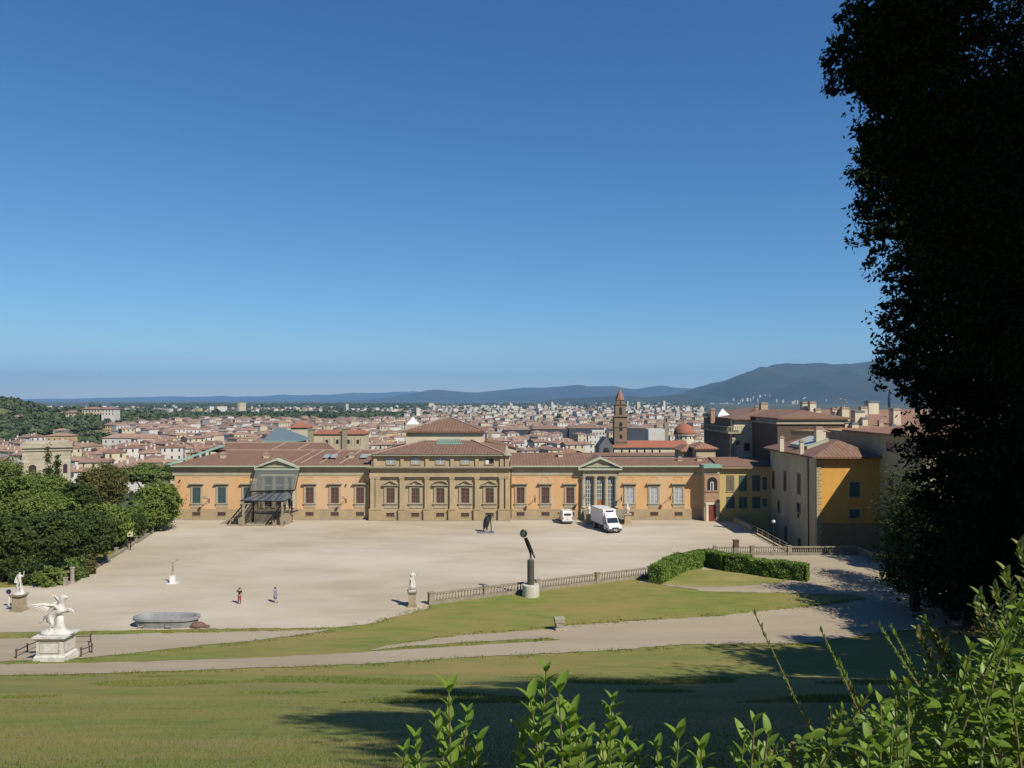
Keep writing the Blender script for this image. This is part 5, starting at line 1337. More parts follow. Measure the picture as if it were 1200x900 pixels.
# ---- big dark trees on the right, crowns built of clumps at their own distance
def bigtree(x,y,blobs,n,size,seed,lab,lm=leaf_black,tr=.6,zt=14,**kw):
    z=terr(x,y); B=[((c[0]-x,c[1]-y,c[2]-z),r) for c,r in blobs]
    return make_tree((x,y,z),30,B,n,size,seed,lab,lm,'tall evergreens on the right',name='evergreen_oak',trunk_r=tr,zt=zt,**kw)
def edgeblob(px,py,r,Y,k=.80): # blob whose left rim touches this direction
    x,z=U(px,py,Y); return ((x+r*k,Y,z),(r,r,r))
q=random.Random(3)
# nearest tree, crown top just above the view
E1=[(996,14,1.5),(980,30,1.2),(1003,49,1.2),(970,71,1.25),(977,93,1.2),(1019,111,1.2),(1008,146,1.3),(1015,165,1.3),(1030,180,1.3)]
B1=[]
for px,py,r in E1:
    B1.append(edgeblob(px,py,r*.40,15+q.uniform(-.5,.5)))
    B1.append(edgeblob(px+14,py+q.uniform(-6,6),r*.62,15.3+q.uniform(-1,.6)))
    B1.append(edgeblob(px+42,py+q.uniform(-10,10),r*.85,15.5+q.uniform(-1.2,.8)))
for k in range(56):
    px=q.uniform(1075,1400); py=q.uniform(-30,430); B1.append(edgeblob(px,py,q.uniform(.9,1.35),16+q.uniform(-2.0,3)))
bigtree(13,16.5,B1,200000,.058,201,'nearest dark evergreen oak filling the upper right corner of the view',inner=.35,tr=.55,zt=6)
E2=[(1002,178,1.6),(997,196,1.5),(1003,216,1.6),(1018,240,1.6),(1003,262,1.7),(1012,288,1.7),(1046,300,1.5),(1061,326,1.4),(1040,342,1.6),(1030,369,1.6),(1039,396,1.6),(1018,417,1.0),(1028,438,1.2),(1052,456,1.4),(1068,478,1.5),(1058,512,1.7),(1064,545,1.7),(1072,580,1.7),(1085,620,1.8),(1100,655,1.8)]
B1=[]
for px,py,r in E2:
    B1.append(edgeblob(px,py,r*.5,26+q.uniform(-.8,.8)))
    B1.append(edgeblob(px+14,py+q.uniform(-8,8),r*.85,26.5+q.uniform(-1.5,.8)))
    B1.append(edgeblob(px+50,py+q.uniform(-12,12),r*1.1,27+q.uniform(-2,1)))
for k in range(46):
    px=q.uniform(1095,1350); py=q.uniform(120,680); B1.append(edgeblob(px,py,q.uniform(1.5,2.2),27+q.uniform(-3,4)))
bigtree(19,28,B1,190000,.085,202,'tall dark evergreen oak below and behind the nearest one at the right',inner=.35,tr=.7,zt=12)
Bi=[((22+q.uniform(-1,7),31+q.uniform(-1,3),z),(3.6,3.5,3.2)) for z in (13,16,19,22,26,30) for _ in range(2)]
bigtree(24,32,Bi,80000,.13,207,'dense dark evergreen oak immediately behind the tall one on the right',inner=.6,clump=.3)
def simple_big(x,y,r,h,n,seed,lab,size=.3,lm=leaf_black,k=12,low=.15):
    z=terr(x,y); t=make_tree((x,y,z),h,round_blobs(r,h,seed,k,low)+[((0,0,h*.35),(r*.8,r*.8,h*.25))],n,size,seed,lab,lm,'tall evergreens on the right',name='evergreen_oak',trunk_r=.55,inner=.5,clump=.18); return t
# middle distance ones seen below and left of the big crown
xa,_=U(1060,0,86); simple_big(xa+.5,86,4.4,UZ(538,86),20000,203,'lower rounded evergreen oak in front of the pale side wing, left of the huge tree',.17,leaf_dark)
xa,_=U(1120,0,80); simple_big(xa,79,6,UZ(560,80),20000,204,'dark tree behind the clipped green wall at the right',.2)
# clipped dark tree wall beside the terrace
tw=empty('tree_hedge',(46,84,0),'tall dark clipped hedge wall closing the right side of the terrace','hedge')
Bw=[]
for k in range(11):
    px=1034+k*17; Yk=98-k*3.4; x,_=U(px,0,Yk); hz=UZ(590-k*1.5,Yk); 
    for zz in (1.5,4.5,7.5,hz-2): 
        if zz<hz: Bw.append(((x-46+2.2,Yk-84,zz),(2.4,2.2,2.0)))
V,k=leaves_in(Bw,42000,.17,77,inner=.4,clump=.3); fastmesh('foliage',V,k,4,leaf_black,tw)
MB().tube([(0,0,-.3),(0,0,6)],[.3,.15],7).build('trunk',bark,tw)
# trees beyond the frame on the right that throw the shade
off=[(42,44,6,28,'evergreen oak beside the wide path, outside the view',30000,.35),(36,34,5.5,26,'evergreen oak between the tall one and the wide path',30000,.32),(27,22,4.5,28,'slim evergreen oak right of the tall one',26000,.28),(45.5,55,4.5,24,'rounded evergreen oak at the bend of the wide path',24000,.32),(20.5,12.5,5,27,'evergreen oak a few paces right of the lawn, before the nearest one',30000,.28),(23,-2.5,5.5,26,'evergreen oak between two others right of the viewpoint',24000,.32),(18.8,3,5.6,27,'evergreen oak standing just right of the viewpoint',40000,.25),(23.5,-9,6.8,29,'evergreen oak on the slope above and right of the viewpoint',30000,.35),(30,14,6.5,33,'evergreen oak just right of the nearest one, outside the view',40000,.3),(33,6,6,24,'evergreen oak of the second row right of the lawn',26000,.45),(38,26,6,31,'evergreen oak right of the tall one',34000,.35),(32,-13,7,26,'evergreen oak up the slope on the right',20000,.5),(46,22,7,32,'third row evergreen oak right of the lawn',20000,.5),(49,42,6,30,'evergreen oak right of the wide path',26000,.4),(58,52,6.5,29,'evergreen oak further down right of the wide path',26000,.4),(51,62,5,23,'smaller evergreen oak where the wide path turns',24000,.35),(66,68,7,30,'evergreen oak right of the terrace',26000,.4),(74,88,8,34,'evergreen oak right of the side wing',24000,.5),(66,96,7,28,'evergreen oak in front of the side wing',24000,.45)]
for i,(x,y,r,h,lab,n_,ls) in enumerate(off):
    simple_big(x,y,r,h,n_,300+i,lab,ls)
# ---- clipped hedge in front of the right balustrade
hd=wempty('clipped_hedge',(27,105,0),'bright green clipped hedge bending round a small lawn beside the right balustrade','hedge')
HP=[G(769,683.5),G(782,676),G(800,668),G(826,661.5),G(852,668.5),G(880,672),G(905,676),G(944,680.5)]
HP=[(HP[0][0],HP[0][1])]+HP[1:]
hh=2.05
m=MB(); pts=[Vector((a,b_,0)) for a,b_ in HP]
r=np.random.RandomState(5); Ps=[];Ns=[]
L=0
for i,(a,b_) in enumerate(zip(pts[:-1],pts[1:])):
    d=(b_-a); ln=d.length; d.normalize(); nn=Vector((-d.y,d.x,0)); hk=hh+.15*math.sin(i*2.1)
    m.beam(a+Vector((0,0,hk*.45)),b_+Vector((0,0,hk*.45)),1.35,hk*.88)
    cnt=int(ln*1500)
    for _ in range(cnt):
        t=r.rand(); s_=r.rand(); side=r.randint(0,4)
        bump=.12*mnoise.noise(Vector((t*ln+i*7,s_*3,side)))*2
        if side<1 or side==3: off_=nn*(r.rand()*2-1)*.85+Vector((0,0,hk+bump)); n3=Vector((0,0,1))
        elif side==1: off_=nn*(.85+bump)+Vector((0,0,s_*hk)); n3=nn
        else: off_=-nn*(.85+bump)+Vector((0,0,s_*hk)); n3=-nn
        p=a+d*ln*t+off_; Ps.append(p); Ns.append(n3)
for e,dd in ((pts[0],(pts[0]-pts[1]).normalized()),(pts[-1],(pts[-1]-pts[-2]).normalized())):
    nn=Vector((-dd.y,dd.x,0))
    for _ in range(2600):
        Ps.append(e+dd*.25+nn*(r.rand()*2-1)*.85+Vector((0,0,r.rand()*hh))); Ns.append(dd)
p=np.array(Ps)+r.randn(len(Ps),3)*.05; nrm=np.array(Ns)*.8+r.randn(len(Ps),3)*.6; nrm/=np.linalg.norm(nrm,axis=1)[:,None]
t=np.cross(nrm,r.randn(len(Ps),3)); t/=np.linalg.norm(t,axis=1)[:,None]; b2=np.cross(nrm,t); s=(.07+.06*r.rand(len(Ps)))[:,None]
V=np.stack([p-t*s,p-b2*s*.6,p+t*s,p+b2*s*.6],1).reshape(-1,3)
leaf_hedge=mat('hedge_leaves',(.13,.23,.025),(.21,.31,.04),(.08,.15,.02),s1=2.5,s2=.5,rough=.5,trans=.2,amt2=.6)
fastmesh('foliage',V,len(Ps),4,leaf_hedge,hd)
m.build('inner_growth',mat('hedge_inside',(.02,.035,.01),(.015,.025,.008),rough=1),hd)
# ---- foreground plants: real leaves
def leaf_geo(V,F_,base,d,up,L,W,curl):
    d=d.normalized(); side=d.cross(up); 
    if side.length<1e-3: side=Vector((1,0,0))
    side.normalize(); up=side.cross(d).normalized(); o=len(V); n=6
    prof=[.10,.70,.97,1.0,.88,.60,.06]
    for i in range(n+1):
        t=i/n; c=base+d*L*t-up*curl*L*t*t; w=W/2*prof[i]
        V.append(c-side*w+up*w*.35); V.append(c); V.append(c+side*w+up*w*.35)
    for i in range(n):
        a=o+i*3; F_.append((a,a+1,a+4,a+3)); F_.append((a+1,a+2,a+5,a+4))
fresh=mat('fresh_leaf',(.23,.38,.045),(.13,.27,.035),(.36,.46,.07),s1=9,s2=5,rough=.5,spec=.3,trans=.45,amt2=.6)
deepleaf=mat('laurel_leaf',(.18,.29,.03),(.08,.17,.022),(.33,.42,.055),s1=8,s2=4,rough=.42,spec=.35,trans=.38,amt2=.6)
redleaf=mat('reddish_leaf',(.17,.25,.045),(.24,.22,.06),(.13,.23,.035),s1=14,s2=5,rough=.45,trans=.3,amt2=.7)
stemm=mat('green_stem',(.14,.17,.05),(.17,.11,.06),rough=.6)
def sprig(Vl,Fl,stem,base,tip,nl,L,W,q,spread=1.0,whorl=2,start=.15,bend=.1):
    base,tip=Vector(base),Vector(tip); ax=(tip-base); H=ax.length; ax.normalize()
    bd=Vector((q.uniform(-1,1),q.uniform(-1,1),0))*bend*H
    pt=lambda t: base+(tip-base)*t+bd*t*(1-t)
    stem.tube([pt(k/5) for k in range(6)],[.0045*(1-.12*k) for k in range(6)],5)
    for i in range(nl):
        t=start+(1-start)*(i/max(1,nl-1))**.85; p=pt(t); a0=i*1.57+q.random()*.6
        for w_ in range(whorl):
            a=a0+w_*6.283/whorl; out=Vector((math.cos(a),math.sin(a),0)); k=spread*(1-.55*t)
            d=out*k+ax*(.45+.75*t)+Vector((0,0,.1)); s=(1-.35*t)*q.uniform(.55,1.2)
            leaf_geo(Vl,Fl,p,d,ax-out*.2,L*s,W*s,q.uniform(.05,.35))
def finish_plant(name,Vl,Fl,stem,lm,label,catg,group=None,loc=(0,0,0)):
    o=wempty(name,loc,label,catg,group)
    me=bpy.data.meshes.new('foliage'); me.from_pydata([tuple(v) for v in Vl],[],Fl); me.materials.append(lm); me.polygons.foreach_set('use_smooth',[True]*len(me.polygons))
    f=bpy.data.objects.new('foliage',me); C.objects.link(f); f.parent=o; f.matrix_parent_inverse=Matrix.Translation(-o.location)
    stem.build('stem',stemm,o); return o
def W3(px,py,Y): x,z=U(px,py,Y); return Vector((x,Y,z))
clusters=[ # (label, Y, [(tip px,py, base px)], leaf size)
 ('leafy green shoots leftmost of the foreground plants',1.75,[(526,812,530),(512,845,520),(488,868,505),(548,838,540),(560,872,548),(475,884,495)]),
 ('tall leafy green shoot at the middle of the bottom edge',1.7,[(640,788,645),(622,822,636),(655,812,648),(612,860,630),(668,842,655),(690,865,668)]),
 ('slender green shoot right of the tallest one',1.8,[(718,823,722),(735,862,728),(705,868,716),(672,838,690)]),
 ('low leafy shoot between the slender one and the dense bush',1.7,[(795,866,790),(770,880,775),(822,880,812),(748,884,756)]),
]
q=random.Random(21)
for lab,Y,sh in clusters:
    Vl=[];Fl=[];st_=MB()
    for i,(px,py,bx_) in enumerate(sh):
        yy=Y+q.uniform(-.15,.2); tip=W3(px,py,yy); b0=W3(bx_,py,yy); base=Vector((b0.x+q.uniform(-.03,.03),yy,tip.z-q.uniform(.35,.5)))
        sprig(Vl,Fl,st_,base,tip,12,.064,.030,q,whorl=3,bend=.12,spread=1.5)
    b0=sh[0]; g0=Vector((UX(sh[0][2],Y),Y,0))
    for i in range(3): st_.tube([(g0.x+.01*i,Y,terr(g0.x,Y)-.05),(g0.x+q.uniform(-.06,.06),Y,CAMZ-.45*Y-.3)],[.008,.005],5)
    finish_plant('leafy_plant',Vl,Fl,st_,fresh,lab,'plant','green shoots along the bottom edge',(g0.x,Y,terr(g0.x,Y)))
# tall thin shoots
thin=[((886,722),(952,862),2.3,'long thin bare shoot, leftmost, rising from the bush at lower right'),((964,742),(1012,850),2.3,'thin upright shoot second from the left above the bush'),((985,778),(1012,836),2.2,'short thin shoot just right of the second one'),((1032,735),(1092,828),2.1,'thin leafy shoot above the middle of the bush'),((1046,738),(1085,815),2.2,'thin shoot crossing the leafy one above the bush')]
for tp,bs_,Y,lab in thin:
    Vl=[];Fl=[];st_=MB(); tip=W3(*tp,Y); base=W3(*bs_,Y); base=base+(base-tip)*.5
    sprig(Vl,Fl,st_,base,tip,17,.028,.012,q,whorl=2,start=.25,bend=.03,spread=.5)
    finish_plant('thin_shoot',Vl,Fl,st_,fresh,lab,'plant','thin shoots above the right bush',tuple(base))
# the dense bush on the right
Vl=[];Fl=[];st_=MB()
outline=[(845,905),(880,880),(900,862),(930,845),(960,830),(1000,812),(1040,806),(1070,790),(1100,772),(1130,762),(1160,730),(1180,700),(1210,662)]
def top_at(px): return float(np.interp(px,[p[0] for p in outline],[p[1] for p in outline]))
for i in range(230):
    px=840+ (q.random()**.8)*420; Y=q.uniform(1.7,3.4); tpy=top_at(px)+q.uniform(0,1)**1.3*170+ (10 if i%3 else 0)
    tip=W3(px,tpy,Y); base=tip+Vector((q.uniform(-.12,.15),q.uniform(-.08,.2),-q.uniform(.3,.6)))
    sprig(Vl,Fl,st_,base,tip,10,.044,.018,q,whorl=3,bend=.2)
for i in range(5500):
    px=840+(q.random()**.7)*440; Y=q.uniform(1.8,3.3); py=top_at(px)+22+q.random()**.8*200
    p=W3(px,py,Y); a=q.random()*6.283; d=Vector((math.cos(a),math.sin(a)*.9,q.uniform(-.2,.9))); leaf_geo(Vl,Fl,p,d,Vector((q.uniform(-.4,.4),-.4,1)),q.uniform(.024,.044),q.uniform(.012,.021),q.uniform(.05,.4))
# main boughs
for i in range(12):
    px=900+i*30; b0=W3(px,870,2.4); g_=terr(b0.x,2.6); st_.tube([(b0.x+.1,2.6,g_-.1),(b0.x+q.uniform(-.1,.1),2.5,(g_+b0.z)/2),(b0.x,2.4,b0.z)],[.02,.015,.008],6)
finish_plant('bush',Vl,Fl,st_,deepleaf,'dense glossy green bush filling the lower right corner','bush',None,(1.3,2.5,terr(1.3,2.5)))
# paler big leaved shoots in it
Vl=[];Fl=[];st_=MB()
for (px,py,Y) in ((884,848,1.6),(900,862,1.65),(1032,826,1.5),(1046,850,1.5),(872,868,1.6),(1018,870,1.5),(1060,872,1.55)):
    tip=W3(px,py,Y); base=tip+Vector((q.uniform(-.03,.05),.05,-.3)); sprig(Vl,Fl,st_,base,tip,8,.066,.027,q,whorl=2,bend=.12,spread=1.4)
finish_plant('leafy_plant',Vl,Fl,st_,fresh,'pale broad leaved shoots lit in front of the dense bush','plant','green shoots along the bottom edge',(.9,1.6,terr(.9,1.6)))
Vl=[];Fl=[];st_=MB()
for (px,py,Y,bx_) in ((1196,642,2.0,1215),(1180,672,2.1,1200),(1150,700,2.1,1180),(1168,695,2.0,1195),(1186,706,2.1,1205),(1146,712,2.2,1170),(1200,720,2.1,1215),(1162,732,2.2,1180),(1085,728,2.2,1115),(1098,745,2.2,1130),(1110,760,2.2,1140),(1078,742,2.3,1110),(1180,748,2.1,1190),(1205,690,2.0,1220)):
    tip=W3(px,py,Y); b0=W3(bx_,py+70,Y); sprig(Vl,Fl,st_,b0,tip,9,.05,.02,q,whorl=3,bend=.08)
finish_plant('bush',Vl,Fl,st_,redleaf,'reddish tipped sunlit shoots of the bush at the right edge','bush',None,(1.6,2.2,terr(1.6,2.2)))
# ================================================================ the city
wall_cols=[('cream',(.62,.54,.38)),('white',(.68,.66,.60)),('yellow',(.60,.45,.22)),('pale grey',(.50,.48,.44)),('ochre',(.50,.35,.18)),('pinkish',(.58,.42,.32))]
wall_ms=[mat('house_wall_'+n.replace(' ','_'),c,tuple(v*.85 for v in c),s1=.15,rough=.95) for n,c in wall_cols]
roof_ms=[mat('house_roof_red',(.34,.195,.14),(.21,.125,.095),(.31,.26,.21),s1=.5,s2=.06,rough=.95,amt2=.6),mat('house_roof_brown',(.30,.20,.15),(.19,.125,.095),(.25,.2,.16),s1=.5,s2=.06,rough=.95,amt2=.6),mat('house_roof_orange',(.42,.245,.17),(.28,.165,.115),(.36,.29,.23),s1=.5,s2=.06,rough=.95,amt2=.6)]
winm=mat('house_window',(.05,.055,.06),(.03,.035,.04),rough=.5)
def house_parts(w,d,h,q,roof='hip'):
    """list of (name, MB, kind) for a house centred at the origin"""
    wl=MB().box(-w/2,w/2,-d/2,d/2,-4,h)
    rf=MB(); rise=min(w,d)*.13+.3
    if roof=='hip': rf.hip(-w/2-.5,w/2+.5,-d/2-.5,d/2+.5,h+.2,h+.2+rise,.25,mx=0,my=0)
    elif roof=='gable':
        rf.prism([(-w/2-.5,h),(w/2+.5,h),(w/2+.5,h+.2),(0,h+.2+rise),(-w/2-.5,h+.2)],-d/2-.4,d/2+.4)
    else: rf.box(-w/2-.2,w/2+.2,-d/2-.2,d/2+.2,h,h+.5)
    ch=[]
    for i in range(q.randint(1,2)):
        cx,cy=q.uniform(-w*.3,w*.3),q.uniform(-d*.3,d*.3); ch.append(MB().box(cx-.4,cx+.4,cy-.35,cy+.35,h,h+rise+q.uniform(.5,1.2)))
    wins=[]
    nf=max(2,int(h/3.3)); nw=max(2,int(w/3.0))
    for f in range(max(0,nf-3),nf):
        for k in range(nw):
            x=-w/2+(k+.5)*w/nw; z=(f+.45)*h/nf; wins.append(MB().box(x-.45,x+.45,-d/2-.06,-d/2-.01,z,z+1.5))
    nd=max(2,int(d/3.5))
    for f in range(max(0,nf-2),nf):
        for k in range(nd):
            y=-d/2+(k+.5)*d/nd; z=(f+.45)*h/nf
            for s in (-1,1): wins.append(MB().box(*( (s*w/2+.01,s*w/2+.06) if s>0 else (-w/2-.06,-w/2-.01)),y-.45,y+.45,z,z+1.5))
    return wl,rf,ch,wins
protos=[]
q=random.Random(77)
for i in range(14):
    w,d,h=q.uniform(7.5,14),q.uniform(7.5,12),q.choice([8.5,11,13.5,16,18.5]); kind=q.choice(['hip','hip','gable','gable','gable'])
    wl,rf,ch,wins=house_parts(w,d,h,q,kind); wi=[0,1,0,3,1,2,0,1,4,0,1,5,3,1][i]; ri=q.randint(0,2)
    t=empty('house',(0,0,0),'house','house','city houses with tiled roofs')
    wl.build('wall',wall_ms[wi],t); rf.build('roof',roof_ms[ri],t)
    for c_ in ch: c_.build('chimney',wall_ms[wi],t)
    for w_ in wins: w_.build('window',winm,t)
    protos.append((t,w,d,h,wi,ri,kind))
ZN=[(20,'at the far left under the wooded hill'),(50,'left of the stone tower'),(90,'just beyond the stone tower'),(115,'right of the stone tower'),(140,'above the olive crowned tree'),(165,'above the bright pine'),(190,'left of the palace roof corner'),(215,'at the palace left roof corner'),(245,'above the green copper hip'),(275,'between the copper hip and the grey pyramid roof'),(305,'just left of the grey pyramid roof'),(345,'behind the grey pyramid roof'),(370,'beside the red pyramid roof'),(430,'behind the long buttressed church'),(455,'right of the buttressed church'),(480,'left of the palace centre roof'),(570,'behind the palace centre roof'),(600,'just right of the palace centre roof'),(630,'left of the dark slate buildings'),(665,'before the left slate building'),(700,'before the right slate building'),(718,'at the foot of the bell tower'),(760,'right of the bell tower'),(785,'left of the red dome'),(2000,'beside the red dome')]
def zone(px):
    for lim,s in ZN:
        if px<lim: return s
roofn=['red','brown','orange']
# footprints of special buildings to keep clear (px range, Y range)
clear=[(20,95,165,215),(352,432,330,372),(330,368,385,420),(708,812,430,475),(615,800,690,760),(785,820,560,640),(495,545,2000,1)]
def blocked(px,y):
    return any(a<px<b_ and c_<y<d_ for a,b_,c_,d_ in clear)
placed=[]; used=set(); individual=0
def horizon_hide(px,y,top):
    """rough test: hidden behind the palace or the right buildings"""
    py=468-F*(top-CAMZ)/y
    if px>822: return True
    if px>205 and py>(505 if 470<px<570 else 526): return True
    if px<=205 and py>556: return True
    return False
cand=[]
y=300.0
while y<4300:
    sp=11.2 if y<700 else (14.5 if y<1200 else (22 if y<2500 else 42))
    x=-.70*y
    while x<.30*y if y<5000 else x<.45*y:
        xx=x+q.uniform(-.3,.3)*sp; yy=y+q.uniform(-.3,.3)*sp; cand.append((xx,yy)); x+=sp
    y+=sp*.95
def is_green(x,y):
    px=600+F*x/y
    if px<190 and y>560 and y<1500 and x< -.50*y+ (0): return True
    if 1350<y<2300 and px<470: return True      # riverside park
    if y<1300 and px<165 and mnoise.noise(Vector((x*.008,y*.008,2)))>.08: return True
    return mnoise.noise(Vector((x*.006,y*.006,5)))>.42
SV=[[] for _ in range(9)]
stuff=MB()
nst=0
for x,y in cand:
    px=600+F*x/y
    if px<-40 or is_green(x,y) or blocked(px,y): continue
    if y>1200 and q.random()<.22: continue
    if y>2200 and px<500 and q.random()<.62: continue
    if y>3300 and q.random()<(y-3300)/1200+(.4 if px<500 else 0): continue
    pr_=q.choice(protos); _,w,d,h,wi,ri,kd=pr_
    sc_=q.uniform(.8,1.15); zg=terr(x,y)-q.uniform(0,3)
    ang=R(22)+q.choice([0,R(90)])+q.uniform(-.25,.25)+(.6 if x<-200 else 0)
    if horizon_hide(px,y,zg+h*sc_+2): continue
    if individual<285 and y<900:
        if y<700 and False: pass
        o=copy_tree(pr_[0]) if pr_[0] in used else pr_[0]; used.add(pr_[0])
        o.location=(x,y,zg); o.rotation_euler=(0,0,ang); o.scale=(sc_,sc_,sc_)
        dist='nearest row' if y<400 else ('second row' if y<470 else ('third row' if y<540 else ('fourth row' if y<640 else 'farthest')))
        o['label']=f"{dist} {wall_cols[wi][0]} house, {roofn[ri]} {'gabled' if kd=='gable' else 'hipped'} roof, {zone(px)}"
        if not (individual and y<520):
            pass
        individual+=1
        if y>470:   # parts too small to show: drop windows
            for ch_ in list(o.children):
                if ch_.name.startswith('window') and q.random()<.0: bpy.data.objects.remove(ch_)
    else:
        # far houses: plain bodies, merged
        far=y>1500
        if far: w*=q.choice([1,1,1.4,2.2]); h*=q.uniform(.55,1.15); 
        if q.random()<(.8 if far else .55): wi=q.choice([0,1,1,1,3])
        w*=sc_;d*=sc_;h*=sc_
        if far and q.random()<.015: h*=1.9
        c_,s_=math.cos(ang),math.sin(ang); rise=min(w,d)*.13+.3
        T_=lambda a,b_,z:(x+a*c_-b_*s_,y+a*s_+b_*c_,zg+z)
        W_,D_2=w/2,d/2
        stuff.add([T_(-W_,-D_2,-3),T_(W_,-D_2,-3),T_(W_,D_2,-3),T_(-W_,D_2,-3),T_(-W_,-D_2,h),T_(W_,-D_2,h),T_(W_,D_2,h),T_(-W_,D_2,h)],[(0,1,5,4),(1,2,6,5),(2,3,7,6),(3,0,4,7)],wi)
        if far and q.random()<.45:
            stuff.add([T_(-W_,-D_2,h),T_(W_,-D_2,h),T_(W_,D_2,h),T_(-W_,D_2,h)],[(0,1,2,3)],3)
        else:
            W_+=.35;D_2+=.35
            vs=[T_(-W_,-D_2,h),T_(W_,-D_2,h),T_(W_,D_2,h),T_(-W_,D_2,h),T_(-W_*.45,0,h+rise),T_(W_*.45,0,h+rise)]
            stuff.add(vs,[(0,1,5,4),(1,2,5),(2,3,4,5),(3,0,4)],6+ri)
        # window bands
        if y<2600:
            W_,D_2=w/2,d/2; nf=max(2,int(h/3.4)); nw=max(2,int(w/3.4)); nd=max(2,int(d/3.4))
            for f in range(max(0,nf-3),nf):
                z=(f+.42)*h/nf
                for k in range(nw):
                    a=-w/2+(k+.5)*w/nw
                    stuff.add([T_(a-.5,-D_2-.05,z),T_(a+.5,-D_2-.05,z),T_(a+.5,-D_2-.05,z+1.5),T_(a-.5,-D_2-.05,z+1.5)],[(0,1,2,3)],9)
                if y<1300:
                    for k in range(nd):
                        a=-d/2+(k+.5)*d/nd; sx=-W_-.05 if c_*x+s_*y>0 and x>0 else W_+.05
                        stuff.add([T_(sx,a-.5,z),T_(sx,a+.5,z),T_(sx,a+.5,z+1.5),T_(sx,a-.5,z+1.5)],[(0,1,2,3)],9)
        nst+=1
for t,*_ in protos:
    if t not in used:
        for c_ in list(t.children): bpy.data.objects.remove(c_)
        bpy.data.objects.remove(t)
# hillside villages on the far slopes are added after the hills
# ---------------------------------------------------------------- landmarks
def arch_panel(mb,x,y,z0,z1,w,mi):
    hw=w/2; zz=z1-hw
    poly=[(x+hw*math.cos(t),zz+hw*math.sin(t)) for t in [math.pi*k/8 for k in range(9)]]+[(x-hw,z0),(x+hw,z0)]
    mb.prism(poly[::-1],y-.06,y-.01,mi)
# bell tower
Yb=450.0; bx_=UX(727.5,Yb); gz=-24
bt=wempty('bell_tower',(bx_,Yb,gz),'tall slender brown stone bell tower with a pointed spire above the city roofs','tower')
bst=mat('brown_tower_stone',(.30,.20,.125),(.24,.16,.10),(.17,.12,.08),s1=.6,s2=.12,rough=.95,amt2=.6)
w1=UX(735.5,Yb)-UX(719.5,Yb); zA,zB,zC,zD=UZ(518,Yb),UZ(488.5,Yb),UZ(474,Yb),UZ(469,Yb)
m=MB()
m.rbox(bx_,Yb+w1/2,gz,zB,w1*.94,w1*.94); m.rbox(bx_,Yb+w1/2,zB+.002,zB+.6,w1*1.1,w1*1.1); m.rbox(bx_,Yb+w1/2,zA,zA+.4,w1*1.02,w1*1.02); m.rbox(bx_,Yb+w1/2,(zA+zB)/2+1.2,(zA+zB)/2+1.7,w1*1.02,w1*1.02)
m.rbox(bx_,Yb+w1/2,zB+.602,zC,w1*.76,w1*.76); m.rbox(bx_,Yb+w1/2,zC+.002,zC+.5,w1*.9,w1*.9); m.rbox(bx_,Yb+w1/2,zC+.502,zD,w1*.56,w1*.56); m.rbox(bx_,Yb+w1/2,zD+.002,zD+.3,w1*.64,w1*.64)
m.build('tower_body',bst,bt)
zT=UZ(454.5,Yb); m=MB(); m.lathe([(w1*.34,zD+.302),(w1*.19,zD+(zT-zD)*.5),(.12,zT)],(bx_,Yb+w1/2,0),8); m.build('spire',mat('spire_tiles',(.34,.17,.10),(.28,.13,.08)),bt)
MB().ball((bx_,Yb+w1/2,zT+.2),.3).beam((bx_,Yb+w1/2,zT+.3),(bx_,Yb+w1/2,zT+1.7),.12).build('finial',sand,bt)
for (z0_,z1_,ww) in ((UZ(514,Yb),UZ(509,Yb),1.5),(UZ(505,Yb),UZ(494.5,Yb),1.7),(UZ(486,Yb),UZ(477,Yb),1.5),(UZ(473,Yb),UZ(470.2,Yb),.9)):
    k=.94 if z1_<zB else (.76 if z1_<zC else .56)
    mb=MB(); arch_panel(mb,bx_,Yb+w1/2-w1*k/2,z0_,z1_,ww,0); mb.build('arched_opening',darkm,bt)
    mb=MB(); hw=ww/2; xx=bx_-w1*k/2; mb.box(xx-.06,xx-.01,Yb+w1/2-hw,Yb+w1/2+hw,z0_,z1_); mb.build('arched_opening',darkm,bt)
# basilica nave
cb=wempty('basilica',(UX(760,Yb),Yb,gz),'long cream church with a red roof beside the bell tower','church')
x0,x1=UX(719,Yb),UX(800,Yb+12); z1=UZ(524,Yb); zr_=UZ(516,Yb+8)
MB().box(x0,x1,Yb-2,Yb+15,gz,z1-.2).build('wall',palecream,cb)
MB().prism([(0,0),(1,0),(1,1)],0,.01) if False else None
m=MB(); m.add([(x0-.8,Yb-3,z1-.1),(x1+.5,Yb-3,z1-.1),(x1+.5,Yb+7,zr_),(x0-.8,Yb+7,zr_),(x1+.5,Yb+17,z1-.1),(x0-.8,Yb+17,z1-.1)],[(0,1,2,3),(3,2,4,5),(1,4,2),(0,3,5)]); m.build('roof',tileR,cb)
for k in range(6):
    px=728.5+k*8.9; xx=UX(px,Yb-2); mb=MB(); arch_panel(mb,xx,Yb-2,UZ(534.5,Yb),UZ(526.5,Yb),.95,0); mb.build('arched_window',darkm,cb)
x2,x3=UX(702,Yb-8),UX(718.5,Yb-8)
mb=MB(); zg_=UZ(523,Yb-8); mb.prism([(x2,gz),(x3,gz),(x3,zg_),((x2+x3)/2,UZ(512.5,Yb-8)),(x2,zg_)],Yb-8,Yb+10); o=mb.build('transept',mat('grey_facade',(.16,.17,.17),(.12,.13,.13)),cb)
mb=MB(); arch_panel(mb,(x2+x3)/2,Yb-8,UZ(535,Yb-8),UZ(524.5,Yb-8),3.6,0); mb.build('portal',darkm,cb)
MB().box(x2-2,x1-8,Yb-14,Yb-8.2,gz,UZ(534,Yb-10)).build('aisle',cream,cb)
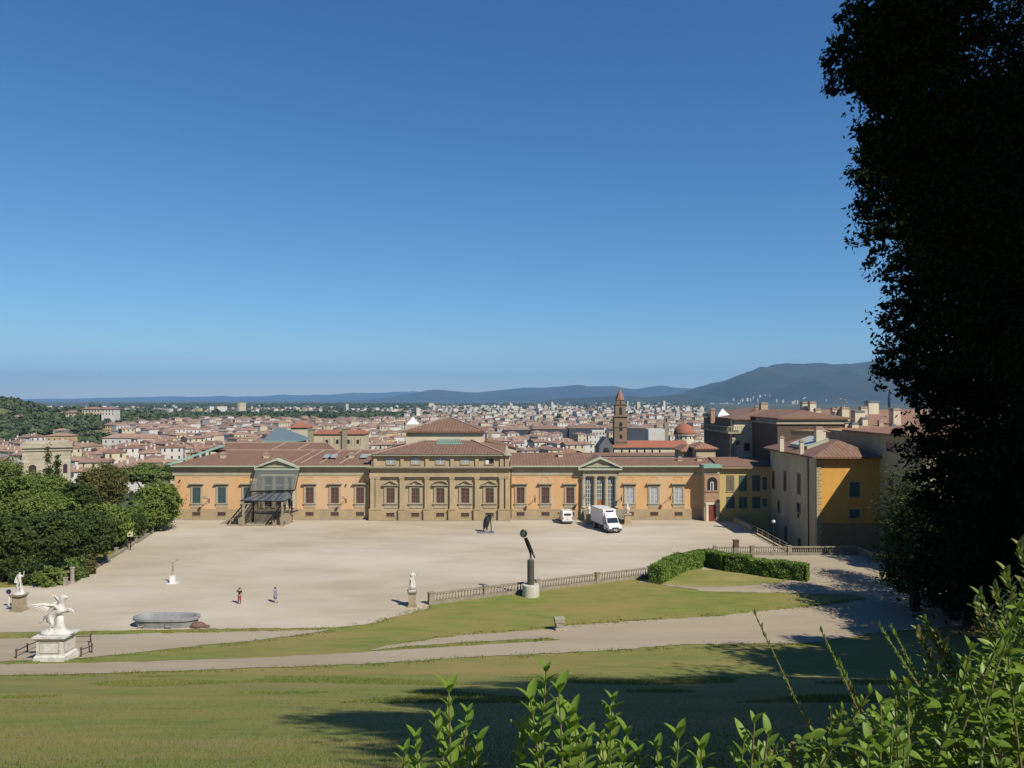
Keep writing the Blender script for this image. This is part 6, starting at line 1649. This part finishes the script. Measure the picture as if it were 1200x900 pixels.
m=MB(); xa_,xb_=x2-2.5,x1-7.5; m.add([(xa_,Yb-14.5,UZ(534,Yb-12)),(xb_,Yb-14.5,UZ(534,Yb-12)),(xb_,Yb-8.1,UZ(530.5,Yb-10)),(xa_,Yb-8.1,UZ(530.5,Yb-10))],[(0,1,2,3)]); m.build('roof',tileX,cb)
# red dome
Yd=600; dx_=UX(801.5,Yd); dr=12.2*Yd/F; dz_=UZ(509,Yd)
do=wempty('domed_church',(dx_,Yd,gz),'low red tiled dome on a pale drum right of the basilica roof','church')
MB().lathe([(dr*.9,gz),(dr*.9,dz_-.8),(dr*1.02,dz_-.6),(dr*1.02,dz_)],(dx_,Yd,0),16).build('drum',palecream,do)
m=MB(); m.lathe([(dr,dz_+.01)]+[(dr*math.cos(t),dz_+dr*1.03*math.sin(t)) for t in [math.pi/2*k/8 for k in range(1,8)]]+[(.4,dz_+dr*1.03),(.4,dz_+dr*1.2),(.05,dz_+dr*1.3)],(dx_,Yd,0),24); m.build('dome',tileR,do,smooth=True)
for k in range(5):
    a=-math.pi/2+(k-2)*.5; mb=MB(); mb.rbox(dx_+dr*.9*math.cos(a),Yd+dr*.9*math.sin(a),dz_-3,dz_-1.3,.9,.3,a+math.pi/2); mb.build('window',darkm,do)
MB().box(dx_-dr*1.2,dx_+dr*1.0,Yd-6,Yd-2,gz,UZ(517,Yd)).build('wall',palecream,do)
# second small tower and a pale block near it
def simple_tower(px,pt,wpx,Y,m_,lab,parts=True):
    x,z=U(px,pt,Y); w=wpx*Y/F; t=wempty('tower',(x,Y,gz),lab,'tower')
    MB().rbox(x,Y,gz,z,w,w).rbox(x,Y,z+.01,z+.5,w*1.12,w*1.12).build('tower_body',m_,t)
    mb=MB(); arch_panel(mb,x,Y-w/2,z-4.5,z-1.2,w*.35,0); mb.build('opening',darkm,t); return t
simple_tower(780.5,488,4.6,620,sand,'small square stone tower just left of the red dome')
simple_tower(800.5,489,2.6,900,sand,'thin dark tower behind the red dome')
def block(px0,px1,pt,pb,Y,depth,m_,rm,lab,name='building',rise=2,wins=0,group=None,hz=None):
    x0,zt=U(px0,pt,Y); x1,_=U(px1,pt,Y); t=wempty(name,((x0+x1)/2,Y,gz),lab,'building',group)
    MB().box(x0,x1,Y,Y+depth,gz,zt).build('wall',m_,t)
    if rm is not None: MB().hip(x0-.5,x1+.5,Y-.5,Y+depth+.5,zt+.25,zt+.25+rise,.24,mx=0,my=0).build('roof',rm,t)
    for f in range(2):
        for k in range(wins):
            xx=x0+(k+.5)*(x1-x0)/wins; z=zt-3.4-3.6*f; MB().box(xx-.5,xx+.5,Y-.06,Y-.01,z,z+1.7).build('window',winm,t)
    return t
block(760,779,503,520,560,14,wall_ms[1],None,'plain white block left of the red dome',wins=0)
slate=mat('slate_blue_wall',(.055,.075,.10),(.045,.06,.08),rough=.7)
block(624,664,503,515,720,30,slate,roof_ms[0],'long dark slate blue building left of the bell tower',rise=4,wins=9)
block(667,708,502,515,730,30,slate,roof_ms[1],'dark slate blue building nearest the bell tower on its left side',rise=4,wins=9)
block(736,759,502,515,720,30,slate,roof_ms[1],'dark slate blue building right of the bell tower',rise=3,wins=5)
block(590,622,504,516,740,26,slate,roof_ms[0],'dark slate blue building right of the palace centre roof',rise=3,wins=6)
block(694,709,504.5,513,690,14,wall_ms[1],None,'small white block with rows of windows before the dark blue buildings',wins=4)
block(450,478,495,500,1500,40,slate,roof_ms[0],'long low dark building at the edge of the riverside park',rise=5,wins=0)
block(816,838.5,526.5,540,160,8,cream,MT['orange_tiles'],'small cream house with a tiled roof just behind the palace roof end',rise=1.0,wins=0)
block(800,815,529.5,540,164,8,stone,MT['orange_tiles'],'small brown roofed house left of the cream one behind the palace roof end',rise=1.1,wins=0)
# pyramid roofed white building
x,z=U(484,497,900); t=wempty('pyramid_building',(x,900,gz),'building with a bright white pyramid roof left of the palace centre roof','building')
MB().box(x-7,x+7,893,907,gz,z-.01).build('wall',wall_ms[0],t); MB().add([(x-7,893,z),(x+7,893,z),(x+7,907,z),(x-7,907,z),(x,900,z+8.5)],[(0,1,4),(1,2,4),(2,3,4),(3,0,4)]).build('roof',white_p,t)
# buttressed church behind the left wing
Yk=352; t=wempty('buttressed_church',(UX(395,Yk),Yk,gz),'long pale church with round windows and two square piers behind the palace left wing','church')
z1=UZ(509,Yk); x0,x1=UX(368,Yk),UX(426,Yk)
MB().box(x0,x1,Yk,Yk+14,gz,z1).build('wall',cream,t); m=MB(); m.hip(x0-.5,x1+.5,Yk-.6,Yk+14.6,z1+.3,UZ(503.5,Yk+7),.28,gx=1.5,mx=0,my=0); m.build('roof',tileR,t)
for pa,pb_,pt_ in ((361,367.5,503.5),(401,407,503)):
    a_,c_=UX(pa,Yk-.5),UX(pb_,Yk-.5); MB().box(a_,c_,Yk-.8,Yk+3,gz,UZ(pt_,Yk)).box(a_-.25,c_+.25,Yk-1.05,Yk+3.2,UZ(pt_,Yk)+.002,UZ(pt_,Yk)+.4).build('pier',sand,t)
for px in (383,395.5,408.5,419.5):
    mb=MB(); arch_panel(mb,UX(px,Yk),Yk,UZ(520,Yk),UZ(515,Yk),1.2,0); mb.build('window',darkm,t)
    MB().box(UX(px,Yk)-1.4,UX(px,Yk)-1.1,Yk-.1,Yk-.002,UZ(522,Yk),UZ(513,Yk)).box(UX(px,Yk)+1.1,UX(px,Yk)+1.4,Yk-.1,Yk-.002,UZ(522,Yk),UZ(513,Yk)).build('window_frame',sand,t)
Yk=400; t=wempty('square_pavilion',(UX(350,Yk),Yk,gz),'square pale building with a red pyramid roof behind the grey pyramid roof','building')
x0,x1=UX(341,Yk),UX(361,Yk); z1=UZ(501,Yk); MB().box(x0,x1,Yk,Yk+9,gz,z1).build('wall',wall_ms[0],t)
m=MB(); m.add([(x0-.8,Yk-.8,z1),(x1+.8,Yk-.8,z1),(x1+.8,Yk+9.8,z1),(x0-.8,Yk+9.8,z1),((x0+x1)/2,Yk+4.5,UZ(494.5,Yk+4))],[(0,1,4),(1,2,4),(2,3,4),(3,0,4)]); m.build('roof',tileR,t)
# stone tower on the left
Yk=190; x0,x1=UX(34.5,Yk),UX(76.5,Yk); zt_=UZ(519,Yk)
xm_=(x0+x1)/2; x0,x1=xm_-5.0,xm_+5.0
t=wempty('stone_tower',(xm_,Yk,-20),'square pale stone tower with a flat cornice and dark arched doors at the left','tower')
tst=mat('pale_ashlar',(.56,.51,.38),(.48,.43,.32),(.30,.27,.20),s1=.8,s2=.2,rough=.95,wave=('Z',.9,.25),amt2=.6)
MB().box(x0,x1,Yk,Yk+9,-22,zt_-1.2).build('wall',tst,t)
MB().box(x0-.25,x1+.25,Yk-.25,Yk+9.25,zt_-1.9,zt_-1.6).box(x0-.4,x1+.4,Yk-.4,Yk+9.4,zt_-1.198,zt_-.2).box(x0+.5,x1-.5,Yk+.5,Yk+8,zt_-.198,zt_+.3).build('cornice',tst,t)
for px,wd in ((-2.9,1.6),(3.9,.9)):
    mb=MB(); arch_panel(mb,xm_+px,Yk,UZ(555,Yk),UZ(544,Yk),wd,0); mb.build('arched_door',reddoor if False else mat('dark_wine_door',(.05,.02,.03),(.04,.015,.025)),t)
MB().tube([(UX(38,Yk),Yk+4,zt_),(UX(38,Yk),Yk+4,zt_+3.4)],.06,5).build('antenna',iron,t)
MB().box(x0-1.2,x0-.01,Yk+1,Yk+8,-22,zt_-5).build('buttress',greystone,t); t.rotation_euler=(0,0,R(28))
# long roofed rows left of the palace
block(134,208,503,508,900,20,wall_ms[0],roof_ms[0],'long row with a red roof left of the palace, farthest of the two',rise=6,wins=10)
block(120,186,513.5,520,600,14,wall_ms[1],roof_ms[2],'long low white row with an orange roof left of the palace, nearer one',rise=3,wins=8)
block(54,80,511,517,560,12,wall_ms[2],roof_ms[2],'yellow house row just above the stone tower',rise=2,wins=4)
# villas on the wooded hill
def villa(px0,px1,pt,pb,Y,m_,lab,rm=None): 
    x0,z1=U(px0,pt,Y); x1,_=U(px1,pt,Y); _,z0=U(px0,pb,Y); t=wempty('villa',((x0+x1)/2,Y,z0),lab,'villa','villas on the wooded hill')
    MB().box(x0,x1,Y,Y+16,z0-25,z1).build('wall',m_,t); MB().hip(x0-1,x1+1,Y-1,Y+17,z1+.4,z1+3.4,.4,mx=0,my=0).build('roof',rm or roof_ms[0],t)
    n=max(3,int((x1-x0)/4))
    for f in range(2):
        for k in range(n): xx=x0+(k+.5)*(x1-x0)/n; z=z1-3.5-4*f; MB().box(xx-.7,xx+.7,Y-.1,Y-.02,z,z+2.1).build('window',winm,t)
villa(96,117,479.6,484.5,1080,wall_ms[0],'long cream villa on top of the wooded hill at left')
villa(119,134,479.4,486,1070,wall_ms[1],'white villa right of the long cream one on the hilltop')
villa(62,76,484.8,489,1060,wall_ms[2],'yellow villa among the trees left of the hilltop villas')
villa(77,87,483.6,487.5,1050,wall_ms[0],'small cream villa right of the yellow one on the hill')
villa(40,51,486.5,488.5,1050,wall_ms[2],'low yellow villa farthest left on the hill')
villa(123,132,498,503,950,wall_ms[2],'yellow house below the white hilltop villa')
# ---------------------------------------------------------------- hills
def rockn(x,y,s): return mnoise.fractal(Vector((x/s,y/s,3.3)),1.0,2.0,5)
def ridge(name,line,Y,front,back,m_,seed,amp,z0=-26,step=None,pxr=(-200,1500)):
    step=step or Y/F*5
    xsr=[p[0] for p in line]; ysr=[p[1] for p in line]
    X0,X1=UX(pxr[0],Y),UX(pxr[1],Y); n=int((X1-X0)/step); rows=44
    V=[];Fc=[]
    for j in range(rows+1):
        t=j/rows*2-1     # -1 front foot .. 1 back foot
        for i in range(n+1):
            X=X0+(X1-X0)*i/n; px=600+F*X/Y; zt=UZ(float(np.interp(px,xsr,ysr))+(1.6*rockn(X,seed*777.0,Y*.035) if Y>3000 else 0),Y)
            yy=Y+(front*t if t<0 else back*t)
            prof=(1-abs(t))**1.15 if t<0 else (1-t)
            hgt=max(0,zt-z0)
            nz=rockn(X,yy*1.0+seed*1000,front*.5)*amp*hgt*(4*(1-abs(t))*abs(t)+.06)
            V.append((X*(yy/Y if False else 1),yy,z0-3+(hgt+3)*prof+nz*min(1,hgt/30)))
    for j in range(rows):
        for i in range(n): a=j*(n+1)+i; Fc.append((a,a+1,a+n+2,a+n+1))
    mb=MB(); mb.V=V; mb.F=Fc; mb.M=[0]*len(Fc); o=mb.build(name,m_,smooth=True); o['kind']='structure'; return o
hillm=mat('wooded_hill',(.009,.026,.018),(.018,.038,.024),(.075,.075,.05),s1=.006,s2=.0016,rough=1,detail=8,amt2=.25)
HL_=0; nearhill=mat('hill_ground',(.10,.13,.04),(.17,.17,.07),s1=.02,s2=.01,rough=1)
ridge('hills',[(700,480),(780,474),(800,467),(815,460),(833,451),(870,440),(910,432.3),(935,427.5),(960,424.5),(985,428),(1010,426.5),(1040,425),(1100,419),(1200,415),(1300,418),(1500,440)],11000,3600,3000,hillm,1,.7,pxr=(690,1500))
ridge('hills',[(300,480),(480,474),(560,471.5),(620,472),(660,466.5),(720,464.5),(760,466),(800,462.5),(850,464),(900,470),(1000,480)],9800,1500,1500,hillm,2,.6,pxr=(290,1010))
ridge('hills',[(380,476),(440,468),(480,461),(520,458),(560,459),(605,455.5),(650,452.8),(700,452),(720,452.4),(745,456.5),(776,451.3),(800,455),(830,462),(900,470)],21000,4000,3000,hillm,3,.6,pxr=(370,910))
ridge('hills',[(-300,470),(-100,468.5),(0,468),(100,467.5),(200,465),(300,463.5),(400,461.5),(480,459),(540,458.5),(620,462),(700,470)],33000,7000,3000,hillm,4,.25,pxr=(-300,710))
HL=[(-200,443),(-80,456),(-20,465),(0,470.5),(12,479),(24,482.5),(40,481),(62,481),(88,480),(104,480),(120,481.5),(136,482),(150,487),(176,497),(190,503),(220,514)]
HL=[(a_,b_+7.5) for a_,b_ in HL]
nh=ridge('wooded_hill',HL,1150,620,500,nearhill,5,.2,z0=-24,step=12,pxr=(-300,225))
def hill_h(X,yy):
    px=600+F*X/1150; zt=UZ(float(np.interp(px,[p[0] for p in HL],[p[1] for p in HL])),1150); t=(yy-1150)/(620 if yy<1150 else 500)
    if abs(t)>1: return -24
    hgt=max(0,zt+24); return -27+(hgt+3)*((1-abs(t))**1.15 if t<0 else 1-t)
for i,(px,yy,wi,lab) in enumerate(((20,1000,0,'small cream house among the woods at the far left'),(30,900,2,'yellow house low on the wooded hill'),(70,930,1,'white house half way up the wooded hill'),(98,880,0,'cream house below the long villa on the hill'),(142,980,1,'white house at the right foot of the wooded hill'),(8,820,1,'white house at the left foot of the hill'),(110,800,4,'ochre house at the foot of the wooded hill'))):
    x=(px-600)/F*yy; z=hill_h(x,yy); t=wempty('villa',(x,yy,z),lab,'villa','villas on the wooded hill')
    MB().box(x-7,x+7,yy,yy+10,z-6,z+9).build('wall',wall_ms[wi],t); MB().hip(x-7.8,x+7.8,yy-.8,yy+10.8,z+9.3,z+11.6,.3,mx=0,my=0).build('roof',roof_ms[i%3],t)
    for k in range(4): MB().box(x-5.6+k*3.4,x-4.6+k*3.4,yy-.1,yy-.02,z+5.5,z+7.3).build('window',winm,t)
# woods: crowns of leaf sprays on the near hill, in the riverside park and between the houses
def wood(name,pts,m_,lab,leafs=70,size=1.6,seed=1):
    r=np.random.RandomState(seed); out=[]
    for (x,y,z,rad) in pts:
        d=r.randn(leafs,3); d/=np.linalg.norm(d,axis=1)[:,None]; d[:,2]=np.abs(d[:,2])*1.0-.25*(r.rand(leafs)<.3)
        p=np.array([x,y,z+rad*.7])+d*np.array([rad,rad,rad*.95])*(.8+.3*r.rand(leafs))[:,None]
        nn=d+r.randn(leafs,3)*.5; nn/=np.linalg.norm(nn,axis=1)[:,None]; t=np.cross(nn,r.randn(leafs,3)); t/=np.linalg.norm(t,axis=1)[:,None]; b_=np.cross(nn,t)
        s=(rad*.33*(.6+.8*r.rand(leafs)))[:,None]; out.append(np.stack([p-t*s,p-b_*s*.7,p+t*s,p+b_*s*.7],1).reshape(-1,3))
    V=np.concatenate(out); o=fastmesh(name,V,len(V)//4,4,m_); return tag(o,lab,'woodland',kind='stuff')
wood_m=mat('woodland_leaves',(.048,.078,.026),(.085,.12,.036),(.032,.052,.02),s1=.06,s2=.02,rough=.8,amt2=.7)
q=random.Random(9); pts=[]
for _ in range(3300):
    yy=q.uniform(600,1260); px=q.uniform(-70,185); X=(px-600)/F*yy; z=hill_h(X,yy)
    if mnoise.noise(Vector((X*.009,yy*.006,9)))>.22: continue
    if z<-22.5 and q.random()<.6: continue
    # keep the villas clear
    ppy=468-F*(z+6-CAMZ)/yy
    if any(a-1<px<b_+1 and yy<Y_ and yy>Y_-460 and t_-4<ppy<t_+8 for a,b_,t_,Y_ in ((96,134,479,1080),(62,87,484,1060),(40,51,486,1050),(123,132,498,950),(13,27,494,1000),(22,38,497,900),(62,78,494,930),(90,106,499,880),(135,149,492,980),(0,16,503,820),(102,118,505,800))): continue
    pts.append((X,yy,z,q.uniform(5,8.5)))
wood('woodland',pts,wood_m,'dark green woods covering the hill behind the stone tower',seed=2)
pts=[]
for _ in range(1500):
    yy=q.uniform(1350,2250); px=q.uniform(130,480); pts.append(((px-600)/F*yy,yy,-24,q.uniform(6,9)))
wood('woodland',pts,wood_m,'flat belt of riverside park trees beyond the left houses',leafs=40,seed=3)
pts=[]
for x,y in cand:
    px=600+F*x/y
    if y>1400 or px<-40 or not is_green(x,y) or (px<190 and y>600) or blocked(px,y): continue
    if horizon_hide(px,y,-14): continue
    for k in range(2): pts.append((x+q.uniform(-6,6),y+q.uniform(-6,6),terr(x,y),q.uniform(3,5.5)))
for _ in range(420):
    yy=q.uniform(330,1300); px=q.uniform(80,820); X=(px-600)/F*yy; 
    if not blocked(px,yy): pts.append((X,yy,-23,q.uniform(3,5)))
for _ in range(1500):
    yy=q.uniform(1300,7600); px=q.uniform(130,830) if q.random()<.5 else q.uniform(130,500); pts.append(((px-600)/F*yy,yy,-24,q.uniform(6,12)))
for _ in range(160):
    yy=q.uniform(205,330); px=q.uniform(-60,205); X=(px-600)/F*yy; pts.append((X,yy,terr(X,yy),q.uniform(3.0,5)))
wood('city_greenery',pts,wood_m,'garden trees scattered among the city houses',leafs=60,seed=4)
# houses low on the far hills
for _ in range(150):
    px=q.gauss(960,70) if q.random()<.6 else q.uniform(560,900); Y=q.uniform(7700,9300)
    X=UX(px,Y); t=(Y-11000)/3600; zt=UZ(float(np.interp(600+F*X/11000,[700,780,800,815,833,870,910,935,960,985,1010,1040,1100,1200],[480,474,467,460,451,440,432,427,424,428,426,425,419,415])),11000)
    z=-26+max(0,zt+26)*(1-abs(t))**1.15 if px>790 else -22
    w=q.uniform(9,22); h=q.uniform(6,12)
    stuff.add([(X-w/2,Y,z-25),(X+w/2,Y,z-25),(X+w/2,Y+14,z-25),(X-w/2,Y+14,z-25),(X-w/2,Y,z+h),(X+w/2,Y,z+h),(X+w/2,Y+14,z+h),(X-w/2,Y+14,z+h)],[(0,1,5,4),(1,2,6,5),(3,0,4,7),(4,5,6,7)],q.choice([0,3,3,1]))
o=stuff.build('distant_city',wall_ms+roof_ms+[winm]); tag(o,'thousands of pale houses spreading over the plain to the hills','city',kind='stuff')
print('individual houses',individual,'merged',nst)
# ---------------------------------------------------------------- haze
hz=MB().box(-40000,40000,-180,40000,-60,1300).build('haze',[]); hz['kind']='stuff'; hz['label']='pale blue summer haze filling the air over the plain'; hz['category']='haze'
hm=bpy.data.materials.new('haze_air'); hm.use_nodes=True; hn=hm.node_tree; hn.nodes.clear(); ho=hn.nodes.new('ShaderNodeOutputMaterial'); pv=hn.nodes.new('ShaderNodeVolumePrincipled')
pv.inputs['Density'].default_value=4.2e-5; pv.inputs['Color'].default_value=(.29,.55,.90,1); pv.inputs['Anisotropy'].default_value=0.0
hn.links.new(pv.outputs[0],ho.inputs['Volume']); hz.data.materials.clear(); hz.data.materials.append(hm)
hm.cycles.homogeneous_volume=True if hasattr(hm.cycles,'homogeneous_volume') else False

for i,(px,hp) in enumerate(((105.5,474),(108,472.5),(111,473.5),(114.5,471.8),(117.5,474))):
    x,zt=U(px,hp,1100); zb=hill_h(x,1100)
    make_tree((x,1100,zb),zt-zb,[((0,0,(zt-zb)*f),(2.0*k,2.0*k,(zt-zb)*.2)) for f,k in ((.25,1),(.5,1.1),(.75,.8),(.92,.4))],500,.7,600+i,('leftmost','second','middle','tallest, fourth','rightmost')[i]+' dark cypress of the row behind the hilltop villas',leaf_dark,'cypresses behind the hilltop villas','cypress',trunk_r=.3,cat='cypress',clump=.3)
